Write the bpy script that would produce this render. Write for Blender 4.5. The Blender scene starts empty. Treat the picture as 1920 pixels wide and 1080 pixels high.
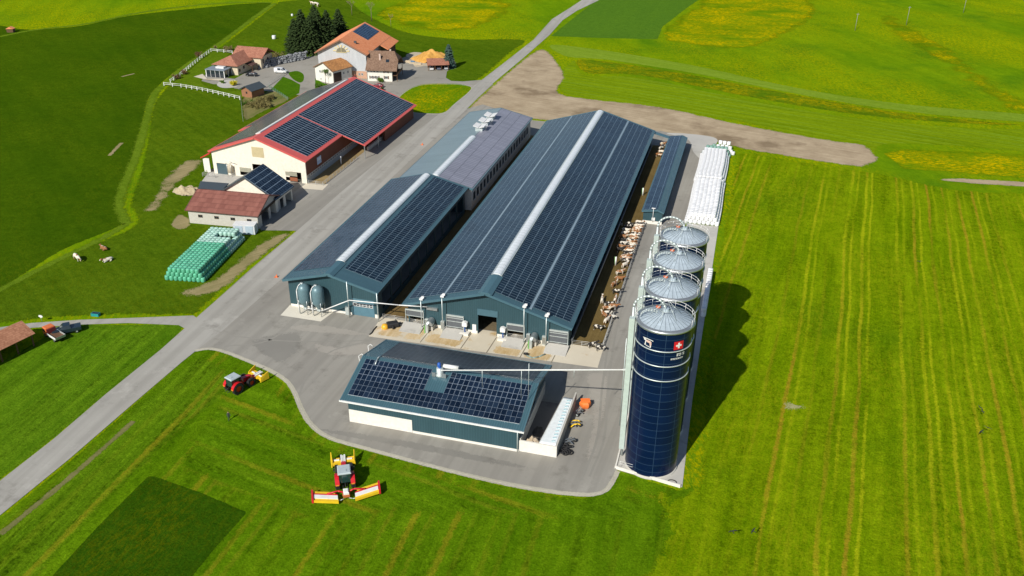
import bpy, bmesh, math, random
from math import sin, cos, pi, radians, atan2, hypot
from mathutils import Vector, Matrix, geometry, noise as mnoise
import numpy as np
random.seed(7)
C = bpy.context.scene.collection
scene = bpy.context.scene

# ------------------------------------------------------------------ camera
HC = 102.0
FP = 1683.43; YAW = -0.2616259; PIT = 0.4893312; ROL = 0.0102379
fw = Vector((sin(YAW)*cos(PIT), cos(YAW)*cos(PIT), -sin(PIT)))
rr = Vector((cos(YAW), -sin(YAW), 0)); uu = rr.cross(fw)
r2 = rr*cos(ROL)+uu*sin(ROL); u2 = -rr*sin(ROL)+uu*cos(ROL)
CAM = Vector((0, 0, HC))
def ray(x, y): return fw + r2*((x-960)/FP) - u2*((y-540)/FP)
def G(x, y, z=0.0):            # point of the plane at height z seen at photo pixel x, y
    d = ray(x, y); return CAM + d*((z-HC)/d.z)
def GY(x, y, Y):
    d = ray(x, y); return CAM + d*(Y/d.y)
cam = bpy.data.cameras.new("camera"); co = bpy.data.objects.new("camera", cam); C.objects.link(co)
cam.sensor_width = 36; cam.lens = 36*FP/1920; cam.clip_end = 9000; cam.clip_start = 1
M3 = Matrix((r2, u2, -fw)).transposed()
co.matrix_world = Matrix.Translation(CAM) @ M3.to_4x4()
scene.camera = co

# ------------------------------------------------------------------ light
SAZ = radians(16.2); SEL = radians(38)
w = bpy.data.worlds.new("World"); scene.world = w; w.use_nodes = True
nt = w.node_tree; bg = nt.nodes['Background']
sk = nt.nodes.new('ShaderNodeTexSky'); sk.sky_type = 'NISHITA'; sk.sun_disc = False
sk.sun_elevation = SEL; sk.sun_rotation = radians(180)+SAZ; sk.air_density = 1.0; sk.dust_density = 1.0; sk.altitude = 800
nt.links.new(sk.outputs[0], bg.inputs[0]); bg.inputs[1].default_value = 0.08
sl = bpy.data.lights.new("sun", 'SUN'); sl.energy = 4.6; sl.angle = radians(0.53); sl.color = (1, .95, .86)
so = bpy.data.objects.new("sun", sl); C.objects.link(so)
tosun = Vector((-sin(SAZ)*cos(SEL), -cos(SAZ)*cos(SEL), sin(SEL)))
so.rotation_euler = tosun.to_track_quat('Z', 'Y').to_euler(); so.location = tosun*300
scene.view_settings.view_transform = 'Standard'; scene.view_settings.look = 'None'
scene.view_settings.exposure = 0.12; scene.view_settings.gamma = 1

# ------------------------------------------------------------------ node helpers
class NT:
    def __init__(s, name):
        s.m = bpy.data.materials.new(name); s.m.use_nodes = True
        s.t = s.m.node_tree; s.b = s.t.nodes['Principled BSDF']; s.out = s.t.nodes['Material Output']
    def n(s, typ, **kw):
        k = s.t.nodes.new(typ)
        for a, v in kw.items(): setattr(k, a, v)
        return k
    def set(s, sock, v):
        if hasattr(v, 'links') or isinstance(v, bpy.types.NodeSocket): s.t.links.new(v, sock)
        else: sock.default_value = v
    def math(s, op, a, b=0.0, c=None, clamp=False):
        k = s.n('ShaderNodeMath', operation=op); k.use_clamp = clamp
        s.set(k.inputs[0], a); s.set(k.inputs[1], b)
        if c is not None: s.set(k.inputs[2], c)
        return k.outputs[0]
    def mix(s, f, a, b, typ='MIX'):
        k = s.n('ShaderNodeMix', data_type='RGBA', blend_type=typ)
        s.set(k.inputs[0], f)
        s.set(k.inputs[6], (*a, 1) if isinstance(a, tuple) and len(a) == 3 else a)
        s.set(k.inputs[7], (*b, 1) if isinstance(b, tuple) and len(b) == 3 else b)
        return k.outputs[2]
    def pos(s): return s.n('ShaderNodeNewGeometry').outputs['Position']
    def obj(s): return s.n('ShaderNodeTexCoord').outputs['Object']
    def uv(s): return s.n('ShaderNodeTexCoord').outputs['UV']
    def rnd(s): return s.n('ShaderNodeObjectInfo').outputs['Random']
    def sep(s, v):
        k = s.n('ShaderNodeSeparateXYZ'); s.set(k.inputs[0], v); return k.outputs
    def comb(s, x, y, z=0.0):
        k = s.n('ShaderNodeCombineXYZ'); s.set(k.inputs[0], x); s.set(k.inputs[1], y); s.set(k.inputs[2], z); return k.outputs[0]
    def map(s, v, scale=(1, 1, 1), rot=0.0, loc=(0, 0, 0)):
        k = s.n('ShaderNodeMapping'); s.set(k.inputs[0], v)
        k.inputs['Rotation'].default_value = (0, 0, rot); k.inputs['Scale'].default_value = scale; k.inputs['Location'].default_value = loc
        return k.outputs[0]
    def noise(s, v, scale, detail=3, rough=.55):
        k = s.n('ShaderNodeTexNoise'); s.set(k.inputs['Vector'], v)
        k.inputs['Scale'].default_value = scale; k.inputs['Detail'].default_value = detail; k.inputs['Roughness'].default_value = rough
        return k.outputs['Fac']
    def ramp(s, v, a, b):      # clamped linear a..b -> 0..1
        k = s.n('ShaderNodeMapRange'); s.set(k.inputs[0], v)
        k.inputs[1].default_value = a; k.inputs[2].default_value = b
        return k.outputs[0]
    def bump(s, h, strength=.3, dist=.05):
        k = s.n('ShaderNodeBump'); s.set(k.inputs['Height'], h)
        k.inputs['Strength'].default_value = strength; k.inputs['Distance'].default_value = dist
        s.t.links.new(k.outputs[0], s.b.inputs['Normal'])
    def fin(s, col=None, rough=.7, metal=0.0, spec=None, coat=0.0):
        if col is not None: s.set(s.b.inputs['Base Color'], (*col, 1) if isinstance(col, tuple) and len(col) == 3 else col)
        s.set(s.b.inputs['Roughness'], rough); s.b.inputs['Metallic'].default_value = metal
        if spec is not None: s.b.inputs['Specular IOR Level'].default_value = spec
        s.b.inputs['Coat Weight'].default_value = coat
        return s.m

MC = {}
def mat(name, col, rough=.7, metal=0.0, var=.12, scale=1.5, spec=None, coat=0.0, bump=0):
    """plain paint / plaster / metal with uneven wear"""
    if name in MC: return MC[name]
    t = NT(name); p = t.obj()
    n1 = t.noise(p, scale, 4); n2 = t.noise(p, scale*9, 3)
    f = t.math('ADD', t.math('MULTIPLY', n1, .65), t.math('MULTIPLY', n2, .35))
    f = t.ramp(f, .3, .7)
    lo = tuple(max(0, c*(1-var)) for c in col); hi = tuple(min(1, c*(1+var)) for c in col)
    m = t.fin(t.mix(f, lo, hi), rough, metal, spec, coat)
    if bump: t.bump(n2, bump, .03)
    MC[name] = m; return m

# soft ragged border for ground sheets: uv.x runs 0 (rim) .. 1 (inside)
def soft_edge(t, ragged=.5, sc=.45, fine=.5):
    u = t.sep(t.uv())[0]
    n = t.noise(t.pos(), sc, 4, .65); n2 = t.noise(t.pos(), 3.1, 4, .8)
    f = t.math('ADD', u, t.math('ADD', t.math('MULTIPLY', t.math('SUBTRACT', n, .5), 2*ragged), t.math('MULTIPLY', t.math('SUBTRACT', n2, .5), 2*fine)))
    f = t.math('GREATER_THAN', f, .5)
    f = t.math('MULTIPLY', f, t.math('GREATER_THAN', u, .004))
    tr = t.n('ShaderNodeBsdfTransparent'); mx = t.n('ShaderNodeMixShader')
    t.t.links.new(f, mx.inputs[0]); t.t.links.new(tr.outputs[0], mx.inputs[1]); t.t.links.new(t.b.outputs[0], mx.inputs[2])
    t.t.links.new(mx.outputs[0], t.out.inputs[0])
def dirang(a, b):
    d = G(*b)-G(*a); return atan2(d.x, d.y)

def grass(name, c1, c2, ang=0.0, streak=.5, period=2.2, dand=0.0, dcol=(.62, .42, .0), dscale=.05, soft=True, fine=.35, swath=0.0, patch=None, lines=None, edge=(.5, .45, .5), lc=None):
    """grass: c1/c2 dark and light tone, streaks along ang, lines=(period m, width m, amount, colour a, colour b) mowing lines"""
    t = NT(name); P = t.pos()
    wob = t.math('MULTIPLY', t.math('SUBTRACT', t.noise(P, .012, 2), .5), 4.0)
    k0 = t.map(P, (1, 1, 1), ang); ks = t.sep(k0)
    k = t.comb(t.math('ADD', ks[0], wob), ks[1])
    big_n = t.ramp(t.noise(P, .02, 4, .6), .36, .64)
    mid = t.ramp(t.noise(P, .22, 5, .7), .34, .66)
    st = t.ramp(t.noise(t.map(k, (1/period, .018, 1)), 1.0, 4, .65), .36, .64)
    f = t.math('ADD', t.math('MULTIPLY', st, streak), t.math('MULTIPLY', t.math('ADD', t.math('MULTIPLY', mid, .55), t.math('MULTIPLY', big_n, .45)), 1-streak), clamp=True)
    col = t.mix(f, c1, c2)
    if patch:
        pn = t.ramp(t.noise(P, .03, 4), .52, .66)
        col = t.mix(t.math('MULTIPLY', pn, patch[1]), col, patch[0])
    if lines:
        per, wd, amt, ca, cb = lines
        u = t.math('DIVIDE', t.math('ADD', t.sep(k)[0], t.math('MULTIPLY', t.math('SUBTRACT', t.noise(t.map(k, (.3, .05, 1)), 1, 3), .5), 1.0)), per)
        fl = t.math('FLOOR', u); fr = t.math('FRACT', u)
        wn = t.n('ShaderNodeTexWhiteNoise', noise_dimensions='1D'); t.set(wn.inputs['W'], fl)
        rag = t.math('MULTIPLY', t.math('SUBTRACT', t.noise(P, 1.1, 4, .75), .5), .28)
        def line(cen, w_):
            d = t.math('ABSOLUTE', t.math('SUBTRACT', t.math('ADD', fr, rag), cen))
            return t.math('SUBTRACT', 1.0, t.ramp(d, w_/per*.35, w_/per*.8))
        l1 = line(.3, wd); l2 = line(.68, wd*.8)
        brk = t.ramp(t.noise(t.map(k, (.15, .022, 1), 0, (9, 4, 0)), 1, 4, .6), .34, .54)
        a1 = t.math('MULTIPLY', t.math('MULTIPLY', l1, brk), t.math('MULTIPLY', t.ramp(wn.outputs[0], .0, .5), amt))
        a2 = t.math('MULTIPLY', t.math('MULTIPLY', l2, brk), t.math('MULTIPLY', t.ramp(wn.outputs[0], .3, .8), amt))
        cc = t.mix(t.ramp(t.noise(t.map(k, (.1, .01, 1), 0, (70, 4, 0)), 1, 3), .4, .6), ca, cb)
        col = t.mix(a1, col, cc); col = t.mix(a2, col, cb)
    if swath > 0:              # rough tufty swaths left by the mower
        s3 = t.ramp(t.noise(t.map(k, (1/(period*1.3), .03, 1), 0, (3, 77, 0)), 1.0, 4, .7), .48, .60)
        tn = t.ramp(t.noise(P, .9, 4, .75), .42, .6)
        col = t.mix(t.math('MULTIPLY', t.math('MULTIPLY', s3, tn), swath), col, tuple(c*.38 for c in c1))
        s4 = t.ramp(t.noise(t.map(k, (1/(period*1.1), .03, 1), 0, (43, 17, 0)), 1.0, 4, .7), .5, .62)
        col = t.mix(t.math('MULTIPLY', t.math('MULTIPLY', s4, tn), swath*.8), col, tuple(min(1, c*1.35) for c in c2))
    cf = t.ramp(t.noise(P, .33, 6, .85), .36, .64)
    col = t.mix(fine*.75, col, t.mix(cf, t.mix(1.0, col, (.5, .58, .5), 'MULTIPLY'), t.mix(1.0, col, (1.42, 1.3, 1.6), 'MULTIPLY')))
    tf = t.ramp(t.noise(P, .85, 4, .75), .32, .68)
    col = t.mix(fine*.8, col, t.mix(tf, t.mix(1.0, col, (.50, .55, .5), 'MULTIPLY'), t.mix(1.0, col, (1.4, 1.3, 1.4), 'MULTIPLY')))
    fi = t.noise(P, 2.6, 5, .8)
    ff = t.ramp(fi, .34, .66)
    dk = t.mix(1.0, col, (.36, .36, .36), 'MULTIPLY'); lt = t.mix(1.0, col, lc or (1.55, 1.45, 1.6), 'MULTIPLY')
    col = t.mix(fine, col, t.mix(ff, dk, lt))
    if dand > 0:
        dn = t.ramp(t.noise(t.map(k, (1, .5, 1)), dscale, 5, .65), .38, .64)
        sp = t.ramp(t.noise(t.map(k, (1, .35, 1)), 1.3, 6, .85), .46, .58)
        col = t.mix(t.math('MULTIPLY', t.math('MULTIPLY', dn, sp), dand), col, dcol)
    t.fin(col, 1.0, 0, 0.0)
    t.bump(fi, .8, .3)
    if soft: soft_edge(t, *edge)
    return t.m

def soil(name, c1, c2, soft=True, ang=0.0, wet=None):
    t = NT(name); P = t.pos(); k = t.map(P, (1, 1, 1), ang)
    a = t.noise(P, .12, 5, .65); b = t.noise(t.map(k, (1.2, .05, 1)), 1.0, 4, .6); c = t.noise(P, 2.2, 4, .7)
    f = t.ramp(t.math('ADD', t.math('MULTIPLY', a, .45), t.math('ADD', t.math('MULTIPLY', b, .35), t.math('MULTIPLY', c, .2))), .36, .62)
    col = t.mix(f, c1, c2)
    if wet:
        wn = t.ramp(t.noise(P, .05, 4, .6), .55, .66); col = t.mix(t.math('MULTIPLY', wn, .7), col, wet)
    t.fin(col, .95, 0, .1); t.bump(c, .6, .15)
    if soft: soft_edge(t, .6, .3, .8)
    return t.m

def asphalt(name, c1, c2, ang=None, stain=(.13, .12, .10), soft=False, stamt=.4):
    t = NT(name); P = t.pos()
    a = t.ramp(t.noise(P, .035, 5, .6), .35, .65); b = t.noise(P, .5, 5, .7); c = t.noise(P, 5, 2, .6)
    f = t.math('ADD', t.math('MULTIPLY', a, .6), t.math('ADD', t.math('MULTIPLY', b, .3), t.math('MULTIPLY', c, .15)), clamp=True)
    col = t.mix(f, c1, c2)
    if ang is not None:
        k = t.map(P, (1, 1, 1), ang)
        tr = t.ramp(t.noise(t.map(k, (.55, .006, 1)), 1.0, 3, .5), .42, .62)
        col = t.mix(t.math('MULTIPLY', tr, .35), col, tuple(x*.72 for x in c1))
    sn = t.ramp(t.noise(P, .16, 6, .7), .56, .68)
    col = t.mix(t.math('MULTIPLY', sn, stamt), col, stain)
    ln = t.ramp(t.noise(t.map(P, (1, 1, 1), 0, (50, 20, 0)), .09, 6, .75), .58, .7)
    col = t.mix(t.math('MULTIPLY', ln, .35), col, tuple(min(1, x*1.35) for x in c2))
    t.fin(col, .9, 0, .25); t.bump(b, .15, .05)
    if soft: soft_edge(t, .35, .8)
    return t.m

def panels(name, pw, ph, base=(.008, .012, .03), line=(.28, .33, .40), lw=.05, rough=.12, var=.5, uvs=True, spec=.5, linev=None):
    """photovoltaic modules: uv in metres, one module pw x ph"""
    t = NT(name); s = t.sep(t.uv())
    u = t.math('DIVIDE', s[0], pw); v = t.math('DIVIDE', s[1], ph)
    fu = t.math('FRACT', u); fv = t.math('FRACT', v)
    eu = t.math('GREATER_THAN', t.math('ABSOLUTE', t.math('SUBTRACT', fu, .5)), .5-lw/pw/2)
    ev = t.math('GREATER_THAN', t.math('ABSOLUTE', t.math('SUBTRACT', fv, .5)), .5-(linev or lw)/ph/2)
    e = t.math('MAXIMUM', eu, ev)
    wn = t.n('ShaderNodeTexWhiteNoise'); t.set(wn.inputs[0], t.comb(t.math('FLOOR', u), t.math('FLOOR', v)))
    tint = t.ramp(t.noise(t.pos(), .12, 2), .35, .65)
    f = t.math('ADD', t.math('MULTIPLY', wn.outputs[0], .6), t.math('MULTIPLY', tint, .4))
    lo = tuple(c*(1-var) for c in base); hi = (base[0]*2.2, base[1]*1.7, base[2]*1.4) if var > .3 else tuple(c*(1+var) for c in base)
    col = t.mix(f, lo, hi); col = t.mix(e, col, line)
    ro = t.math('ADD', t.math('MULTIPLY', e, .3), rough)
    return t.fin(col, ro, 0, spec)
def panel_single(name, base=(.008, .012, .03), line=(.28, .33, .40), pw=.97, ph=1.32, lw=.05, rough=.12):
    t = NT(name); s = t.sep(t.uv())
    eu = t.math('GREATER_THAN', t.math('ABSOLUTE', t.math('SUBTRACT', t.math('DIVIDE', s[0], pw), .5)), .5-lw/pw/2)
    ev = t.math('GREATER_THAN', t.math('ABSOLUTE', t.math('SUBTRACT', t.math('DIVIDE', s[1], ph), .5)), .5-lw/ph/2)
    e = t.math('MAXIMUM', eu, ev)
    col = t.mix(t.rnd(), tuple(c*.5 for c in base), (base[0]*2.6, base[1]*1.8, base[2]*1.35))
    return t.fin(t.mix(e, col, line), t.math('ADD', t.math('MULTIPLY', e, .3), rough), 0, .5)

def ribbed(name, col, period=.33, rough=.45, metal=0.0, depth=.35, axis=0, var=.1, spec=.4):
    """corrugated sheet: ribs run along v (uv in metres)"""
    t = NT(name); s = t.sep(t.uv())
    fr = t.math('FRACT', t.math('DIVIDE', s[axis], period))
    tri = t.math('ABSOLUTE', t.math('SUBTRACT', fr, .5))
    h = t.ramp(tri, .1, .3)
    n = t.ramp(t.noise(t.map(t.uv(), (.4, .08, 1)), 1.0, 4), .3, .7)
    c = t.mix(n, tuple(x*(1-var) for x in col), tuple(min(1, x*(1+var)) for x in col))
    c = t.mix(t.math('MULTIPLY', h, depth), c, tuple(x*.6 for x in col))
    m = t.fin(c, rough, metal, spec); t.bump(h, .5, .04); return m
def tiles(name, c1, c2, tw=.3, th=.38, rough=.8):
    t = NT(name); s = t.sep(t.uv())
    v = t.math('DIVIDE', s[1], th); u = t.math('DIVIDE', s[0], tw)
    fv = t.math('FRACT', v)
    wn = t.n('ShaderNodeTexWhiteNoise'); t.set(wn.inputs[0], t.comb(t.math('FLOOR', u), t.math('FLOOR', v)))
    n = t.noise(t.pos(), .35, 5, .7)
    f = t.ramp(t.math('ADD', t.math('MULTIPLY', wn.outputs[0], .35), t.math('MULTIPLY', n, .65)), .3, .65)
    c = t.mix(f, c1, c2)
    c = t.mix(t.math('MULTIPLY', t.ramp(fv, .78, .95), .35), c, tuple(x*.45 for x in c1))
    m = t.fin(c, rough, 0, .2); t.bump(fv, .4, .05); return m

# ------------------------------------------------------------------ mesh builder
class MB:
    def __init__(s): s.v = []; s.f = []; s.mi = []; s.uv = []; s.sm = []
    def face(s, pts, mi=0, uv=None, smooth=False):
        i0 = len(s.v); s.v += [tuple(p) for p in pts]; s.f.append(list(range(i0, i0+len(pts)))); s.mi.append(mi); s.sm.append(smooth)
        if uv is None:
            a = Vector(pts[0]); b = Vector(pts[1]); e1 = (b-a)
            if e1.length < 1e-6: e1 = Vector((1, 0, 0))
            e1.normalize(); c = Vector(pts[-1])-a; nn = e1.cross(c)
            if nn.length < 1e-9: nn = Vector((0, 0, 1))
            e2 = nn.normalized().cross(e1)
            uv = [((Vector(p)-a).dot(e1), (Vector(p)-a).dot(e2)) for p in pts]
        s.uv.append(uv); return s
    def box(s, x0, x1, y0, y1, z0, z1, mi=0):
        p = [(x0, y0, z0), (x1, y0, z0), (x1, y1, z0), (x0, y1, z0), (x0, y0, z1), (x1, y0, z1), (x1, y1, z1), (x0, y1, z1)]
        return s.hexa(p, mi)
    def hexa(s, p, mi=0, top=None):
        for k, q in enumerate(((3, 2, 1, 0), (4, 5, 6, 7), (0, 1, 5, 4), (1, 2, 6, 5), (2, 3, 7, 6), (3, 0, 4, 7))):
            s.face([p[i] for i in q], top if (k == 1 and top is not None) else mi)
        return s
    def prism(s, poly, y0, y1, mi=0, axis='y', caps=True, smooth=False):
        """poly of (a,b) extruded: axis y -> (a,y,b); axis x -> (x,a,b); axis z -> (a,b,z)"""
        def T(a, b, h):
            return (a, h, b) if axis == 'y' else (h, a, b) if axis == 'x' else (a, b, h)
        n = len(poly)
        for i in range(n):
            a, b = poly[i], poly[(i+1) % n]
            s.face([T(*a, y0), T(*b, y0), T(*b, y1), T(*a, y1)], mi, smooth=smooth)
        if caps:
            s.face([T(*a, y0) for a in poly][::-1], mi); s.face([T(*a, y1) for a in poly], mi)
        return s
    def tube(s, a, b, r, n=8, mi=0, r1=None, caps=True):
        a = Vector(a); b = Vector(b); d = (b-a)
        if d.length < 1e-6: return s
        d.normalize(); e = d.orthogonal().normalized(); g = d.cross(e); r1 = r if r1 is None else r1
        A = [a+(e*cos(2*pi*i/n)+g*sin(2*pi*i/n))*r for i in range(n)]; B = [b+(e*cos(2*pi*i/n)+g*sin(2*pi*i/n))*r1 for i in range(n)]
        for i in range(n):
            j = (i+1) % n; s.face([A[i], A[j], B[j], B[i]], mi, smooth=True)
        if caps: s.face(A[::-1], mi); s.face(B, mi)
        return s
    def path(s, pts, r, n=6, mi=0):
        for a, b in zip(pts, pts[1:]): s.tube(a, b, r, n, mi)
        return s
    def lathe(s, prof, n=24, mi=0, c=(0, 0, 0), smooth=True, uvr=None):
        for (ra, za), (rb, zb) in zip(prof, prof[1:]):
            L = hypot(ra-rb, za-zb)
            for i in range(n):
                t0 = 2*pi*i/n; t1 = 2*pi*(i+1)/n
                P = lambda r, t, z: (c[0]+r*cos(t), c[1]+r*sin(t), c[2]+z)
                R = uvr or max(ra, rb)
                if ra < 1e-6: s.face([P(0, 0, za), P(rb, t1, zb), P(rb, t0, zb)], mi, smooth=smooth)
                elif rb < 1e-6: s.face([P(ra, t0, za), P(ra, t1, za), P(0, 0, zb)], mi, smooth=smooth)
                else: s.face([P(ra, t0, za), P(ra, t1, za), P(rb, t1, zb), P(rb, t0, zb)], mi, [(R*t0, za), (R*t1, za), (R*t1, zb), (R*t0, zb)], smooth)
        return s
    def blob(s, c, rx, ry, rz, mi=0, n=10, m=6, rough=0.0):
        c = Vector(c); g = []
        for j in range(m+1):
            ph = pi*j/m; row = []
            for i in range(n):
                th = 2*pi*i/n; k = 1+rough*(random.random()-.5)*2
                row.append(c+Vector((rx*sin(ph)*cos(th)*k, ry*sin(ph)*sin(th)*k, rz*cos(ph)*k)))
            g.append(row)
        for j in range(m):
            for i in range(n):
                i2 = (i+1) % n
                if j == 0: s.face([g[0][0], g[1][i], g[1][i2]], mi, smooth=True)
                elif j == m-1: s.face([g[j][i], g[m][0], g[j][i2]], mi, smooth=True)
                else: s.face([g[j][i], g[j+1][i], g[j+1][i2], g[j][i2]], mi, smooth=True)
        return s
    def build(s, name, mats, parent=None, loc=(0, 0, 0), rotz=0.0, merge=True):
        me = bpy.data.meshes.new(name); me.from_pydata(s.v, [], s.f)
        if not isinstance(mats, (list, tuple)): mats = [mats]
        for m in mats: me.materials.append(m)
        uvl = me.uv_layers.new(name='uv'); flat = []
        for uv in s.uv:
            for a in uv: flat += [a[0], a[1]]
        uvl.data.foreach_set('uv', flat)
        me.polygons.foreach_set('material_index', s.mi); me.polygons.foreach_set('use_smooth', s.sm)
        me.update()
        if merge:
            bm = bmesh.new(); bm.from_mesh(me); bmesh.ops.remove_doubles(bm, verts=bm.verts, dist=.0008)
            bmesh.ops.recalc_face_normals(bm, faces=bm.faces); bm.to_mesh(me); bm.free()
        o = bpy.data.objects.new(name, me); C.objects.link(o); o.location = loc; o.rotation_euler = (0, 0, rotz)
        if parent: o.parent = parent
        return o
def tag(o, label, cat, group=None, kind=None):
    o['label'] = label
    if cat: o['category'] = cat
    if group: o['group'] = group
    if kind: o['kind'] = kind
    return o
def thing(name, label, cat, loc=(0, 0, 0), rz=0.0, group=None):
    o = bpy.data.objects.new(name, None); C.objects.link(o); o.location = loc; o.rotation_euler = (0, 0, rz)
    o.empty_display_size = .5
    return tag(o, label, cat, group)
def copy_tree(o, label=None, loc=None, rz=None, parent=None, scale=None):
    c = o.copy(); C.objects.link(c); c.parent = parent
    if label: c['label'] = label
    if loc is not None: c.location = loc
    if rz is not None: c.rotation_euler = (0, 0, rz)
    if scale is not None: c.scale = (scale,)*3
    for ch in list(o.children): copy_tree(ch, parent=c)
    return c
def lab(o, l): o['label'] = l; return o

def smooth_closed(pts, sub=6):
    n = len(pts); out = []
    for i in range(n):
        p0, p1, p2, p3 = (Vector(pts[(i+k-1) % n]) for k in range(4))
        for j in range(sub):
            t = j/sub
            out.append(.5*((2*p1)+(-p0+p2)*t+(2*p0-5*p1+4*p2-p3)*t*t+(-p0+3*p1-3*p2+p3)*t*t*t))
    return out
def smooth_open(pts, sub=6):
    P = [Vector(p) for p in pts]; P = [P[0]*2-P[1]]+P+[P[-1]*2-P[-2]]; out = []
    for i in range(1, len(P)-2):
        p0, p1, p2, p3 = P[i-1:i+3]
        for j in range(sub):
            t = j/sub; out.append(.5*((2*p1)+(-p0+p2)*t+(2*p0-5*p1+4*p2-p3)*t*t+(-p0+3*p1-3*p2+p3)*t*t*t))
    out.append(P[-2]); return out
def sheet(name, px, z, m, rim=1.5, curve=True, world=False, label=None, sub=6, kind='structure'):
    """ground sheet from an outline; uv.x = 0 at rim, 1 inside"""
    pts = [Vector((p[0], p[1])) for p in px] if world else [G(*p).to_2d() for p in px]
    if curve: pts = smooth_closed(pts, sub)
    n = len(pts)
    if rim <= .1:
        vin = list(pts); ed = [(i, (i+1) % n) for i in range(n)]
    else:
        seg = []                       # resample the outline so the soft border stays even
        for i in range(n):
            p, q = pts[i], pts[(i+1) % n]; k = max(1, int((q-p).length/(rim*1.3)))
            seg += [p.lerp(q, j/k) for j in range(k)]
        pts = seg; n = len(pts); A0 = np.array([(p.x, p.y) for p in pts]); B0 = np.roll(A0, -1, 0); D0 = B0-A0; L2 = (D0**2).sum(1)+1e-12
        def dist(q):
            q = np.array((q.x, q.y)); t = np.clip(((q-A0)*D0).sum(1)/L2, 0, 1); return float(np.sqrt((((A0+D0*t[:, None])-q)**2).sum(1)).min())
        def inside(q):
            c = ((A0[:, 1] > q.y) != (B0[:, 1] > q.y)) & (q.x < (B0[:, 0]-A0[:, 0])*(q.y-A0[:, 1])/(B0[:, 1]-A0[:, 1]+1e-15)+A0[:, 0]); return c.sum() % 2 == 1
        vin = list(pts); ed = [(i, (i+1) % n) for i in range(n)]
        for i in range(n):
            d = pts[(i+1) % n]-pts[i-1]
            if d.length < 1e-6: continue
            d.normalize(); nn = Vector((-d.y, d.x))
            for k in (-1, 1):
                for f_ in (1.02, .6):
                    q = pts[i]+nn*rim*k*f_
                    if inside(q) and dist(q) > rim*f_*.93: vin.append(q)
    out = geometry.delaunay_2d_cdt(vin, ed, [], 1, 1e-4)
    me = bpy.data.meshes.new(name); ov = out[0]
    fs = [f for f in out[2]]
    me.from_pydata([(v.x, v.y, z) for v in ov], [], fs); me.update()
    val = [1.0]*len(ov) if rim <= .1 else [min(1, dist(v)/rim) for v in ov]
    uvl = me.uv_layers.new(name='uv')
    for l in me.loops: uvl.data[l.index].uv = (val[l.vertex_index], 0)
    bm = bmesh.new(); bm.from_mesh(me)
    for f in bm.faces:
        f.normal_update()
        if f.normal.z < 0: f.normal_flip()
    bm.to_mesh(me); bm.free(); me.materials.append(m)
    o = bpy.data.objects.new(name, me); C.objects.link(o); o['kind'] = kind
    if label: o['label'] = label
    return o
def strip(name, px, width, z, m, rim=.45, world=False, label=None, sub=8):
    """band of given width (m) along a line"""
    P = [Vector((p[0], p[1])) for p in px] if world else [G(*p).to_2d() for p in px]
    P = smooth_open(P, sub); bm = bmesh.new(); uvl = bm.loops.layers.uv.new('uv'); rows = []
    for i, p in enumerate(P):
        d = (P[min(i+1, len(P)-1)]-P[max(i-1, 0)]).normalized(); nn = Vector((-d.y, d.x))
        ww = width*(.9+.2*mnoise.noise(Vector((p.x*.05, p.y*.05, 3))))
        rows.append([bm.verts.new((*(p+nn*ww*k/2), z)) for k in (-1, -1+2*rim, 1-2*rim, 1)])
    V = (0, 1, 1, 0); idx = {}
    for r in rows:
        for k, v in enumerate(r): idx[v] = V[k]
    for a, b in zip(rows, rows[1:]):
        for k in range(3): bm.faces.new((a[k], a[k+1], b[k+1], b[k]))
    for f in bm.faces:
        f.normal_update()
        if f.normal.z < 0: f.normal_flip()
        for l in f.loops: l[uvl].uv = (idx[l.vert], 0)
    me = bpy.data.meshes.new(name); bm.to_mesh(me); bm.free(); me.materials.append(m)
    o = bpy.data.objects.new(name, me); C.objects.link(o); o['kind'] = 'structure'
    if label: o['label'] = label
    return o

# ================================================================== GROUND
DARK = ((.032, .085, .002), (.062, .128, .003))
ORA = (.32, .265, .012); YEL = (.33, .41, .006); PAL = (.27, .31, .07)
g_base = grass('grass_meadow', (.095, .21, .003), (.185, .32, .004), ang=radians(-30), streak=.45, period=7, soft=False, fine=.3, dand=.75, dscale=.014, dcol=(.48, .42, .0), patch=((.055, .17, .005), .55))
ground_box = [(-4000, -4000, 0), (4000, -4000, 0), (4000, 4000, 0), (-4000, 4000, 0)]
mb = None
g_dark = grass('grass_tall_dark', DARK[0], DARK[1], ang=radians(-50), streak=.3, period=5, fine=.4, dand=.12, dcol=(.3, .3, .01))
g_left = grass('grass_pasture', (.052, .115, .003), (.105, .19, .006), ang=radians(-55), streak=.4, period=2.2, fine=.55, dand=.05, edge=(.5, .45, .7))
RD = dirang((60, 915), (330, 660))
g_front = grass('grass_mown_front', (.066, .165, .002), (.135, .26, .004), ang=0, streak=.45, period=3.0, fine=.5, swath=.6, lines=(6.5, .9, .55, ORA, (.22, .24, .01)))
g_verge = grass('grass_mown_verge', (.066, .16, .003), (.138, .26, .006), ang=RD, streak=.65, period=1.7, fine=.5, swath=.85, lines=(5.2, 1.0, .7, ORA, (.20, .23, .01)), edge=(.6, .2, .8))
g_head = grass('grass_headland', (.066, .165, .002), (.135, .265, .005), ang=dirang((350, 790), (640, 905)), streak=.55, period=2.6, fine=.5, swath=.7, lines=(6.5, 1.0, .6, ORA, (.20, .24, .01)), edge=(.6, .2, .9))
g_strip = grass('grass_mown_light', (.16, .27, .012), (.235, .35, .03), ang=dirang((1060, 95), (1500, 170)), streak=.6, period=1.6, fine=.3)
g_track = grass('grass_track_light', (.095, .18, .006), (.17, .27, .016), ang=radians(-55), streak=.3, period=1, fine=.4, edge=(.8, .45, 1.2))
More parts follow.
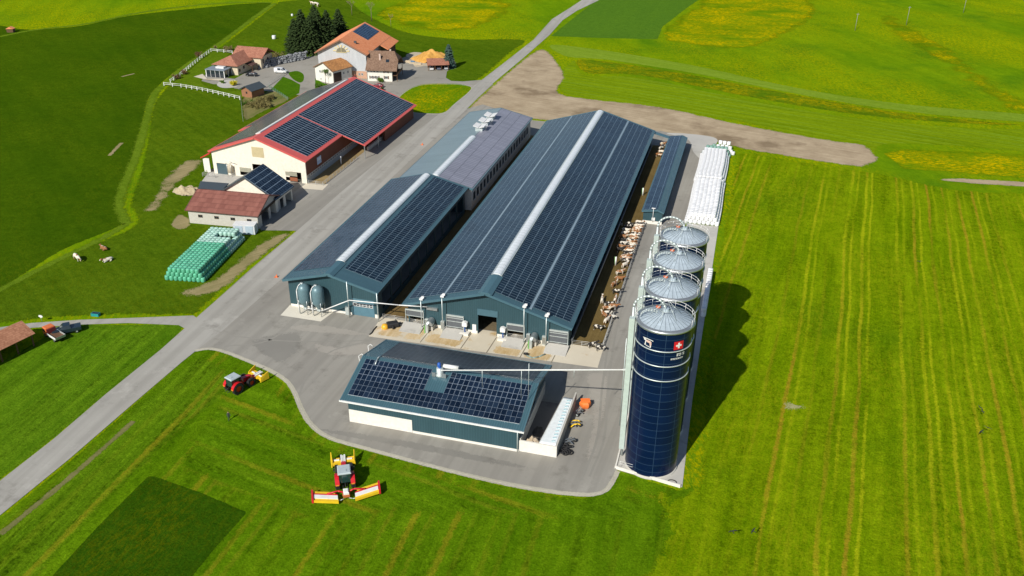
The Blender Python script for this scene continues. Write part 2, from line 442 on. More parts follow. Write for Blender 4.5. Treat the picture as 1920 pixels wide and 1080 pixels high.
g_right = grass('grass_mown_stripes', (.10, .205, .001), (.22, .335, .003), ang=radians(4.9), streak=.5, period=2.6, fine=.55, dand=.3, dcol=(.42, .42, .01), swath=.5, lines=(4.3, .62, 1.0, ORA, YEL), patch=((.085, .19, .003), .5))
g_yel = grass('grass_dandelion', (.10, .20, .002), (.18, .30, .004), ang=radians(80), streak=.4, period=4, fine=.35, dand=1.0, dcol=(.76, .49, .0), dscale=.07, edge=(.9, .1, 1.0))
g_darkstrip = grass('grass_uncut', (.065, .15, .003), (.125, .225, .005), ang=radians(100), streak=.4, period=2, fine=.5, dand=.75, dscale=.12)
g_field = grass('crop_field', (.072, .175, .014), (.095, .21, .014), ang=0, streak=.3, period=3, fine=.4)
g_lawn = grass('grass_lawn', (.07, .18, .002), (.14, .27, .004), streak=.1, fine=.4, dand=.8, dscale=.1, soft=False)
g_lawn2 = grass('grass_garden', (.045, .13, .005), (.08, .185, .006), streak=.1, fine=.35, soft=False)
g_patch = grass('grass_unmown_patch', (.022, .075, .002), (.040, .105, .003), streak=.1, fine=.45, dand=.1, edge=(.25, .5, .4))
g_left2 = grass('grass_left_near', (.064, .165, .004), (.135, .265, .008), ang=RD, streak=.6, period=1.6, fine=.5, swath=.6)
s_dirt = soil('dry_soil', (.28, .21, .13), (.50, .40, .27), ang=dirang((1100, 200), (1500, 270)), wet=(.17, .12, .07))
s_worn = soil('worn_earth', (.20, .18, .07), (.36, .29, .15), ang=radians(35))
s_mud = soil('yard_mud', (.10, .068, .022), (.19, .135, .05), soft=False, ang=0)

mb = MB(); mb.face(ground_box)
ground = mb.build('ground', g_base); ground['kind'] = 'structure'; ground['label'] = 'bright green meadow reaching to the edges of the view'
sheet('grain_field', [(-60, 60), (60, 55), (150, 48), (250, 28), (400, 12), (470, 6), (513, 8), (470, 40), (430, 68), (400, 88), (340, 128), (296, 165), (280, 190), (272, 225), (262, 260), (248, 310), (232, 350), (224, 385), (238, 418), (120, 470), (0, 545), (-120, 600), (-200, 400)], .012, g_dark, 1.5, label='dark green grain field rising to the left of the farm')
sheet('pasture', [(513, 8), (530, 2), (640, -4), (690, 26), (760, 58), (860, 72), (985, 74), (960, 100), (905, 148), (860, 172), (830, 175), (700, 260), (560, 400), (555, 440), (470, 505), (400, 568), (360, 595), (240, 595), (100, 600), (-60, 615), (-60, 570), (120, 475), (240, 424), (236, 380), (250, 340), (270, 260), (285, 190), (340, 135), (430, 72)], .024, g_left, 3.5, label='mid green pasture between the farm buildings and the grain field')
sheet('left_meadow', [(-80, 700), (0, 678), (120, 612), (200, 608), (330, 608), (343, 617), (300, 660), (200, 740), (100, 825), (0, 902), (-80, 960)], .016, g_left2, .8, label='mown meadow in the corner left of the road')
sheet('front_meadow', [(-60, 1010), (0, 967), (130, 860), (250, 755), (340, 675), (372, 655), (420, 655), (500, 690), (550, 735), (575, 785), (640, 827), (800, 870), (950, 908), (1090, 930), (1140, 905), (1160, 880), (1275, 915), (1300, 900), (1330, 1000), (1320, 1140), (900, 1180), (300, 1180), (-60, 1180)], .02, g_front, 1.2, label='mown meadow in front of the farmyard')
sheet('road_verge', [(-60, 1012), (0, 970), (130, 864), (250, 758), (345, 678), (380, 662), (430, 690), (440, 740), (360, 800), (300, 860), (225, 930), (150, 1010), (60, 1100), (-60, 1180)], .026, g_verge, 3.5, label='striped mown grass beside the road in the foreground')
sheet('headland', [(420, 700), (480, 700), (540, 735), (570, 790), (640, 832), (820, 880), (1000, 918), (1120, 935), (1180, 900), (1250, 930), (1180, 985), (980, 985), (760, 975), (600, 985), (470, 950), (330, 890), (330, 840), (370, 780)], .030, g_head, 5, label='headland mown along the yard edge')
sheet('striped_meadow', [(1200, 905), (1275, 915), (1290, 860), (1310, 700), (1330, 500), (1350, 400), (1372, 300), (1390, 283), (1500, 300), (1640, 320), (1780, 350), (1990, 380), (2200, 600), (2300, 1180), (1200, 1200), (1230, 1000)], .033, g_right, 5.0, label='bright meadow with mown stripes right of the silos')
sheet('unmown_patch', [(60, 1118), (180, 988), (277, 891), (292, 892), (380, 923), (467, 960), (408, 1026), (330, 1122), (200, 1180)], .04, g_patch, .5, curve=False, label='dark rectangle of unmown grass in the front meadow')
sheet('crop_field', [(1030, 68), (1075, 32), (1122, -4), (1200, -20), (1340, -20), (1290, 15), (1245, 50), (1235, 74), (1130, 72)], .02, g_field, 1.5, curve=False, label='blue green crop field beside the road at the top')
sheet('dandelion_meadow', [(1236, 72), (1248, 46), (1300, 8), (1340, -25), (1480, -25), (1540, 20), (1470, 70), (1400, 92), (1310, 88)], .03, g_yel, 9, label='yellow dandelion meadow at the top')
sheet('dandelion_slope', [(1620, 5), (1700, 40), (1790, 90), (1880, 160), (1960, 200), (1960, 228), (1860, 195), (1760, 120), (1660, 60)], .03, g_yel, 12, label='dandelions along the far right slope')
sheet('dandelion_corner', [(690, 25), (790, -6), (950, 0), (960, 30), (860, 62), (760, 52)], .034, g_yel, 14, label='dandelion meadow behind the farmhouse')
sheet('uncut_strip', [(1080, 112), (1150, 116), (1300, 140), (1500, 178), (1700, 212), (1960, 236), (1960, 238), (1800, 232), (1600, 215), (1400, 182), (1200, 142), (1100, 138)], .03, g_darkstrip, 2.2, label='darker uncut strip with dandelions across the right meadow')
sheet('mown_band', [(1030, 84), (1120, 92), (1300, 122), (1500, 165), (1700, 195), (1960, 217), (1960, 232), (1700, 210), (1500, 178), (1300, 138), (1140, 113), (1060, 106)], .026, g_strip, 1.6, label='light mown band across the right meadow')
sheet('mown_field', [(1055, 130), (1080, 112), (1098, 140), (1200, 145), (1400, 186), (1600, 220), (1800, 238), (1960, 245), (1960, 285), (1800, 275), (1660, 272), (1640, 300), (1560, 275), (1400, 232), (1240, 205), (1060, 180)], .022, grass('grass_mown_light2', (.135, .225, .003), (.225, .335, .006), ang=dirang((1100, 160), (1500, 225)), streak=.7, period=2.0, fine=.35, lines=(4, .6, .5, (.20, .37, .03), (.22, .38, .03))), 2, label='freshly mown light field beyond the soil strip')
sheet('dandelion_strip', [(1650, 285), (1700, 278), (1960, 290), (1960, 338), (1800, 325), (1690, 318)], .036, g_yel, 2, curve=False, label='dandelion strip at the right edge')
sheet('soil_strip', [(1000, 96), (1032, 98), (1062, 140), (1050, 172), (1100, 184), (1240, 200), (1400, 234), (1560, 262), (1620, 270), (1640, 285), (1652, 300), (1620, 314), (1560, 308), (1400, 282), (1310, 262), (1230, 262), (1100, 235), (1000, 225), (880, 212), (872, 205), (920, 160)], .045, s_dirt, 3.0, label='strip of bare dry soil behind the blue barns')
sheet('soil_patch', [(1762, 338), (1800, 334), (1960, 344), (1960, 352), (1840, 346)], .045, s_dirt, 1.2, label='short strip of bare soil at the right edge')
sheet('worn_bale_track', [(510, 440), (552, 437), (520, 465), (470, 505), (420, 545), (360, 560), (330, 548), (400, 520), (450, 480)], .036, s_worn, 3.0, label='worn earth track beside the green bale stack')
sheet('worn_gateway', [(375, 318), (340, 345), (318, 375), (300, 395), (262, 398), (285, 365), (300, 335), (345, 300), (385, 300)], .036, s_worn, 4.0, label='worn earth gateway left of the red roofed barn')
sheet('worn_corner', [(335, 400), (360, 412), (355, 428), (330, 432), (318, 418)], .036, s_worn, 1.6, label='bare earth beside the brown roofed shed')
strip('field_track', [(515, 6), (478, 32), (436, 64), (400, 90), (350, 122), (318, 150), (293, 172), (281, 200), (272, 235), (262, 270), (248, 310), (232, 350), (224, 385), (238, 420)], 5.5, .05, g_track, label='light mown track bordering the grain field')
strip('field_path', [(238, 420), (190, 448), (120, 482), (60, 512), (-30, 560)], 4, .05, g_track, label='light strip of mown grass crossing the pasture')
strip('field_edge', [(-30, 75), (60, 57), (160, 45), (250, 26), (330, 14), (430, 5), (510, 5)], 5, .05, g_track, label='light mown line along the top of the grain field')
strip('bare_verge', [(0, 1002), (40, 970), (80, 938), (120, 905), (160, 870), (215, 822), (250, 790)], 2.0, .05, soil('verge_earth', (.10, .12, .02), (.24, .21, .09)), label='bare earth line along the right road verge')
sheet('bald_spot', [(1460, 752), (1480, 745), (1495, 752), (1522, 748), (1524, 766), (1498, 774), (1464, 772)], .05, soil('bald_soil', (.24, .25, .08), (.40, .38, .2)), 3.0, label='bald pale spot in the striped meadow')
strip('scrape', [(205, 292), (228, 268)], 2.2, .05, s_worn, label='scraped bare marks in the grain field')
strip('scrape_mark', [(228, 144), (252, 138)], 2.2, .05, s_worn, label='small bare mark higher in the grain field')

a_road = asphalt('road_asphalt', (.32, .305, .27), (.42, .405, .365), ang=RD)
a_yard = asphalt('yard_asphalt', (.255, .24, .21), (.345, .33, .29), ang=radians(3))
a_lane = asphalt('lane_asphalt', (.22, .205, .185), (.27, .255, .23), ang=0)
a_court = asphalt('court_asphalt', (.25, .235, .20), (.34, .32, .28))
conc = asphalt('pale_concrete', (.50, .44, .33), (.68, .62, .50), stain=(.45, .29, .10), stamt=.85)
conc2 = asphalt('grey_concrete', (.40, .39, .36), (.55, .53, .48))
s_rusty = soil('rusty_film', (.42, .28, .11), (.64, .52, .34)); conc_dark = mat('joint_dark', (.20, .17, .12), .9)
slabm = asphalt('white_concrete', (.62, .58, .48), (.72, .68, .58), stain=(.5, .45, .35))
o = sheet('yard', [(345, 617), (400, 568), (470, 505), (556, 433), (490, 432), (455, 395), (380, 345), (392, 318), (560, 300), (690, 235), (765, 200), (862, 208), (905, 196), (1000, 226), (1240, 246), (1320, 262), (1306, 330), (1284, 425), (1345, 430), (1330, 500), (1290, 700), (1240, 905), (1158, 882), (1147, 905), (1130, 922), (1090, 927), (1000, 916), (900, 896), (800, 871), (700, 844), (620, 821), (585, 797), (566, 768), (552, 735), (535, 712), (500, 691), (430, 662), (395, 654), (368, 656)], .062, a_yard, .1, curve=False, label='grey asphalt farmyard between the barns')
sheet('road', [(-60, 945), (0, 902), (100, 824), (200, 738), (300, 657), (345, 617), (375, 590), (470, 508), (556, 434), (640, 360), (735, 282), (835, 205), (880, 168), (940, 122), (1000, 75), (1035, 36), (1070, 14), (1100, -6), (1130, -20), (1145, -14), (1120, 2), (1082, 20), (1055, 38), (1030, 66), (980, 110), (920, 160), (866, 214), (790, 282), (700, 366), (600, 460), (500, 548), (420, 618), (370, 656), (340, 680), (250, 757), (130, 861), (0, 967), (-60, 1015)], .07, a_road, .1, curve=False, label='light grey farm road running diagonally past the yard')
sheet('side_road', [(-60, 622), (60, 606), (150, 600), (260, 596), (362, 592), (372, 598), (350, 618), (335, 610), (240, 606), (150, 609), (60, 615), (-60, 640)], .066, a_road, .1, curve=False, label='narrow side road leading left to the tiled shed')
sheet('courtyard', [(440, 166), (430, 158), (400, 158), (378, 152), (385, 140), (440, 148), (480, 126), (530, 113), (598, 104), (650, 120), (745, 112), (768, 104), (850, 126), (838, 134), (836, 146), (846, 152), (868, 153), (905, 150), (925, 158), (862, 214), (765, 205), (700, 200), (600, 182), (556, 178), (520, 172), (480, 170)], .066, a_court, .1, curve=False, label='pale paved courtyard between the houses')
sheet('building_plot', [(760, 104), (770, 112), (778, 126), (800, 124), (850, 125), (846, 108), (800, 100), (775, 98)], .074, soil('plot_soil', (.40, .34, .24), (.58, .50, .38)), .5, label='sandy building plot by the wood chip heap')
sheet('lawn_island', [(739, 193), (752, 178), (769, 166), (789, 159), (812, 157), (836, 157), (862, 158), (883, 163), (882, 170), (874, 177), (852, 195), (833, 211), (806, 213), (772, 210), (750, 202)], .082, g_lawn, .3, label='rounded lawn island with dandelions beside the road')
sheet('garden_lawn', [(531, 144), (547, 150), (563, 159), (561, 175), (545, 183), (508, 168)], .082, g_lawn2, .3, curve=False, label='green garden lawn below the parked van')
sheet('small_lawn', [(541, 138), (550, 134), (560, 134), (569, 140), (569, 151), (562, 155), (550, 149)], .082, g_lawn2, .3, label='small round lawn beside the drive')
sheet('house_lawn', [(591, 160), (591, 147), (604, 155), (626, 162), (600, 178), (590, 178)], .082, g_lawn2, .3, curve=False, label='grass patch in front of the white annex')
sheet('villa_lawn', [(320, 155), (345, 128), (375, 108), (398, 98), (430, 96), (420, 112), (395, 128), (382, 142), (376, 152), (390, 165), (420, 172), (450, 172), (450, 184), (380, 170)], .07, grass('grass_villa', (.08, .16, .004), (.14, .22, .01), streak=.1, soft=False, fine=.35), .3, label='garden lawn of the brown roofed villa')
sheet('gravel_bed', [(407, 160), (412, 153), (425, 150), (440, 150), (448, 158), (440, 164), (418, 165)], .09, conc2, .2, label='pale gravel bed with shrubs beside the villa')
sheet('terrace', [(363, 144), (380, 139), (388, 148), (420, 148), (418, 152), (384, 149)], .09, conc, .2, curve=False, label='pale terrace of the villa')
sheet('earth_bank', [(452, 185), (482, 180), (510, 168), (545, 185), (505, 205), (462, 228), (456, 232)], .055, soil('bank_soil', (.09, .13, .02), (.26, .21, .09)), 1.6, label='scrubby bank beneath the wooden hut')
sheet('front_apron', [(-73.7, 154.4), (-23.2, 155.9), (-23.4, 164.2), (-30.5, 164.0), (-68, 164.0), (-74.3, 163.2)], .078, conc, .1, curve=False, world=True, label='stained pale concrete apron in front of the large barn')
for k, (xa_, xb_, yb_) in enumerate(((-66.6, -62.1, 161.6), (-61.9, -53.2, 159.8), (-46.4, -39.9, 159.4), (-39.5, -33.2, 161.4), (-72.8, -66.9, 160.8))):
    sheet('stained_bay', [(xa_, 155.2), (xb_, 155.1), (xb_+.4, yb_), (xa_+.3, yb_)], .081+.002*k, s_rusty, 1.0, curve=False, world=True, label='brown stained bay of the concrete apron')
for k, xx in enumerate((-62.0, -52.8, -47.0, -39.7, -32.9)):
    strip('slab_joint', [(xx, 155.1), (xx+.3, 161.8)], .22, .093, conc_dark, world=True, label='dark joint between apron slabs')
sheet('silo_slab', [(-14.6, 124.9), (-2.5, 123.1), (-3.2, 150), (-3.9, 236), (-12.5, 236), (-13.2, 150)], .078, conc2, .1, curve=False, world=True, label='concrete slab under the row of silos')
sheet('feed_silo_slab', [(-96.6, 157.4), (-86.6, 157.4), (-85.6, 162.6), (-96.8, 162.6)], .088, slabm, .1, curve=False, world=True, label='cream concrete slab under the two feed silos')
sheet('far_pad', [(1250, 250), (1310, 253), (1345, 262), (1330, 285), (1318, 300), (1300, 285), (1290, 262)], .074, conc2, .1, label='pale concrete pad at the far end of the lane')
sheet('cow_yard', [(-33, 163.6), (-23.7, 163.6), (-23.9, 232), (-24.6, 300), (-33, 300)], .084, s_mud, .1, curve=False, world=True, label='brown cow yard along the large barn')
sheet('barn_alley', [(-76, 164), (-66, 164), (-66, 298), (-74, 298)], .084, soil('alley_mud', (.12, .08, .03), (.22, .15, .06), soft=False), .1, curve=False, world=True, label='brown alley between the two blue barns')
sheet('barn_floor', [(-68, 164.2), (-33.2, 164.2), (-33.2, 298), (-66.2, 298)], .086, soil('stall_floor', (.10, .08, .05), (.2, .16, .1), soft=False), .1, curve=False, world=True, label='floor inside the large barn')
sheet('calf_yard', [(-127.8, 233.5), (-122.5, 233.5), (-123.5, 300), (-128, 300)], .084, soil('straw_mud', (.24, .17, .07), (.36, .27, .13), soft=False, ang=0), .1, curve=False, world=True, label='straw covered yard beside the red roofed barn')
sheet('shed_pad', [(380, 338), (392, 322), (420, 325), (455, 330), (440, 345), (400, 350), (372, 352)], .074, conc2, .1, curve=False, label='concrete pad left of the cream barn')
sheet('shed_apron', [(-128.5, 229), (-121, 229.5), (-121.5, 234.5), (-128, 234)], .086, conc, .1, curve=False, world=True, label='pale concrete corner by the cream barn')
patchm = asphalt('patch_asphalt', (.20, .19, .17), (.26, .25, .22), soft=True); dustm = asphalt('dusty_patch', (.29, .27, .235), (.38, .355, .31), soft=True); trackm = asphalt('tyre_marks', (.225, .215, .19), (.31, .295, .26), soft=True)
sheet('asphalt_patch', [(585, 640), (640, 648), (690, 640), (700, 662), (640, 672), (590, 662)], .067, dustm, 2.2, label='dusty worn patch on the yard')
sheet('asphalt_patch', [(600, 800), (760, 822), (980, 868), (970, 882), (750, 842), (598, 812)], .067, patchm, 1.5, label='darker strip of yard in front of the shed')
sheet('asphalt_patch', [(1090, 700), (1150, 705), (1140, 800), (1120, 870), (1085, 860), (1100, 780)], .067, dustm, 3, label='dusty lane beside the silos')
sheet('asphalt_patch', [(540, 610), (600, 606), (690, 622), (700, 634), (600, 628), (545, 622)], .069, dustm, 2, label='dusty ground before the narrow barn')
sheet('asphalt_patch', [(455, 640), (560, 615), (580, 650), (520, 690)], .065, patchm, 4, label='darker area of yard by the road junction')
for tr_ in ([(1090, 900), (1120, 820), (1130, 720), (1150, 600), (1190, 470)], [(1105, 895), (1133, 820), (1141, 720), (1160, 600), (1200, 470)], [(430, 630), (540, 640), (660, 640), (720, 634)], [(610, 560), (560, 600), (500, 640), (420, 650)], [(560, 740), (580, 700), (620, 660), (690, 640)]):
    strip('tyre_track', tr_, .9, .0715, trackm, label='faint tyre marks on the yard')
kerb = mat('kerb_concrete', (.46, .44, .36), .9, 0, .35)
def kerb_line(px, wd=.14, h=.09, name='kerb', label=None):
    P = [G(*p).to_2d() for p in px]; P = smooth_open(P, 5); m = MB()
    L = []; R = []
    for i, p in enumerate(P):
        d = (P[min(i+1, len(P)-1)]-P[max(i-1, 0)]).normalized(); nn = Vector((-d.y, d.x))*wd/2
        L.append(p+nn); R.append(p-nn)
    for i in range(len(P)-1):
        m.hexa([(*L[i], 0), (*R[i], 0), (*R[i+1], 0), (*L[i+1], 0), (*L[i], h), (*R[i], h), (*R[i+1], h), (*L[i+1], h)])
    o = m.build(name, kerb); o['kind'] = 'structure'; o['label'] = label; return o
kerb_line([(368, 657), (395, 655), (430, 663), (500, 692), (535, 713), (552, 736), (566, 769), (585, 798), (620, 822), (700, 845), (800, 872), (900, 897), (1000, 917), (1090, 928), (1130, 923), (1147, 906)], label='pale kerb along the lower edge of the farmyard')
strip('gravel_edge', [(366, 658), (382, 655), (400, 655), (430, 663), (500, 692), (535, 713), (552, 736), (566, 769), (585, 798), (620, 822), (700, 845), (800, 872), (900, 897), (1000, 917), (1090, 928), (1130, 923), (1147, 906), (1158, 884)], 1.5, .073, asphalt('gravel_edge', (.34, .32, .24), (.52, .49, .40), soft=True), label='pale gravel edging between yard and meadow', rim=.3)
kerb_line([(739, 194), (752, 179), (769, 167), (789, 160), (812, 158), (836, 158), (862, 159), (884, 164), (874, 178), (852, 196), (833, 212), (806, 214), (772, 211), (745, 202)], wd=.25, label='kerb around the lawn island')

# ================================================================== MATERIALS
TEAL = (.075, .135, .165)
m_teal = ribbed('teal_cladding', (.033, .080, .097), .5, .5, 0, .25)
m_tealroof = ribbed('teal_roof_sheet', (.058, .125, .155), .45, .2, 0, .35, spec=.5)
m_tealtrim = mat('teal_trim', (.065, .14, .175), .4)
m_greyroof = ribbed('grey_roof_sheet', (.20, .27, .30), .5, .3, 0, .15, spec=.5)
m_pv = panels('solar_modules', 1.02, 1.68, base=(.006, .018, .036), line=(.20, .28, .34), lw=.07, rough=.16)
m_pv_shed = panels('solar_modules_shed', .97, 1.32, base=(.005, .014, .036), line=(.24, .30, .38), lw=.06)
m_pv1 = panel_single('solar_module', base=(.005, .014, .036), line=(.24, .30, .38), lw=.06)
m_pv_old = panels('solar_modules_old', 1.45, 3.2, base=(.005, .014, .030), line=(.34, .42, .50), lw=.17, rough=.15, linev=.05)
m_pv_sheen = panels('solar_modules_sky_sheen', 1.2, 3.7, base=(.26, .265, .32), line=(.12, .125, .155), lw=.16, rough=.3, var=.15)  # pale base colour stands in for the sky reflected on these modules
m_pv_blue = panels('solar_modules_blue', 1.0, 1.7, base=(.012, .03, .06), line=(.20, .30, .38), lw=.07, rough=.14)
m_pv_lines = panels('solar_modules_lines', 1.0, 1.8, base=(.010, .024, .050), line=(.22, .30, .38), lw=.03, rough=.15, linev=.15)
m_sky = mat('skylight_polycarbonate', (.82, .86, .88), .2, .1, .08, .8)
m_white = mat('white_wall', (.74, .71, .64), .8)
m_cream = mat('cream_wall', (.76, .71, .60), .85)
m_wpaint = mat('white_paint', (.78, .78, .76), .4)
m_conc = mat('wall_concrete', (.50, .48, .43), .9, bump=.2)
m_galv = mat('galvanised_steel', (.46, .49, .50), .38, .75, .15)
m_galv2 = mat('pale_steel', (.58, .64, .63), .42, .45, .12)
m_dark = mat('dark_opening', (.012, .013, .014), .9)
m_curtain = mat('grey_curtain', (.10, .11, .12), .8)
m_black = mat('black_rubber', (.018, .018, .019), .75)
m_glass = mat('window_glass', (.02, .03, .04), .08, 0, .3, spec=.8)
m_red = mat('red_trim', (.62, .11, .095), .45, 0, .06)
m_redbrown = ribbed('red_brown_boards', (.17, .06, .035), .25, .8, 0, .4)
m_wood = ribbed('brown_boards', (.16, .085, .045), .2, .85, 0, .45)
m_darkwood = ribbed('dark_boards', (.05, .032, .022), .22, .85, 0, .5)
m_orange_t = tiles('orange_roof_tiles', (.76, .255, .11), (.88, .35, .17))
m_brown_t = tiles('brown_roof_tiles', (.15, .09, .06), (.25, .16, .11))
m_red_t = tiles('red_brown_roof_tiles', (.28, .115, .075), (.42, .19, .125))
m_rust_t = tiles('rust_roof_sheets', (.19, .072, .056), (.27, .11, .085), .9, 1.8)
m_darkroof = mat('dark_grey_roof', (.06, .075, .085), .45)
m_grey_clad = ribbed('pale_grey_cladding', (.50, .52, .54), .6, .5, 0, .12)
m_rail = mat('rail_steel', (.50, .50, .48), .45, .5)

# ================================================================== BUILDING TOOLKIT
class Slope:
    """roof plane frame: e0->e1 along the eave, r0 is the ridge point above e0"""
    def __init__(s, e0, e1, r0):
        s.o = Vector(e0); s.U = Vector(e1)-s.o; s.L = s.U.length; s.U.normalize()
        s.V = Vector(r0)-s.o; s.W = s.V.length; s.V.normalize()
        s.N = s.U.cross(s.V).normalized()
        if s.N.z < 0: s.N = -s.N
    def p(s, u, v, h=0): return s.o+s.U*u+s.V*v+s.N*h
    def slab(s, mb, u0, u1, v0, v1, h0, h1, mi=0, top=None):
        P = [s.p(u0, v0, h0), s.p(u1, v0, h0), s.p(u1, v1, h0), s.p(u0, v1, h0), s.p(u0, v0, h1), s.p(u1, v0, h1), s.p(u1, v1, h1), s.p(u0, v1, h1)]
        mb.hexa(P, mi)
        k = len(mb.f)-5; mb.uv[k] = [(0, 0), (u1-u0, 0), (u1-u0, v1-v0), (0, v1-v0)]
        if top is not None: mb.mi[k] = top
        return mb
def wall_open(mb, a, b, top, openings=(), th=.25, mi=0, z0=0.0):
    """upright wall from a to b (2d); top = list of (t, z); openings (t0,t1,z0,z1) in metres along the wall"""
    a = Vector(a); b = Vector(b); L = (b-a).length; d = (b-a)/L; nn = Vector((-d.y, d.x))*th
    def zt(t):
        for (t0, q0), (t1, q1) in zip(top, top[1:]):
            if t <= t1+1e-6: return q0+(q1-q0)*(t-t0)/max(1e-6, t1-t0)
        return top[-1][1]
    xs = sorted(set([0, L]+[t for t, _ in top if 0 < t < L]+[x for o in openings for x in o[:2] if 0 < x < L]))
    for x0, x1 in zip(xs, xs[1:]):
        if x1-x0 < 1e-4: continue
        mid = (x0+x1)/2; segs = [(z0, None)]
        for o in sorted((o for o in openings if o[0] < mid < o[1]), key=lambda q: q[2]):
            lo, _ = segs.pop(); 
            if o[2]-lo > .01: segs.append((lo, o[2]))
            segs.append((o[3], None))
        for lo, hi in segs:
            za = zt(x0) if hi is None else hi; zb = zt(x1) if hi is None else hi
            if za-lo < .01 and zb-lo < .01: continue
            A = a+d*x0; B = a+d*x1
            mb.hexa([(*A, lo), (*B, lo), (*(B+nn), lo), (*(A+nn), lo), (*A, za), (*B, zb), (*(B+nn), zb), (*(A+nn), za)], mi)
    return mb
def gable(T, x0, x1, y0, y1, he, hr, xr=None, oh=(.8, .8), walls=m_white, roofm=m_tealroof, trim=m_tealtrim, th=.3, opn={}, wallh=0.0, base=None, thick=.25):
    """ridge along local y. opn keys S N W E. returns left slope, right slope"""
    xr = (x0+x1)/2 if xr is None else xr
    ox, oy = oh
    wl, wr = x0+ox, x1-ox; sl = (hr-he)/(xr-x0); sr = (hr-he)/(x1-xr)
    zl = he+sl*ox-th*1.05; zr = he+sr*ox-th*1.05; zm = hr-th*1.05
    wy0, wy1 = y0+oy, y1-oy
    mb = MB()
    wall_open(mb, (wl, wy0), (wr, wy0), [(0, zl), (xr-wl, zm), (wr-wl, zr)], opn.get('S', ()), thick)
    wall_open(mb, (wr, wy1), (wl, wy1), [(0, zr), (wr-xr, zm), (wr-wl, zl)], opn.get('N', ()), thick)
    wall_open(mb, (wr, wy0+thick), (wr, wy1-thick), [(0, zr-.05), (wy1-wy0-2*thick, zr-.05)], opn.get('E', ()), thick)
    wall_open(mb, (wl, wy1-thick), (wl, wy0+thick), [(0, zl-.05), (wy1-wy0-2*thick, zl-.05)], opn.get('W', ()), thick)
    wl_o = mb.build('wall', walls, T)
    L = Slope((x0, y1, he), (x0, y0, he), (xr, y1, hr)); R = Slope((x1, y0, he), (x1, y1, he), (xr, y0, hr))
    mb = MB(); ln = y1-y0
    L.slab(mb, 0, ln, 0, L.W, -th, 0); R.slab(mb, 0, ln, 0, R.W, -th, 0)
    rf = mb.build('roof', roofm, T, merge=False)
    mb = MB()
    for s_, ss in ((L, 0), (R, 1)):            # verge and eave trim
        for u in (-.12, ln-.10): s_.slab(mb, u, u+.22, -.1, s_.W, -th-.12, .05)
        s_.slab(mb, .1, ln-.1, -.14, -.004, -th+.02, .03)
    tr = mb.build('roof_trim', trim, T, merge=False)
    return L, R
def arr(T, s, rects, m, h=.12, name='solar_array'):
    for (u0, u1, v0, v1) in rects:
        mb = MB(); s.slab(mb, u0, u1, v0, v1, .04, h); mb.build(name, m, T, merge=False)
def window(T, p, wdt, hgt, face='S', frame=m_wpaint, panes=2, name='window', shutters=None, depth=.08):
    """p = centre-bottom of the outer wall surface; face S/E/W/N"""
    q = {'S': 0, 'E': pi/2, 'N': pi, 'W': -pi/2}[face] if isinstance(face, str) else face
    mb = MB(); f = .07
    mb.box(-wdt/2, wdt/2, -depth*.3, depth*.5, 0, hgt, 1)
    for a in (-wdt/2, wdt/2-f): mb.box(a, a+f, -depth, -depth*.3, 0, hgt)
    for a in (0, hgt-f): mb.box(-wdt/2+f, wdt/2-f, -depth, -depth*.3, a, a+f)
    for i in range(1, panes):
        x = -wdt/2+wdt*i/panes; mb.box(x-f/2, x+f/2, -depth, -depth*.3, f, hgt-f)
    o = mb.build(name, [frame, m_glass], T, loc=p, rotz=q)
    if shutters:
        for k in (-1, 1):
            b = MB(); a = k*(wdt/2+.28); b.box(a-.22, a+.22, -.07, -.01, -.05, hgt+.05); b.build('shutter', shutters, o)
    return o
def plate(T, name, x0, x1, z0, z1, y, m, th=.08, face='S', rot=None):
    mb = MB()
    if face == 'S': mb.box(x0, x1, y-th, y, z0, z1)
    elif face == 'E': mb.box(y, y+th, x0, x1, z0, z1)
    elif face == 'W': mb.box(y-th, y, x0, x1, z0, z1)
    return mb.build(name, m, T)
def barrel(mb, s, u0, u1, v, r, h=.1, n=8, mi=0):
    """half tube along u lying over ridge line v"""
    P = []
    for i in range(n+1):
        a = pi*i/n; P.append((v-r*cos(a), h+r*.55*sin(a)))
    return P
def ridge_light(T, x, y0, y1, z, r=1.2, m=m_sky, name='ridge_skylight'):
    mb = MB(); n = 8; P = [(x-r*cos(pi*i/n), z-.35+r*.5*sin(pi*i/n)) for i in range(n+1)]
    ys = [y0+(y1-y0)*k/max(1, round((y1-y0)/1.5)) for k in range(max(1, round((y1-y0)/1.5))+1)]
    for a, b in zip(P, P[1:]): mb.face([(a[0], y0, a[1]), (a[0], y1, a[1]), (b[0], y1, b[1]), (b[0], y0, b[1])], smooth=True)
    mb.face([(p[0], y0, p[1]) for p in P]); mb.face([(p[0], y1, p[1]) for p in P][::-1])
    for y in ys:
        for a, b in zip(P, P[1:]): mb.face([(a[0]*1, y-.05, a[1]+.03), (a[0], y+.05, a[1]+.03), (b[0], y+.05, b[1]+.03), (b[0], y-.05, b[1]+.03)], 1)
    for k in (-1, 1): mb.box(x+k*(r+.12)-.12, x+k*(r+.12)+.12, y0, y1, z-.55, z-.25, 1)
    return mb.build(name, [m, m_galv2], T, merge=False)

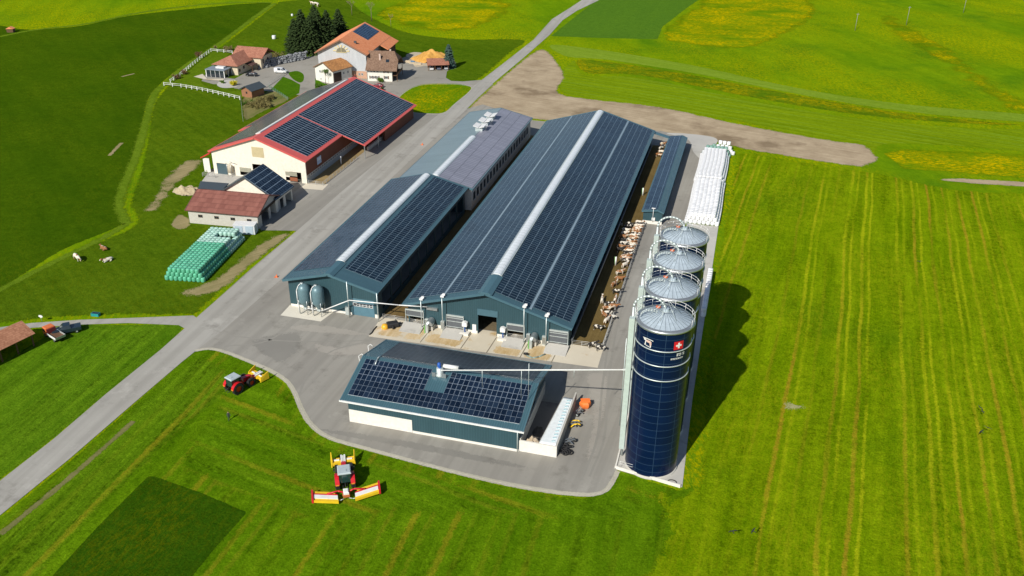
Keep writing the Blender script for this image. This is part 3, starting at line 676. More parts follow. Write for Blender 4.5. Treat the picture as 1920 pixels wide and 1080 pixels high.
# ================================================================== LARGE BLUE BARN
BX0, BX1, BY0, BY1, BHE, BHR = -68.1, -29.9, 160.8, 298.9, 5.6, 11.2
T = thing('cattle_barn', 'longest dark blue barn with solar roof and bright ridge skylight', 'barn', (0, 0, 0))
WY = BY0+1.4
def sx(px, py): return GY(px, py, WY).x
def sz(px, py): return GY(px, py, WY).z
wl = BX0+.8
doors = []
for (a, b, top) in ((763, 795, 3.9), (838.5, 869.5, 3.9), (896.5, 931, 4.9), (951.5, 983, 3.9), (1030, 1064.5, 3.9)):
    x0 = sx(a, 610+(a-763)*.09); x1 = sx(b, 610+(b-763)*.09); doors.append((x0, x1, top))
opS = [(max(.3, d[0]-wl), d[1]-wl, .0, d[2]) for d in doors]
eo = [(3+i*6.2, 8.4+i*6.2, 1.1, 4.3) for i in range(21)]
L, R = gable(T, BX0, BX1, BY0, BY1, BHE, BHR, oh=(.8, 1.4), walls=m_teal, opn={'S': opS, 'E': [(135.0-e[1], 135.0-e[0], e[2], e[3]) for e in eo], 'W': eo}, th=.35)
LN = BY1-BY0
for u0, u1 in ((1.2, LN-2.2),):
    arr(T, L, [(u0, u1, .9, .9+5*1.68), (u0, u1, 10.1, 10.1+5*1.68-.02)], m_pv)
for u0, u1 in ((2.0, LN-1.2),):
    arr(T, R, [(u0, u1, .9, .9+5*1.68), (u0, u1, 10.1, 10.1+5*1.68-.02)], m_pv)
ridge_light(T, -49, BY0+9, BY1-1.5, BHR+.25, 1.0)
mb = MB(); mb.hexa([(-50.6, BY0-.2, BHR-.2), (-47.4, BY0-.2, BHR-.2), (-47.4, BY0+8.6, BHR-.2), (-50.6, BY0+8.6, BHR-.2), (-49.6, BY0-.2, BHR+.28), (-48.4, BY0-.2, BHR+.28), (-48.4, BY0+8.6, BHR+.28), (-49.6, BY0+8.6, BHR+.28)]); mb.build('ridge_cap', m_tealtrim, T)
for s_ in (L, R):
    mb = MB(); s_.slab(mb, 1, LN-1, 9.45, 9.95, .02, .16); mb.build('cable_tray', mat('tray_blue_grey', (.24, .32, .38), .45), T)
for k, (x0, x1, top) in enumerate(doors):
    if k == 2:
        plate(T, 'sliding_door', x0-.1, x1+.3, top, top+1.5, WY, m_tealtrim, .14); continue
    mb = MB()
    mb.box(x0-.1, x1+.1, WY-.30, WY-.04, top-.3, top+.05, 1)       # roller box
    closed = k in (1, 4)
    zb = .9 if closed else 2.2
    mb.box(x0+.1, x1-.1, WY-.16, WY-.06, zb, top-.32, 0)
    for zz in ([zb, (zb+top)/2-.1, zb+(top-zb)*.75] if closed else [zb]): mb.box(x0+.05, x1-.05, WY-.24, WY-.17, zz, zz+.14, 1)
    for x in (x0-.12, x1): mb.box(x, x+.14, WY-.32, WY-.03, 0, top-.31, 1)
    mb.build('roller_door', [m_curtain, m_galv2], T)
    mb = MB()
    for zz in (.5, .85, 1.2): mb.tube((x0+.1, WY+.1, zz), (x1-.1, WY+.1, zz), .05, 6)
    for f in (.02, .5, .98): mb.tube((x0+(x1-x0)*f, WY+.1, .1), (x0+(x1-x0)*f, WY+.1, 1.3), .05, 6)
    mb.build('gate_bars', m_rail, T)
    rm = MB(); rm.hexa([(x0-.4, WY-4.0, .09), (x1+.4, WY-4.0, .09), (x1+.4, WY-.4, .09), (x0-.4, WY-.4, .09), (x0-.4, WY-4.0, .14), (x1+.4, WY-4.0, .14), (x1+.4, WY-.4, .7), (x0-.4, WY-.4, .7)])
    rm.build('ramp', conc2, T)
for i, (px, py) in enumerate(((795.6, 610), (834.6, 614), (985, 634), (1026, 643))):
    x = sx(px, py); mb = MB(); zr_ = BHE+(BHR-BHE)*(1-abs(x+49)/19.1)
    mb.tube((x, BY0-.15, .05), (x, BY0-.15, zr_+.15), .10, 8); mb.tube((x, BY0-.15, zr_+.1), (x, BY0+.5, zr_+.65), .07, 6)
    o = mb.build('downpipe', m_galv2, T)
    b = MB(); b.box(x-.45, x+.35, BY0+.1, BY0+.9, zr_+.28, zr_+.6); b.box(x-.1, x+.5, BY0+.5, BY0+.9, zr_+.62, zr_+.95); b.build('camera_box', m_wpaint, o)
plate(T, 'wall_lamp', sx(801, 574), sx(821, 577), 4.55, 5.1, WY-.02, m_galv, .5)
plate(T, 'service_door', sx(886, 617), sx(893, 618), .1, 2.3, WY-.03, m_wpaint, .1)
# base plinth pieces (white) between doors
mb = MB(); xs = [wl]+[v for d in doors for v in (d[0]-.15, d[1]+.15)]+[-30.7]
for a, b in zip(xs[::2], xs[1::2]):
    if b-a > .3: mb = MB(); mb.box(a, b, WY-.06, WY-.003, .08, .75); mb.build('plinth', m_white, T)
# back and east wall details: curtain rolls, posts
for (x, sgn) in ((BX0+.8, -1), (BX1-.8, 1)):
    mb = MB(); mb.tube((x+sgn*.35, BY0+2.5, 1.25), (x+sgn*.35, BY1-3, 1.25), .28, 10); mb.build('curtain_roll', m_curtain, T)
mb = MB(); mb.box(-33.6, -33.35, WY+3, BY1-3, .1, 1.2); mb.build('stall_wall', m_conc, T)
for i in range(30): mb = MB(); mb.tube((-36, WY+4+i*4.4, .1), (-36, WY+4+i*4.4, 6.5), .12, 6); mb.build('inner_post', m_conc, T)

# feeder hoods, boxes in front of the big barn
def hood(px, py, label):
    x = sx(px, py); T2 = thing('feed_hood', label, 'feeder', (x, WY-1.5, .08), 0, 'metal hoods before the large barn')
    mb = MB(); n = 8; P = [(.75*cos(pi*i/n), 1.9+.75*sin(pi*i/n)) for i in range(n+1)]
    P2 = P+[(-.75, 1.5), (.75, 1.5)]
    mb.prism(P2, -.8, 1.2, axis='y'); mb.build('hood', m_galv, T2)
    mb = MB(); mb.box(-.55, .0, -1.5, -.7, 0, 2.1); mb.build('panel', m_galv2, T2)
    mb = MB(); mb.box(-.85, -.6, -1.6, -.7, 0, 1.7); mb.build('side_guard', mat('green_guard', (.18, .42, .12), .5), T2)
    for k in (-.65, .65):
        mb = MB(); mb.tube((k, .9, 0), (k, .9, 1.6), .06, 6); mb.build('leg', m_galv, T2)
    mb = MB(); mb.box(-.6, .7, -.3, 1.0, .05, 1.0); mb.build('trough', m_conc, T2)
hood(811, 614, 'arched metal hood between the first and second roller doors of the large barn')
hood(1003, 644, 'arched metal hood beside the rightmost roller door of the large barn')
for px, py, l in ((801.5, 611, 'grey cabinet left of the left metal hood'), (831.5, 615, 'grey cabinet right of the left metal hood'), (991, 639, 'grey cabinet left of the right metal hood'), (1020.5, 645, 'grey cabinet right of the right metal hood')):
    x = sx(px, py); t_ = thing('cabinet', l, 'cabinet', (x, WY-.35, .08), 0, 'grey cabinets on the barn front')
    mb = MB(); mb.box(-.4, .4, -.3, .25, 0, 2.1); mb.build('casing', m_galv2, t_)
    mb = MB(); mb.box(-.34, .34, -.34, -.31, .12, 1.95); mb.build('cabinet_door', m_galv, t_)
for px, py, l in ((874, 615, 'white box on a blue post beside the barn service door'), (945, 627, 'white box on a blue post left of the open middle door')):
    x = sx(px, py); t_ = thing('calf_feeder', l, 'feeder', (x, WY-.9, .08), 0, 'boxes on blue posts before the large barn')
    mb = MB(); mb.box(-.55, .55, -.4, .4, 2.0, 2.9); mb.prism([(-.6, 2.9), (.6, 2.9), (0, 3.15)], -.45, .45); mb.build('box', m_wpaint, t_)
    mb = MB(); mb.box(-.15, .15, -.12, .12, 0, 2.0); mb.build('post', mat('blue_paint', (.03, .08, .25), .5), t_)
    mb = MB(); mb.box(-1.0, 1.0, -.9, .5, 0, .5); mb.build('base', m_white, t_)

# ================================================================== SECOND BLUE BARN (narrow)
T = thing('narrow_barn', 'narrow dark blue barn nearest the road, two feed silos at its front', 'barn', (0, 0, 0))
x0, x1, y0, y1, he, hr, xr = -97.1, -73.9, 161.0, 226.6, 7.38, 10.4, -85.8
WYB = y0+1.3
d0 = GY(662, 592, WYB).x; d1 = GY(703, 598, WYB).x
L, R = gable(T, x0, x1, y0, y1, he, hr, xr, oh=(.6, 1.3), walls=m_teal, opn={'S': [(d0-(x0+.6), d1-(x0+.6), 0, 4.4)], 'E': [(2+i*6, 7.4+i*6, 1.2, 5.6) for i in range(10)]}, th=.35)
arr(T, L, [(.6, 61.5, .7, 11.0)], panels('solar_modules_narrow', 1.9, 1.15, base=(.022, .038, .065), line=(.10, .16, .22), lw=.05, rough=.22))
arr(T, R, [(4.5, 64.5, .9, 10.0)], m_pv)
ridge_light(T, xr, y0+7, y1-1, hr+.25, .9)
mb = MB(); mb.hexa([(xr-.9, y0-.2, hr-.2), (xr+1.6, y0-.2, hr-.3), (xr+1.6, y0+6.6, hr-.3), (xr-.9, y0+6.6, hr-.2), (xr-.5, y0-.2, hr+.22), (xr+.7, y0-.2, hr+.22), (xr+.7, y0+6.6, hr+.22), (xr-.5, y0+6.6, hr+.22)]); mb.build('ridge_cap', m_tealtrim, T)
mb = MB(); mb.box(d0+.02, d1-.02, WYB+.02, WYB+.12, .1, 4.38, 0)
for zz in (2.6, 3.15, 3.5):
    pass
mb.box(d0+.3, d1-.3, WYB-.05, WYB+.015, 2.55, 3.3, 1)
for i in range(7): 
    xx = d0+.3+(d1-d0-.6)*i/6; mb.box(xx-.05, xx+.05, WYB-.09, WYB-.055, 2.5, 3.35, 2)
for zz in (2.5, 2.9, 3.3): mb.box(d0+.3, d1-.3, WYB-.13, WYB-.095, zz, zz+.08, 2)
mb.build('sectional_door', [mat('teal_door', (.09, .19, .24), .45), m_glass, m_wpaint], T)
for xx in (GY(655, 590, y0-.1).x, x1-.2):
    mb = MB(); mb.tube((xx, y0-.1, .05), (xx, y0-.1, he+ (hr-he)*max(0, 1-(xx-xr)/(x1-xr)) if xx < x1-.3 else he), .11, 8); mb.build('downpipe', m_galv2, T)
mb = MB(); mb.box(x0+.7, d0-.2, WYB-.06, WYB-.003, .06, .6); mb.build('plinth', m_white, T); mb = MB(); mb.box(d1+.1, x1-.65, WYB-.06, WYB-.003, .06, 1.0); mb.build('plinth', m_white, T)
mb = MB(); mb.box(d0-1.6, d0-.6, WYB-.5, WYB-.07, .08, 2.1); mb.build('meter_cabinet', m_galv2, T)
# rear part
xa, xb, ya, yb, h2, r2_ = -95.7, -72.6, 226.9, 296.7, 6.9, 9.5
T2 = thing('rear_barn', 'far half of narrow barn, pale violet sky sheen painted on solar roof, three white vents', 'barn', (0, 0, 0))
L, R = gable(T2, xa, xb, ya, yb, h2, r2_, oh=(.6, .6), walls=m_white, roofm=m_greyroof, opn={'E': [(1.5+i*3.4, 4.2+i*3.4, 2.2, 4.9) for i in range(19)]}, th=.3)
arr(T2, R, [(.5, 69.3, .3, 11.4)], m_pv_sheen)
ridge_light(T2, (xa+xb)/2, ya+1, ya+37, r2_+.25, .9)
for i in range(3):
    yy = ya+45+i*6.2; mb = MB(); xm = (xa+xb)/2
    mb.box(xm-1.2, xm+1.2, yy-1.6, yy+1.6, r2_-.4, r2_+.7)
    o = mb.build('roof_vent', m_galv2, T2)
    mb = MB()
    for k in (-1, 1): mb.hexa([(xm+k*.1, yy-2, r2_+.9), (xm+k*1.9, yy-2, r2_+1.4), (xm+k*1.9, yy+2, r2_+1.4), (xm+k*.1, yy+2, r2_+.9), (xm+k*.1, yy-2, r2_+1.05), (xm+k*1.9, yy-2, r2_+1.55), (xm+k*1.9, yy+2, r2_+1.55), (xm+k*.1, yy+2, r2_+1.05)])
    mb.build('vent_flap', m_wpaint, o)

# ================================================================== STORAGE SHED (front)
SX0, SX1, SY0, SY1, SHE, SHR = -65.8, -30.9, 123.8, 146.1, 5.4, 8.4
# ridge along X: build local frame with ridge along local y, rotated -90deg : local y -> world x
T = thing('storage_shed', 'wide dark blue shed with solar roof standing in front of the large barn', 'shed', (SX0, SY1, 0), -pi/2)
# local x = -(world y) + SY1 -> 0..22.3 ; local y = world x - SX0 -> 0..34.9
W_, LN = SY1-SY0, SX1-SX0
L, R = gable(T, 0, W_, 0, LN, SHE, SHR, oh=(1.0, 1.0), walls=m_teal, th=.3, opn={'N': [(4, 12, 0, 4.2)]})
# front slope = R : e0=(W,0) u along world x, v up to ridge
cols, rows = 34, 7; pw, ph = .97, 1.32; u0, v0 = .9, 1.55
cnt = 0
pm = MB(); pm.box(0, pw-.03, 0, ph-.03, 0, .05); k = 1
hole = lambda c, r: 14 <= c <= 17 and r >= 3
base_me = None
rest = MB()
for r in range(rows):
    for c in range(cols):
        if hole(c, r): continue
        P = R.p(u0+c*pw, v0+r*ph, .06)
        if cnt < 100:
            if base_me is None:
                mb = MB(); mb.box(0, pw-.03, 0, ph-.03, 0, .05); o = mb.build('solar_panel', m_pv1, T, merge=False); base_me = o.data
            else:
                o = bpy.data.objects.new('solar_panel', base_me); C.objects.link(o); o.parent = T
            mw = Matrix((R.U, R.V, R.N)).transposed().to_4x4(); mw.translation = P; o.matrix_local = mw; cnt += 1
        else:
            R.slab(rest, u0+c*pw, u0+c*pw+pw-.03, v0+r*ph, v0+r*ph+ph-.03, .06, .11)
            q = len(rest.f)-5; rest.uv[q] = [(c*pw, r*ph), (c*pw+pw, r*ph), (c*pw+pw, r*ph+ph), (c*pw, r*ph+ph)]
o = rest.build('solar_array', m_pv_shed, T, merge=False); o['kind'] = 'stuff'
mb = MB(); R.slab(mb, u0-.03, u0+cols*pw, v0-.04, v0+3*ph, .012, .03); R.slab(mb, u0-.03, u0+14*pw, v0+3*ph, v0+rows*ph, .012, .03); R.slab(mb, u0+18*pw, u0+cols*pw, v0+3*ph, v0+rows*ph, .012, .03); mb.build('mounting_frame', m_galv2, T)
arr(T, L, [(1.2, LN-3.2, .5, 10.6)], panels('solar_modules_back', .99, 1.7, base=(.02, .026, .038), line=(.16, .19, .22), lw=.05, rough=.3))
mb = MB(); mb.box(W_-.12, W_+.16, -.2, LN+.2, SHE-.28, SHE+.02); mb.build('gutter', m_wpaint, T)
mb = MB(); mb.box(W_-1.0, W_-.94, 1.05, 13.6, .1, 2.9); o = mb.build('concrete_panel', m_white, T)
mb = MB(); mb.box(W_-1.0, W_-.93, 13.65, LN-1.0, .06, .55); mb.build('plinth', m_white, T)
mb = MB(); mb.tube((W_-.85, LN-1.2, .1), (W_-.85, LN-1.2, SHE-.3), .09, 8); mb.build('downpipe', m_galv2, T)
for i in range(7):
    mb = MB(); mb.box(W_-.9, W_-.4, 3+i*4.6, 3.15+i*4.6, SHE-.55, SHE-.32); mb.build('eave_bracket', m_galv2, T)
P0 = R.p(3.2, 10.9, .1); mb = MB(); mb.path([R.p(3.2, 9.6, .12), R.p(3.2, 11.0, .35), (W_/2-.6, 3.2, SHR+.1)], .12, 6, 0); mb.build('ridge_clip', m_galv2, T)

# cyclone on the shed roof + pipe to the silo
cyx, cyy = -49.6, 133.4; zr_ = SHR-(abs(cyy-(SY0+SY1)/2)/11.15)*3
T = thing('roof_blower', 'metal blower with blue motor on the front shed roof', 'blower', (cyx, cyy, zr_-.15))
mb = MB(); mb.lathe([(.9, 0), (.9, .3), (.65, .5), (.65, 1.6), (0, 1.6)], 14); mb.build('drum', m_galv2, T)
mb = MB(); mb.lathe([(.36, 1.9), (.36, 2.5), (.2, 2.7), (0, 2.7)], 10, c=(-.1, 0, 0)); mb.lathe([(.3, 1.6), (.3, 1.9)], 10); mb.build('motor', mat('blue_motor', (.02, .10, .42), .4), T)
mb = MB(); mb.tube((.4, .9, 1.5), (3.4, 1.0, 1.5), .42, 12); mb.build('silencer', m_wpaint, T)
mb = MB()
for k in (-1, 1): mb.box(.6 if k > 0 else -1.3, 1.5 if k > 0 else -.6, -.9, -.8, 0, .9)
mb.build('support_frame', m_galv, T)
T = thing('conveyor_pipe', 'long thin white conveyor pipe crossing from the shed roof to the nearest silo', 'pipe', (0, 0, 0))
A = Vector((cyx+.4, cyy-.4, zr_+1.2)); B = Vector((-14.3, 128.6, 18.4))
mb = MB(); mb.tube(A, B, .12, 8); mb.build('pipe', m_wpaint, T)
mb = MB(); mb.tube(B+Vector((-.5, 0, -.1)), B+Vector((1.0, 0, .3)), .2, 8); mb.tube(B+Vector((0, 0, -.5)), B+Vector((.1, 0, .9)), .12, 6); mb.build('pipe_joint', m_wpaint, T)
for t_ in (.24, .46, .5, .74):
    p = A.lerp(B, t_); mb = MB(); zb = max(6, p.z-4.5) if t_ < .6 else p.z-1.6
    if t_ < .6:
        zb = SHR-(abs(p.y-(SY0+SY1)/2)/11.15)*3 if p.x < SX1 else 5
    mb.tube((p.x, p.y, zb), (p.x, p.y, p.z+(1.4 if t_ == .5 else 0)), .05, 6); mb.build('strut', m_galv2, T)
# small tanks left of shed
for i, (px, py, l) in enumerate(((664, 700, 'small grey tank against the left end of the front shed'),)):
    p = G(654, 740); T = thing('side_tank', l, 'tank', (-66.3, 136.5, 0))
    mb = MB(); mb.lathe([(0, .4), (.5, 1.6), (1.2, 2.2), (1.2, 6.0), (.5, 6.7), (0, 6.7)], 18); mb.build('body', m_galv2, T)
    mb = MB(); mb.path([(-1.1, 0, 4.5), (-1.3, 0, 7.0), (-.6, 0, 7.6), (0, 0, 6.9)], .06); mb.path([(.3, 1.4, 5.5), (.1, 1.6, 8.6), (.6, 1.7, 9.0), (1.2, 1.8, 8.4)], .06); mb.build('vent_pipe', m_wpaint, T)
    for k in range(3):
        a = 2*pi*k/3; mb = MB(); mb.tube((1.1*cos(a), 1.1*sin(a), 0), (1.1*cos(a), 1.1*sin(a), 2.4), .07, 6); mb.build('leg', m_galv, T)

# ---- bunker beside the shed
T = thing('silage_bunker', 'open concrete bunker with pale walls at the right end of the front shed', 'bunker', (0, 0, 0))
bx0, bx1, by0, by1 = -31.9, -24.95, 125.0, 141.2
mb = MB(); mb.box(bx0, bx1, by0, by0+.3, 0, 2.4); mb.build('front_wall', m_white, T)
mb = MB(); mb.box(bx1-.3, bx1, by0+.3, by1+1.4, 0, 2.4); mb.build('side_wall', m_conc, T)
mb = MB(); mb.box(bx0+.02, bx0+.3, by0+.3, by1+3, 0, 2.7); mb.build('inner_wall', m_conc, T)
mb = MB(); mb.box(bx0+.3, bx1-.3, by0+.3, by1, .07, .11); mb.build('bunker_floor', asphalt('bunker_floor', (.10, .095, .09), (.24, .22, .20), stain=(.05, .045, .04)), T)
def heap(name, label, cat, cx, cy, rx, ry, h, m, rot=0, ragged=.25, n=34, flat=1.6, z0=.05, res=1.0):
    mb = MB(); g = []
    for j in range(n+1):
        row = []
        for i in range(n+1):
            u = -1+2*i/n; v = -1+2*j/n; r = (abs(u)**flat*1.0+abs(v)**flat)**(1/flat)
            nz = mnoise.fractal(Vector((u*2.3+cx, v*2.3+cy, 1.7)), .8, 2.1, 4)
            hh = max(0, 1-r+nz*ragged*.6)**.8 if r < 1.2 else 0
            row.append((u*rx, v*ry, hh*h*(1+nz*ragged)))
        g.append(row)
    for j in range(n):
        for i in range(n):
            q = [g[j][i], g[j][i+1], g[j+1][i+1], g[j+1][i]]
            if max(p[2] for p in q) > .01: mb.face(q, smooth=True)
    o = mb.build(name, m, None, (cx, cy, z0), rot); tag(o, label, cat); return o
# white covered clamp inside
T = thing('covered_silage', 'silage heap under white sheeting along the right bunker wall', 'silage heap', (0, 0, .1))
mb = MB(); n = 26; g = []
for j in range(n+1):
    y = by0+.5+(by1-.6-by0-.5)*j/n; row = []
    wdt = 3.7-1.3*(j/n)
    for i in range(13):
        t_ = i/12; x = bx1-.35-wdt*t_; z = 2.25*(1-.05*j/n)*(1-max(0, t_-.72)**2*11)+.05*mnoise.noise(Vector((x, y*1.5, 0)))
        row.append((x, y, max(0, z)))
    g.append(row)
for j in range(n):
    for i in range(12): mb.face([g[j][i], g[j][i+1], g[j+1][i+1], g[j+1][i]], smooth=True)
for row in (g[0], g[-1]): mb.face([(row[0][0], row[0][1], 0)]+row+[(row[-1][0], row[-1][1], 0)])
mb.face([g[j][12] for j in range(n+1)]+[(g[n][12][0], g[n][12][1], 0), (g[0][12][0], g[0][12][1], 0)])
mb.build('cover_sheet', mat('white_sheeting', (.78, .83, .84), .45), T)
for i in range(14):
    mb = MB(); y = by0+1.6+i*1.0; mb.box(-.32, .32, -.14, .14, 0, .12); mb.build('sheet_clip', mat('pale_blue_mark', (.45, .62, .66), .6), T, loc=(bx1-1.0, y, 2.2), rotz=.4)
heap('compost_heap', 'pale brown crumbly heap in the front corner of the bunker', 'heap', -29.9, 127.0, 1.7, 1.9, 2.3, soil('pale_compost', (.40, .32, .22), (.60, .50, .38), soft=False))
heap('dark_residue', 'dark wet silage remains on the bunker floor', 'heap', -29.9, 131.2, 1.2, 2.2, .35, soil('dark_residue', (.05, .045, .04), (.12, .11, .10), soft=False))

# ================================================================== ANNEX (long narrow shed right of the barn)
T = thing('long_shed', 'long narrow blue shed with solar roof between cow yard and lane', 'shed', (0, 0, 0))
L, R = gable(T, -24.95, -18.95, 232.2, 299.8, 3.9, 4.55, xr=-20.6, oh=(.35, .5), walls=m_teal, th=.2)
arr(T, L, [(.4, 67.0, .25, 4.2)], m_pv_blue)
mb = MB(); mb.box(-24.62, -19.28, 232.6, 232.69, .06, .95); mb.build('plinth', m_white, T)
mb = MB(); mb.tube((-21.8, 232.2, .9), (-21.8, 232.0, 5.2), .07, 6); mb.box(-22.3, -21.3, 231.8, 232.2, 5.0, 5.15); mb.build('lamp_post', m_wpaint, T)
mb = MB(); mb.box(-22.1, -21.2, 232.2, 232.6, 1.3, 2.1); mb.build('junction_box', m_wpaint, T)
mb = MB(); mb.hexa([(-30, 297.2, 5.0), (-24.9, 297.2, 3.8), (-24.9, 299.2, 3.8), (-30, 299.2, 5.0), (-30, 297.2, 5.3), (-24.9, 297.2, 4.1), (-24.9, 299.2, 4.1), (-30, 299.2, 5.3)])
o = mb.build('link_roof', m_tealtrim, T)

# ================================================================== SILOS
def silo_wall_mat():
    t = NT('blue_enamel_panels'); s = t.sep(t.uv())
    u = t.math('DIVIDE', s[0], 2*pi*4.52/9); v = t.math('DIVIDE', s[1], 1.475)
    fu = t.math('ABSOLUTE', t.math('SUBTRACT', t.math('FRACT', u), .5)); fv = t.math('ABSOLUTE', t.math('SUBTRACT', t.math('FRACT', v), .5))
    e = t.math('MAXIMUM', t.math('GREATER_THAN', fu, .488), t.math('GREATER_THAN', fv, .475))
    wn = t.n('ShaderNodeTexWhiteNoise'); t.set(wn.inputs[0], t.comb(t.math('FLOOR', u), t.math('FLOOR', v)))
    nz = t.noise(t.obj(), .5, 4)
    c = t.mix(t.math('ADD', t.math('MULTIPLY', wn.outputs[0], .5), t.math('MULTIPLY', nz, .5)), (.0008, .006, .030), (.002, .012, .052))
    ring = t.noise(t.map(t.uv(), (.1, 6, 1)), 1, 3)
    c = t.mix(t.math('MULTIPLY', t.ramp(ring, .5, .8), .25), c, (.004, .022, .065))
    c = t.mix(t.math('MULTIPLY', e, .5), c, (.05, .10, .17))
    return t.fin(c, .28, 0, .22)
m_silo = silo_wall_mat()
m_cone = mat('silo_roof_steel', (.46, .54, .60), .4, .2, .2, 1.2)
RS, HS = 4.52, 29.5
def silo(i, cx, cy, label):
    T = thing('tower_silo', label, 'silo', (cx, cy, 0), 0, 'row of four blue tower silos')
    mb = MB(); mb.lathe([(RS+.15, 0), (RS+.15, .5), (RS, .5)], 48); mb.build('base_ring', m_conc, T)
    mb = MB(); mb.lathe([(RS, .5), (RS, HS-.35)], 72, uvr=RS); mb.build('wall', m_silo, T)
    mb = MB(); mb.lathe([(RS+.02, HS-.45), (RS+.22, HS-.35), (RS+.28, HS-.1), (RS+.12, HS+.08), (RS-.3, HS+.16)], 56); mb.build('rim', m_galv, T)
    mb = MB(); mb.lathe([(RS-.25, HS+.05), (.6, HS+1.45), (.45, HS+1.9), (0, HS+1.95)], 40, smooth=False)
    for k in range(30):
        a = 2*pi*k/30; mb.tube((RS*.97*cos(a), RS*.97*sin(a), HS+.10), (.6*cos(a), .6*sin(a), HS+1.47), .035, 4, 1)
    mb.build('roof', [m_cone, mat('seam_dark', (.20, .25, .29), .5)], T)
    for z in (HS-3.6, HS-6.4, HS-9.2):
        mb = MB(); mb.lathe([(RS+.01, z-.06), (RS+.14, z-.06), (RS+.14, z+.08), (RS+.01, z+.08)], 56); mb.build('hoop', m_galv2, T)
    # railing around the back half
    mb = MB(); R_ = RS+.15
    for zz in (HS+.6, HS+1.15):
        pts = [(R_*cos(a), R_*sin(a), zz) for a in [radians(-20+8*k) for k in range(29)]]; mb.path(pts, .035, 5)
    for k in range(0, 29, 3):
        a = radians(-20+8*k); mb.tube((R_*cos(a), R_*sin(a), HS-.1), (R_*cos(a), R_*sin(a), HS+1.2), .04, 5)
    mb.build('railing', m_wpaint, T)
    # tripod over the roof
    mb = MB()
    for k in range(6):
        a = 2*pi*k/6+.3; mb.tube((2.6*cos(a), 2.6*sin(a), HS+.8), (.5*cos(a), .5*sin(a), HS+3.0), .035, 5)
        b = a+2*pi/6; mb.tube((.5*cos(a), .5*sin(a), HS+3.0), (.5*cos(b), .5*sin(b), HS+3.0), .03, 4)
        mb.tube((1.5*cos(a), 1.5*sin(a), HS+1.9), (1.5*cos(b), 1.5*sin(b), HS+1.9), .03, 4)
    mb.build('filler_frame', m_galv2, T)
    # fill pipe: up the left side and over to the centre, ladder cage
    a0 = radians(176)
    px_, py_ = (RS+.75)*cos(a0), (RS+.75)*sin(a0)
    mb = MB(); mb.tube((px_, py_, .3), (px_, py_, HS+1.2), .2, 10)
    arc = [(px_+(-px_)*(1-cos(t))/2, py_*(1-t/pi), HS+1.2+2.4*sin(t)) for t in [pi*k/12 for k in range(13)]]
    mb.path(arc, .2, 8); mb.build('fill_pipe', m_galv2, T)
    mb = MB(); lx, ly = -(RS+.55), -1.5
    mb.box(lx-.5, lx+.4, ly-.45, ly+.45, 3.4, HS+.2); mb.build('ladder_shaft', mat('pale_green_shaft', (.50, .58, .55), .4, .1), T)
    mb = MB()
    for k in (0, 1):
        mb.tube((lx-.75, ly-.1+k*.4, 8), (lx-.75, ly-.1+k*.4, HS-4), .05, 5)
    for z in range(9, 25): mb.tube((lx-.75, ly-.1, z), (lx-.75, ly+.3, z), .03, 4)
    mb.build('ladder', m_galv2, T)
    mb = MB(); arc2 = [(-(RS-.9)+.9-1.5*cos(t)+.3, -1.2+.3*t, HS+.5+1.0*sin(t)) for t in [pi*k/10 for k in range(11)]]; mb.path(arc2, .07, 6)
    mb.path([(x, y+.5, z) for x, y, z in arc2], .07, 6)
    for k in range(0, 11, 2): x, y, z = arc2[k]; mb.tube((x, y, z), (x, y+.5, z), .03, 4)
    mb.build('roof_ladder', m_galv2, T)
    mb = MB(); mb.lathe([(0, HS+.8), (.42, HS+.8), (.42, HS+1.05), (0, HS+1.1)], 12, c=(-1.4, 1.5, .25)); mb.build('hatch', mat('orange_hatch', (.62, .16, .07), .5), T)
    return T
SIL = [silo(0, -8.6, 128.3, 'nearest blue tower silo, the one carrying the flag and the cow emblem'),
       silo(1, -8.68, 139.35, 'second blue tower silo from the front'),
       silo(2, -8.76, 150.4, 'third blue tower silo from the front'),
       silo(3, -8.84, 161.45, 'farthest blue tower silo, next to the white bales')]
# markings on the first silo: curved plates
def curved(T, name, poly, a0, z0, m, r=RS+.025, sub=1.0):
    """poly (s,z) metres, wrapped round the wall at angle a0"""
    mb = MB(); mb.face([((r)*cos(a0+s/r), (r)*sin(a0+s/r), z0+z) for s, z in poly]); return mb.build(name, m, T, merge=False)
m_mark = mat('white_marking', (.80, .80, .78), .5); m_flag = mat('flag_red', (.62, .01, .02), .5); m_pink = mat('emblem_pink', (.66, .46, .40), .5)
T = SIL[0]; af = radians(-52); zf = HS-2.5
FL = []
for k in range(6):
    s0 = -.85+1.7*k/6; s1 = -.85+1.7*(k+1)/6; FL.append([(s0, -.75), (s1, -.75), (s1, .75), (s0, .75)])
mb = MB()
for q in FL: mb.face([((RS+.03)*cos(af+s/RS), (RS+.03)*sin(af+s/RS), zf+z) for s, z in q])
def cbox(s0, s1, z0, z1, mi=1, r=RS+.05, a=af, zc=zf):
    mb.face([(r*cos(a+s/RS), r*sin(a+s/RS), zc+z) for s, z in ((s0, z0), (s1, z0), (s1, z1), (s0, z1))], mi)
cbox(-.16, .16, -.5, -.16); cbox(-.5, 0, -.16, .16); cbox(0, .5, -.16, .16); cbox(-.16, .16, .16, .5)
mb.build('flag', [m_flag, m_mark], T, merge=False)
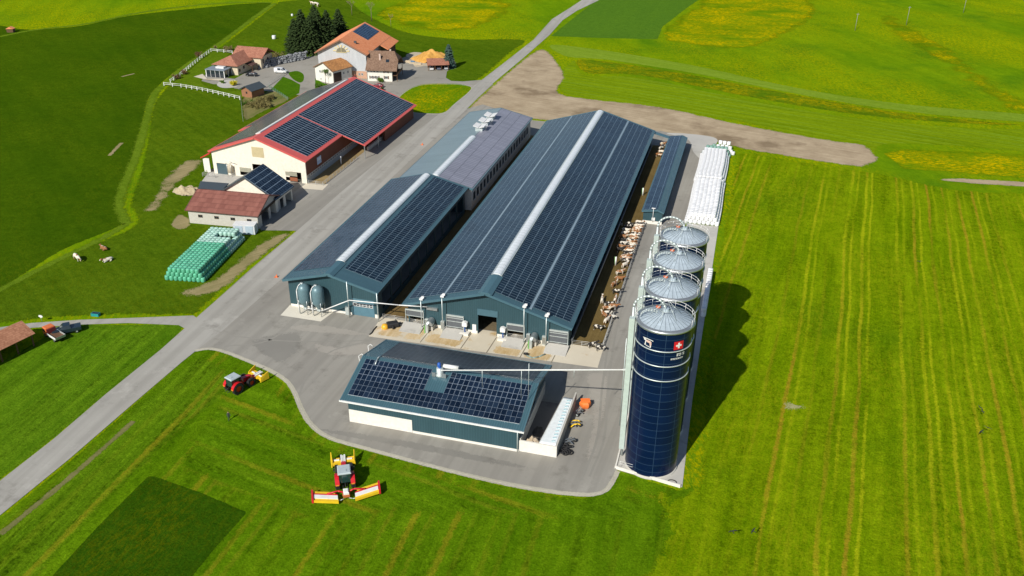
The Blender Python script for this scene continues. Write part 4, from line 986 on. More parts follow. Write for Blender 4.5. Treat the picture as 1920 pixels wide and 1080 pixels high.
# small two-line lettering under the flag (illegible at this distance in the photo: short bars of letter-like marks)
mb = MB()
for j, (zc, n, h, wd) in enumerate(((HS-4.25, 7, .5, .17), (HS-4.95, 16, .28, .11))):
    for k in range(n):
        if (j, k) in ((0, 4),): continue
        s = -.2+.25*j*-3+k*(wd*1.28) - (.2 if j else .0); z = 0
        cbox(s, s+wd*.32, -h/2, h/2, 1, RS+.04, af, zc)
        cbox(s+wd*.32, s+wd, h/2-h*.25, h/2, 1, RS+.04, af, zc)
        if k % 2 == 0: cbox(s+wd*.32, s+wd, -h/2, -h/2+h*.25, 1, RS+.04, af, zc)
        if k % 3 == 0: cbox(s+wd*.68, s+wd, -h/2, h/2, 1, RS+.044, af, zc)
mb.build('lettering', [m_flag, m_mark], T, merge=False)
# cow emblem: body outline and arc above
ae = radians(-118); ze = HS-2.6
mb = MB()
def ep(poly, mi, r=RS+.03): mb.face([(r*cos(ae+s*.85/RS), r*sin(ae+s*.85/RS), ze+z*.85) for s, z in poly], mi)
for k in range(8):
    t0 = -1+2*k/8; t1 = -1+2*(k+1)/8
    ep([(t0*1.15, .95-.12*t0*t0), (t1*1.15, .95-.12*t1*t1), (t1*1.15, .80-.12*t1*t1), (t0*1.15, .80-.12*t0*t0)], 0)
ep([(-.95, .55), (-.75, .35), (-.45, .4), (-.35, .65), (-.6, .75), (-.85, .7)], 0)          # head
ep([(-.45, .62), (-.3, .15), (.2, .1), (.1, .6)], 2); ep([(.1, .6), (.2, .1), (.75, .0), (.85, .35), (.6, .6)], 2)
ep([(-.5, .4), (-.3, .45), (-.42, -.5), (-.6, -.5)], 0); ep([(-.75, -.5), (-.3, -.5), (-.3, -.62), (-.75, -.62)], 0)
ep([(.45, .05), (.85, .2), (.8, -.45), (.5, -.3)], 2); ep([(.55, -.35), (.75, -.4), (.8, -.7), (.6, -.7)], 0); ep([(-.3, -.58), (.75, -.72), (.75, -.84), (-.3, -.7)], 0)
mb.build('cow_emblem', [m_mark, m_mark, m_pink], T, merge=False)
# base wall & railing in front of silo 1
T = thing('slab_wall', 'low pale concrete wall with white railing around the foot of the nearest silo', 'wall', (0, 0, 0))
mb = MB()
A = G(1155, 880).to_2d(); B = G(1275, 915).to_2d(); Cc = G(1170, 830).to_2d()
def lwall(mb, a, b, h, th=.25):
    d = (b-a).normalized(); nn = Vector((-d.y, d.x))*th; mb.hexa([(*a, 0), (*b, 0), (*(b+nn), 0), (*(a+nn), 0), (*a, h), (*b, h), (*(b+nn), h), (*(a+nn), h)])
lwall(mb, A, B, .6); lwall(mb, A+Vector((0, .3)), A+Vector((-.3, 22)), .35); mb.build('wall', m_white, T)
mb = MB(); Q = [A.lerp(B, t_) for t_ in (.05, .35, .6)]
for q in Q: mb.tube((q.x, q.y+.4, .6), (q.x, q.y+.4, 1.7), .04, 5)
for zz in (1.2, 1.7): mb.path([(q.x, q.y+.4, zz) for q in Q], .035, 5)
mb.build('railing', m_wpaint, T)
mb = MB(); n = 20; p = G(1260, 905)
for k in range(n):
    a, b = 2*pi*k/n, 2*pi*(k+1)/n; mb.tube((.75*cos(a), .55*sin(a), 0), (.75*cos(b), .55*sin(b), 0), .08, 6)
tag(mb.build('hose_coil', m_black, None, (p.x, p.y, .16)), 'coiled dark hose on the slab corner at the foot of the nearest silo', 'hose')

# feed silos at narrow barn
def feed_silo(x, label):
    T = thing('feed_silo', label, 'feed silo', (x, 160.2, .08), 0, 'pair of feed silos')
    mb = MB(); mb.lathe([(.25, 1.5), (1.35, 3.1), (1.45, 3.4), (1.45, 6.2), (1.25, 6.9), (.7, 7.4), (0, 7.5)], 20); mb.build('tank', mat('feed_tank_teal', (.13, .22, .25), .4, .15), T)
    mb = MB(); mb.lathe([(.35, 7.35), (.35, 7.65), (0, 7.68)], 12, c=(-.3, 0, 0)); mb.build('lid', m_galv2, T)
    mb = MB(); mb.path([(-.9, -1.25, .4), (-.95, -1.5, 3.2), (-.95, -1.5, 6.3), (-.7, -.9, 7.3), (-.3, -.2, 7.7)], .1, 8); mb.build('filling_pipe', m_wpaint, T)
    for k in range(4):
        a = pi/4+k*pi/2; mb = MB(); mb.tube((1.3*cos(a), 1.3*sin(a), 0), (1.42*cos(a), 1.42*sin(a), 3.6), .07, 6); mb.build('leg', m_galv, T)
    mb = MB()
    for k in range(4):
        a = pi/4+k*pi/2; b = a+pi/2; mb.tube((1.3*cos(a), 1.3*sin(a), .2), (1.35*cos(b), 1.35*sin(b), 1.8), .035, 5)
    mb.build('brace', m_galv, T)
    mb = MB(); mb.box(-.35, .35, -.35, .35, 1.0, 1.5); mb.build('outlet', m_galv2, T)
feed_silo(-91.6, 'left one of the two teal feed silos at the narrow barn')
feed_silo(-88.2, 'right one of the two teal feed silos at the narrow barn')
T = thing('feed_auger', 'white feed pipe running from the feed silos along the barn fronts', 'pipe', (0, 0, 0))
mb = MB(); yA = 159.6
pp = [(-91.6, 160.2, 1.3), (-87.4, 160.0, 1.3), tuple(GY(655, 563, yA)), tuple(GY(748, 572, yA)), tuple(GY(801, 575.5, 161.4))]
mb.path(pp, .12, 8); mb.build('pipe', m_wpaint, T)

# ================================================================== RED ROOFED BARN
T = thing('cream_barn', 'large cream barn with red edged solar roof on the left of the road', 'barn', (0, 0, 0))
rx0, rx1, ry0, he, hr = -160.6, -127.2, 232.4, 7.57, 13.45; ryb = 306
xr = (rx0+rx1)/2
S_op = [(33.4-7.1, 33.4-3.1, .0, 3.4), (1.2, 4.9, 0, 3.6), (9.2, 13.2, .4, 3.0), (13.8, 16.8, 2.0, 4.6)]
L, R = gable(T, rx0, rx1, ry0, ryb, he, hr, oh=(.7, .7), walls=m_cream, roofm=m_red, trim=m_red, th=.3, opn={'S': S_op})
LN = ryb-ry0
e2a = 26.0   # start of extended right eave
mb = MB(); R.slab(mb, e2a, LN, -8.4, -.02, -.3, 0); mb.build('roof_extension', m_red, T)
arr(T, R, [(3.2, e2a-.6, 1.2, R.W-1.6)], m_pv_old); arr(T, R, [(e2a+.2, LN-.8, -7.4, R.W-1.4)], m_pv_old)
mb = MB(); L.slab(mb, .0, 50, -3.8, -.02, -.3, 0); mb.build('roof_extension', m_red, T)
arr(T, L, [(.6, LN-3.2, .9, L.W-2.2)], mat('dark_glass_modules', (.05, .055, .06), .25, 0, .12, .3, spec=.6))
arr(T, L, [(.6, 47, -2.8, .6)], mat('dark_glass_modules', (.05, .055, .06), .25, 0, .12, .3, spec=.6))
mb = MB(); L.slab(mb, 4, LN-4.6, L.W-2.1, L.W-.3, .05, .35); mb.build('ridge_skylight', mat('opal_ridge', (.66, .68, .66), .5), T)
# east wall boards over the white solid wall
mb = MB(); mb.box(rx1-.68, rx1-.60, ry0+1, ry0+e2a+20, 2.6, he-.2); mb.build('board_cladding', m_redbrown, T)
mb = MB(); mb.box(rx1-.68, rx1-.57, ry0+1, ry0+e2a+20, .1, 1.6); mb.build('dado', mat('dado_grey', (.30, .34, .36), .8), T)
for i in range(22): window(T, (rx1-.66, ry0+2.4+i*1.55, 1.65), 1.2, .85, 'E', panes=2)
b = plate(T, 'wall_sign', ry0+8.2, ry0+11.0, 3.5, 5.8, rx1-.6, mat('sign_pale_blue', (.36, .48, .66), .5), .08, 'E')
mb = MB()
for k in range(3): mb.box(rx1-.52, rx1-.49, ry0+8.5+k*.8, ry0+9.0+k*.8, 4.7, 5.5)
mb.build('sign_lettering', m_wpaint, b)
mb = MB(); mb.box(-122.5, -121.9, ry0+e2a+8, ryb-1, 0, 1.3); mb.build('yard_wall', m_conc, T)
mb = MB(); mb.box(-121.0, -120.4, ry0+e2a+19, ryb-1, 0, 3.9); mb.build('end_wall', m_redbrown, T)
mb = MB(); mb.box(-127, -121.05, ryb-1.3, ryb-1.0, 0, 3.9); mb.build('end_wall', m_redbrown, T)
for k, (xx, yy) in enumerate(((-119.9, ry0+e2a+.6), (-119.9, ry0+e2a+12))):
    mb = MB(); mb.box(xx-.12, xx+.12, yy-.12, yy+.12, 0, 4.6); mb.build('post', m_galv, T)
plate(T, 'hay_door', xr-1.7, xr+2.3, 7.0, 10.2, ry0+.7, mat('tan_boards', (.50, .42, .24), .8), .08)
plate(T, 'roller_gate', rx0+2.0, rx0+5.5, .1, 3.5, ry0+.72, mat('dark_roller', (.06, .10, .12), .4), .1)
plate(T, 'shutter_door', rx1-7.75, rx1-3.85, 2.0, 3.3, ry0+.74, mat('grey_shutter', (.32, .31, .24), .6), .06)
plate(T, 'half_door', rx1-7.75, rx1-3.85, .4, 1.6, ry0+.76, mat('rust_boards', (.28, .09, .04), .7), .06)
plate(T, 'panel_door', rx0+9.95, rx0+13.8, 1.6, 3.0, ry0+.74, mat('grey_shutter', (.32, .31, .24), .6), .06)
mb = MB(); mb.hexa([(rx0-3.4, ry0+.4, 4.6), (rx0+.1, ry0+.4, 6.4), (rx0+.1, ry0+14, 6.4), (rx0-3.4, ry0+14, 4.6), (rx0-3.4, ry0+.4, 4.85), (rx0+.1, ry0+.4, 6.65), (rx0+.1, ry0+14, 6.65), (rx0-3.4, ry0+14, 4.85)]); mb.build('lean_to_roof', mat('bright_red_roof', (.62, .02, .03), .4), T)
mb = MB(); mb.box(rx0-3.0, rx0-.8, ry0+1.0, ry0+1.2, 0, 4.6); mb.build('lean_to_wall', m_white, T)
# railings at yards
def rail_fence(name, pts, label, z0=.08, n_r=3, h=1.2, post=2.5, m=m_rail, r=.045, top=None, hps=(.4, .8, 1.15)):
    T = thing(name, label, 'fence' if 'fence' in name else 'rail', (pts[0][0], pts[0][1], 0))
    o = Vector((pts[0][0], pts[0][1])); P = [Vector(p)-o for p in pts]
    mb = MB()
    for z in hps: mb.path([(*p, z0+z) for p in P], r, 5)
    mb.build('rails', m, T)
    pme = None
    for a, b in zip(P, P[1:]):
        n = max(1, round((b-a).length/post))
        for k in range(n+(1 if b is P[-1] else 0)):
            q = a.lerp(b, k/n)
            if pme is None:
                mb = MB(); mb.box(-r*1.4, r*1.4, -r*1.4, r*1.4, 0, h+z0); ob = mb.build('post', m, T, (q.x, q.y, 0)); pme = ob.data
            else:
                ob = bpy.data.objects.new('post', pme); C.objects.link(ob); ob.parent = T; ob.location = (q.x, q.y, 0)
    return T
rail_fence('yard_rail', [(-127.4, 233.2), (-122.6, 233.0), (-122.4, 258)], 'steel railing around the straw yard of the cream barn')
rail_fence('feed_fence', [(-23.6, 163.8), (-23.75, 198), (-23.9, 231.5)], 'long steel feed fence between cow yard and lane', post=2.2)
rail_fence('yard_gate', [(-30.2, 163.4), (-23.8, 163.6)], 'steel gate closing the cow yard right of the large barn')
rail_fence('alley_gate', [(-73.7, 162.6), (-68.0, 162.6)], 'steel gate closing the alley between the blue barns')

# ================================================================== BROWN SHED + PANEL SHED
T = thing('garage_shed', 'small cream shed with steep solar roof standing against the brown roofed shed', 'shed', (0, 0, 0))
L, R = gable(T, -143.9, -125.4, 209.6, 220.5, 4.3, 10.2, oh=(.5, .5), walls=m_cream, roofm=m_darkroof, trim=m_darkroof, th=.22, opn={'E': [(1, 4.4, 0, 3.2), (5.6, 9, 0, 3.2)]})
arr(T, R, [(.1, 10.8, .1, R.W-.15)], m_pv_lines)
T = thing('brown_shed', 'low shed with rust brown roof and pale walls beside the green bales', 'shed', (-125.2, 206.0, 0), radians(94.5))
# local x from -W/2..W/2 (perp), local y = along (to the left)
L, R = gable(T, -7.9, 7.9, 0, 21.4, 4.1, 7.2, oh=(.6, .5), walls=m_conc, roofm=m_rust_t, trim=mat('brown_trim', (.16, .07, .055), .6), th=.2, opn={'S': [(2.4, 7.0, 0, 3.4), (8.2, 12.5, 0, 3.4)]})
for k in range(4): window(T, (-7.3, 3.0+k*4.8, 2.0), 1.3, .8, 'W', frame=m_wood, panes=2)
mb = MB(); mb.box(-6.4, 6.4, .38, .47, 3.45, 4.2); mb.build('gable_boards', m_darkwood, T)
T = thing('lean_to', 'dark flat roofed lean-to behind the rust brown roof', 'shed', (0, 0, 0))
a, b, c, d = G(371, 353, 5.5), G(415, 357, 5.5), G(429, 343, 5.5), G(376, 339, 5.5)
mb = MB(); mb.hexa([(p.x, p.y, 5.2) for p in (a, b, c, d)]+[(p.x, p.y, 5.4) for p in (a, b, c, d)]); mb.build('roof', m_darkroof, T)
mb = MB(); qs = [a.lerp(c, .06), b.lerp(d, .06), c.lerp(a, .06), d.lerp(b, .06)]; mb.hexa([(p.x, p.y, 0) for p in qs]+[(p.x, p.y, 5.18) for p in qs]); mb.build('wall', m_conc, T)
p = G(457, 441)
T = thing('container', 'white site container between the green bales and the brown roofed shed', 'container', (-127.2, 195.6, 0), radians(12))
mb = MB(); mb.box(-2.9, 2.9, -1.3, 1.3, .15, 2.7); mb.build('body', ribbed('container_white', (.66, .70, .74), .35, .4, 0, .25), T)
mb = MB(); mb.box(-3.0, 3.0, -1.4, 1.4, 2.705, 2.85); mb.build('roof', m_wpaint, T)
for k in (-1, 1): mb = MB(); mb.box(k*1.4-1.0, k*1.4+1.0, -1.38, -1.305, .25, 2.5); mb.build('container_door', mat('container_blue', (.42, .52, .60), .4), T)

# ================================================================== FARM HOUSE COMPLEX
T = thing('farmhouse', 'big farmhouse with orange roof, pale grey gable and arched window', 'farmhouse', (-169.3, 348.7, 0), radians(6.4))
W2 = 11.6; FH = 10.5; RH = 16.4
L, R = gable(T, -W2, W2, 0, 36, FH, RH, oh=(1.0, 1.2), walls=m_grey_clad, roofm=m_orange_t, trim=mat('brown_verge', (.30, .14, .08), .7), th=.3, opn={'S': [(11.4, 14.0, 0, 3.0)]})
arr(T, R, [(16.5, 34, 5.2, R.W-.5)], panels('solar_modules_house', 1.6, 1.0, base=(.010, .03, .075), line=(.12, .2, .3), lw=.08, rough=.15))
mb = MB(); R.slab(mb, 19, 36, -4.2, -.02, -.3, 0); mb.build('roof_extension', m_orange_t, T)
mb = MB(); mb.box(W2+2.2, W2+2.4, 20, 35, 0, 8.2); mb.build('side_boards', m_darkwood, T)
mb = MB(); mb.box(-W2+1.1, -.4, 1.1, 1.19, .1, 3.2); mb.box(4.0, W2-1.1, 1.1, 1.19, .1, 3.2); mb.build('masonry', mat('brick_masonry', (.50, .30, .20), .85), T)
mb = MB()
n = 10; Pp = [(2.1*cos(pi*i/n), 10.9+1.9*sin(pi*i/n)) for i in range(n+1)]; mb.prism(Pp, 1.05, 1.15); 
o = mb.build('arched_window', mat('arched_glass', (.22, .20, .14), .3), T)
mb = MB()
for i in range(7):
    a = pi*(i+.5)/7; mb.hexa([(2.2*cos(a-.1), .98, 10.9+2.0*sin(a-.1)), (2.2*cos(a+.1), .98, 10.9+2.0*sin(a+.1)), (2.2*cos(a+.1), 1.14, 10.9+2.0*sin(a+.1)), (2.2*cos(a-.1), 1.14, 10.9+2.0*sin(a-.1))]+[(3.6*cos(a-.1), .98, 10.9+3.0*sin(a-.1)), (3.6*cos(a+.1), .98, 10.9+3.0*sin(a+.1)), (3.6*cos(a+.1), 1.14, 10.9+3.0*sin(a+.1)), (3.6*cos(a-.1), 1.14, 10.9+3.0*sin(a-.1))])
mb.box(-2.3, 2.3, .98, 1.04, 10.7, 10.88); mb.box(-.06, .06, .99, 1.04, 10.9, 12.8)
mb.build('timber_trim', mat('yellow_timber', (.66, .56, .30), .7), T)
mb = MB(); q = R.p(5.5, 7.5, 0); mb.box(q.x-.5, q.x+.5, q.y-.4, q.y+.4, q.z-.3, q.z+.9); mb.build('skylight', m_darkroof, T)
for k in (0, 1): window(T, (7.2+k*1.3, 1.08, 1.4), .8, 1.0, 'S')
mb = MB(); mb.box(6.0, 6.8, 8, 8.8, 8, 13.6) ; 

p0, p1 = G(592, 150), G(625.8, 158.7); d = (p1-p0).to_2d(); ang = atan2(d.y, d.x); Wd = d.length
T = thing('annex_house', 'small white house with brown orange roof attached before the farmhouse', 'house', ((p0.x+p1.x)/2, (p0.y+p1.y)/2, 0), ang)
L, R = gable(T, -Wd/2-.4, Wd/2+.4, -.4, 11, 5.6, 8.6, oh=(.5, .5), walls=m_white, roofm=tiles('rusty_roof_tiles', (.28, .13, .05), (.50, .24, .09)), trim=m_brown_t, th=.2)
for k in (-2.4, .6): window(T, (k, .08, 3.7), .9, 1.1, 'S')
window(T, (-2.2, .08, .6), .6, .9, 'S')
mb = MB(); mb.box(Wd/2-.08, Wd/2+.04, .4, 4.6, .1, 4.6); mb.build('barn_door', m_darkwood, T)
for k in range(2): window(T, (Wd/2-.06, 6+k*2.4, 3.2), .8, 1.0, 'E')

T = thing('brown_roofed_house', 'white two storey house with brown roof and shutters right of the farmhouse', 'house', (-157.3, 348.0, 0), radians(10))
# ridge along local x -> nested rotation: build manually
bw, bd, eh, rh = 13.6, 13, 5.4, 11.4
mb = MB()
wall_open(mb, (0, 0), (10.5, 0), [(0, eh), (10.5, eh)]); wall_open(mb, (10.5, bd), (0, bd), [(0, eh), (10.5, eh)])
wall_open(mb, (10.5, .25), (10.5, bd-.25), [(0, eh), (bd/2-2, rh-2), (bd/2+1.5, rh-2), (bd-.5, eh)]); wall_open(mb, (0, bd-.25), (0, .25), [(0, eh), (bd/2-.25, rh-.4), (bd-.5, eh)])
mb.build('wall', m_white, T)
F = Slope((-.6, -1.2, eh-.6), (12.8, -1.2, eh-.6), (-.6, bd/2, rh)); Bk = Slope((12.8, bd+1.2, eh-.6), (-.6, bd+1.2, eh-.6), (12.8, bd/2, rh))
mb = MB()
def quadslab(pts, th=.22):
    a = [Vector(p) for p in pts]; mb.face(a, 0)
    n_ = (a[1]-a[0]).cross(a[2]-a[0]).normalized()*(-th); b = [p+n_ for p in a]; mb.face(b[::-1], 0)
    for i in range(len(a)): j = (i+1) % len(a); mb.face([a[i], b[i], b[j], a[j]], 0)
hx = 10.6; hz = rh-2.6; hy = 3.2
quadslab([(-.6, -1.2, eh-.6), (12.8, -1.2, eh-.6), (12.8, hy, hz-.5), (hx, bd/2, rh), (-.6, bd/2, rh)])
quadslab([(12.8, bd+1.2, eh-.6), (-.6, bd+1.2, eh-.6), (-.6, bd/2, rh), (hx, bd/2, rh), (12.8, bd-hy, hz-.5)])
quadslab([(12.8, hy, hz-.5), (12.8, bd-hy, hz-.5), (hx, bd/2, rh)])
o = mb.build('roof', m_brown_t, T, merge=False)
for (cx_, cy_, h_) in ((5.0, 3.2, 3.2), (8.6, bd/2+1.2, 2.2)):
    mb = MB(); z_ = F.p(0, 0).z+(cy_+1.2)/(bd/2+1.2)*(rh-eh+.6) if cy_ < bd/2 else rh-.8
    mb.box(cx_-.35, cx_+.35, cy_-.35, cy_+.35, z_-.6, z_+h_-1); mb.build('chimney', mat('chimney_plaster', (.55, .42, .36), .8), o)
mb = MB(); q = F.p(8.4, 5.0, 0); F.slab(mb, 8.2, 9.6, 4.4, 5.8, .01, .1); mb.build('skylight', m_glass, o)
shut = mat('brown_shutter', (.14, .075, .05), .7)
for zz, n_ in ((1.2, 2), (3.7, 1)):
    for k in range(3): window(T, (1.6+k*1.3, -.02, zz), .75, 1.05, 'S', shutters=shut if zz < 2 else None)
    window(T, (8.0, -.02, zz), 1.2, 1.15, 'S', shutters=shut)
mb = MB(); mb.box(10.6, 12.6, .6, bd-1, 2.4, 2.55); o = mb.build('balcony', m_wood, T)
mb = MB(); mb.box(12.5, 12.6, .6, bd-1, 2.56, 3.5); mb.build('balustrade', m_wood, o)
mb = MB(); mb.box(10.56, 10.66, 1, bd-1, .1, 2.3); mb.box(10.56, 10.66, 1, bd-1, 2.6, 5.0); mb.build('side_boards', m_darkwood, T)
for yy in (.7, bd-1.1):
    mb = MB(); mb.box(12.35, 12.55, yy, yy+.2, 0, 5.4); mb.build('post', m_wood, T)

# carport with three cars
cp0, cp1 = G(803, 133), G(841, 132)
T = thing('carport', 'open carport with brown roof sheltering three cars beside the wood chip heap', 'carport', (cp0.x, cp0.y, 0), atan2((cp1-cp0).y, (cp1-cp0).x))
cl = (cp1-cp0).length
for k in range(4):
    for yy in (.1, 5.4):
        mb = MB(); x = .1+(cl-.2)*k/3; mb.box(x-.1, x+.1, yy-.1, yy+.1, 0, 2.5); mb.build('post', m_wood, T)
mb = MB(); mb.hexa([(-.4, -.5, 2.5), (cl+.4, -.5, 2.5), (cl+.4, 6, 3.9), (-.4, 6, 3.9), (-.4, -.5, 2.7), (cl+.4, -.5, 2.7), (cl+.4, 6, 4.1), (-.4, 6, 4.1)]); mb.build('roof', m_red_t, T)
mb = MB(); mb.box(0, cl, 5.5, 5.6, 0, 3.7); mb.build('back_wall', m_darkwood, T)
CARPORT = (cp0, cp1)

# villa
T = thing('villa', 'single storey villa with red brown hipped roof and glazed sunroom', 'house', (0, 0, 0))
mb = MB(); mb.box(-224.5, -214, 340, 352, 0, 4.3); mb.box(-222, -209.5, 352.01, 362, 0, 5.2); mb.build('wall', mat('villa_wall', (.60, .52, .38), .85), T)
mb = MB()
def hip(x0, x1, y0, y1, z, h, axis='y', ins=None, hip0=True, hip1=True):
    if axis == 'y':
        xm = (x0+x1)/2; i = ins or (x1-x0)/2; a = (xm, y0+(i if hip0 else 0), z+h); b = (xm, y1-(i if hip1 else 0), z+h)
        quadslab([(x1, y0, z), (x1, y1, z), b, a], .2); quadslab([(x0, y1, z), (x0, y0, z), a, b], .2)
        if hip0: quadslab([(x0, y0, z), (x1, y0, z), a], .2)
        if hip1: quadslab([(x1, y1, z), (x0, y1, z), b], .2)
    else:
        ym = (y0+y1)/2; i = ins or (y1-y0)/2; a = (x0+(i if hip0 else 0), ym, z+h); b = (x1-(i if hip1 else 0), ym, z+h)
        quadslab([(x0, y0, z), (x1, y0, z), b, a], .2); quadslab([(x1, y1, z), (x0, y1, z), a, b], .2)
        if hip0: quadslab([(x0, y1, z), (x0, y0, z), a], .2)
        if hip1: quadslab([(x1, y0, z), (x1, y1, z), b], .2)
hip(-225.6, -213, 338.6, 357, 4.25, 3.0, 'y', 5.6, True, False); hip(-223.4, -208.2, 351.2, 363.4, 5.1, 3.2, 'x', 5.2, False, False)
mb.build('roof', m_red_t, T, merge=False)
for k, yy in enumerate((341.5, 345, 349.5)): window(T, (-213.98, yy, 1.8 if k else 1.2), 1.2, 1.2, 'E', frame=shut)
for yy in (354, 358): window(T, (-209.48, yy, 2.2), 1.2, 1.8, 'E', frame=shut)
mb = MB(); mb.hexa([(-214, 346.5, 3.3), (-210.6, 346.5, 2.7), (-210.6, 351, 2.7), (-214, 351, 3.3), (-214, 346.5, 3.5), (-210.6, 346.5, 2.9), (-210.6, 351, 2.9), (-214, 351, 3.5)]); mb.build('porch_roof', mat('dark_porch', (.10, .05, .04), .7), T)
for yy in (346.7, 350.8): mb = MB(); mb.box(-210.9, -210.75, yy-.08, yy+.08, 0, 2.75); mb.build('porch_post', m_wood, T)
q0, q1 = G(386, 145), G(420, 148)
mb = MB(); X0, X1, Y0, Y1 = -225.6, -217.0, 334.0, 340
for k in range(5): x = X0+(X1-X0)*k/4; mb.box(x-.06 if k in (1,2,3) else x-.14, x+.06 if k in (1,2,3) else x+.14, Y0-.05, Y0+.15, 0, 3.1)
for yy in (Y0, (Y0+Y1)/2, Y1-.3): mb.box(X1-.12, X1+.1, yy+.16, yy+.3, 0, 3.1)
o = mb.build('sunroom_frame', m_wpaint, T)
mb = MB(); mb.box(X0+.05, X1-.14, Y0+.16, Y1-.1, .1, 3.08); mb.build('sunroom_glass', m_glass, o)
mb = MB(); mb.box(X0-.3, X1+.3, Y0-.3, Y1+.2, 3.1, 3.35); mb.build('sunroom_roof', mat('roof_grey', (.22, .26, .30), .5), T)
mb = MB(); mb.box(X0+3.2, X0+7, Y0+2.6, Y0+4.6, 3.36, 4.0); mb.build('roof_light', m_wpaint, T)
# wooden hut
p = G(465, 182); T = thing('garden_hut', 'brown wooden hut with dark grey roof beside the white fence', 'hut', (-190.5, 296, 0), radians(-14))
pp0, pp1 = G(453, 181), G(474, 184); T.location = ((pp0.x+pp1.x)/2, (pp0.y+pp1.y)/2, 0); wd = (pp1-pp0).length
L, R = gable(T, -wd/2-.7, wd/2+.7, -.6, 7.5, 3.0, 4.7, oh=(.7, .6), walls=ribbed('hut_boards', (.34, .16, .085), .25, .8, 0, .35), roofm=m_darkroof, trim=m_darkroof, th=.15)
window(T, (0, -.02, 1.5), .8, .8, 'S', frame=m_darkwood)

# tiled shed at left edge with machine
T = thing('tiled_shed', 'open shed with brown tiled roof cut by the left edge of the photo', 'shed', (0, 0, 0))
e0 = G(66, 625, 3.2); e1 = G(-10, 662, 3.2); r0 = G(40, 604, 4.9); dv = (e1-e0).normalized(); e1 = e0+dv*16; nv = Vector((-dv.y, dv.x, 0)); 
if nv.dot(r0-e0) < 0: nv = -nv
hw = abs(nv.dot(r0-e0)); r0 = e0+nv*hw; r0.z = 5.2; r1 = r0+dv*16; b0 = e0+nv*2*hw; b1 = b0+dv*16
mb = MB(); F = Slope(e0, e1, r0); B_ = Slope(b1, b0, r1); F.slab(mb, 0, 16, 0, F.W, -.15, 0); B_.slab(mb, 0, 16, 0, B_.W, -.15, 0); mb.build('roof', tiles('shed_tiles', (.32, .14, .08), (.46, .22, .13), .35, .5), T, merge=False)
mb = MB()
i0, i1 = b0-nv*.8+dv*.5, b0-nv*.8+dv*15.5
wall_open(mb, i0.to_2d(), i1.to_2d(), [(0, 3.3), (15, 3.3)], th=.15); mb.build('back_wall', m_darkwood, T)
for k in range(5):
    q = e0+nv*.8+dv*(.5+k*3.6); mb = MB(); mb.box(q.x-.12, q.x+.12, q.y-.12, q.y+.12, 0, 3.3); mb.build('post', m_wood, T)
SHED = (e0, dv, nv)

# ================================================================== BALES
def bale_mesh(name, mats, r=.575, sq=True):
    mb = MB()
    mb.lathe([(0, 0), (r*.86, .0), (r*.98, .12), (r*1.0, .35), (r*1.02, .58), (r*1.0, .85), (r*(.95 if sq else .99), 1.04), (r*(.8 if sq else .92), 1.13), (0, 1.15)], 14)
    o = mb.build(name, mats); return o
def wrap(name, col):
    t = NT(name); p = t.obj(); z = t.sep(p)[2]
    n = t.noise(t.map(p, (2, 2, 9)), 1.0, 3); r_ = t.rnd()
    c = t.mix(t.math('ADD', t.math('MULTIPLY', n, .5), t.math('MULTIPLY', r_, .5)), tuple(x*.72 for x in col), tuple(min(1, x*1.2) for x in col))
    m = t.fin(c, .32, 0, .5); t.bump(n, .5, .04); return m
w_green = wrap('green_wrap', (.12, .46, .29)); w_mint = wrap('mint_wrap', (.44, .68, .58)); w_white = wrap('white_wrap', (.90, .91, .93)); w_sage = wrap('sage_wrap', (.24, .42, .34))
ORD = ['zeroth', 'first', 'second', 'third', 'fourth', 'fifth', 'sixth', 'seventh', 'eighth', 'ninth', 'tenth', 'eleventh', 'twelfth', 'thirteenth', 'fourteenth', 'fifteenth', 'sixteenth', 'seventeenth', 'eighteenth', 'nineteenth', 'twentieth']
def ordn(n):
    if n <= 20: return ORD[n]
    tens = {2: 'twenty', 3: 'thirty', 4: 'forty', 5: 'fifty'}[n//10]
    if n % 10 == 0: return {20: 'twentieth', 30: 'thirtieth', 40: 'fortieth', 50: 'fiftieth'}[n]
    return tens+'-'+ORD[n % 10]
fa = Vector((-132.0, 165.2)); fb = Vector((-122.3, 166.7)); du = (fb-fa).normalized(); dvv = Vector((G(455, 452).x-fb.x, G(455, 452).y-fb.y)).normalized()
protoG = None; protoM = None; nG = 0
NR = 22
for lay, (nc, z) in enumerate(((9, .02), (8, 1.13), (7, 2.24))):
    for r in range(NR):
        pale = r >= 14
        for c in range(nc):
            vis = lay == 2 or c in (0, nc-1) or r in (0, NR-1)
            if not vis: continue
            if lay == 2 and r > 16 and c > 2 and r < 19: continue
            q = fa+du*(.6+(c+lay*.5)*1.14)+dvv*(.5+r*1.14+random.uniform(-.04, .04))
            lab_ = ('%s wrapped bale, %s layer, %s row from front, %s from left' % ('pale mint' if pale else 'green', ('bottom', 'middle', 'top')[lay], ordn(r+1), ordn(c+1)))
            key = 'protoM' if pale else 'protoG'
            if globals()[key] is None:
                o = bale_mesh('mint_bale' if pale else 'green_bale', w_mint if pale else w_green); tag(o, lab_, 'green bale', 'stack of green wrapped bales'); globals()[key] = o
            else:
                o = globals()[key].copy(); C.objects.link(o); o['label'] = lab_
            o.location = (q.x+random.uniform(-.03, .03), q.y, z); o.rotation_euler = (0, 0, random.uniform(0, 6)); nG += 1
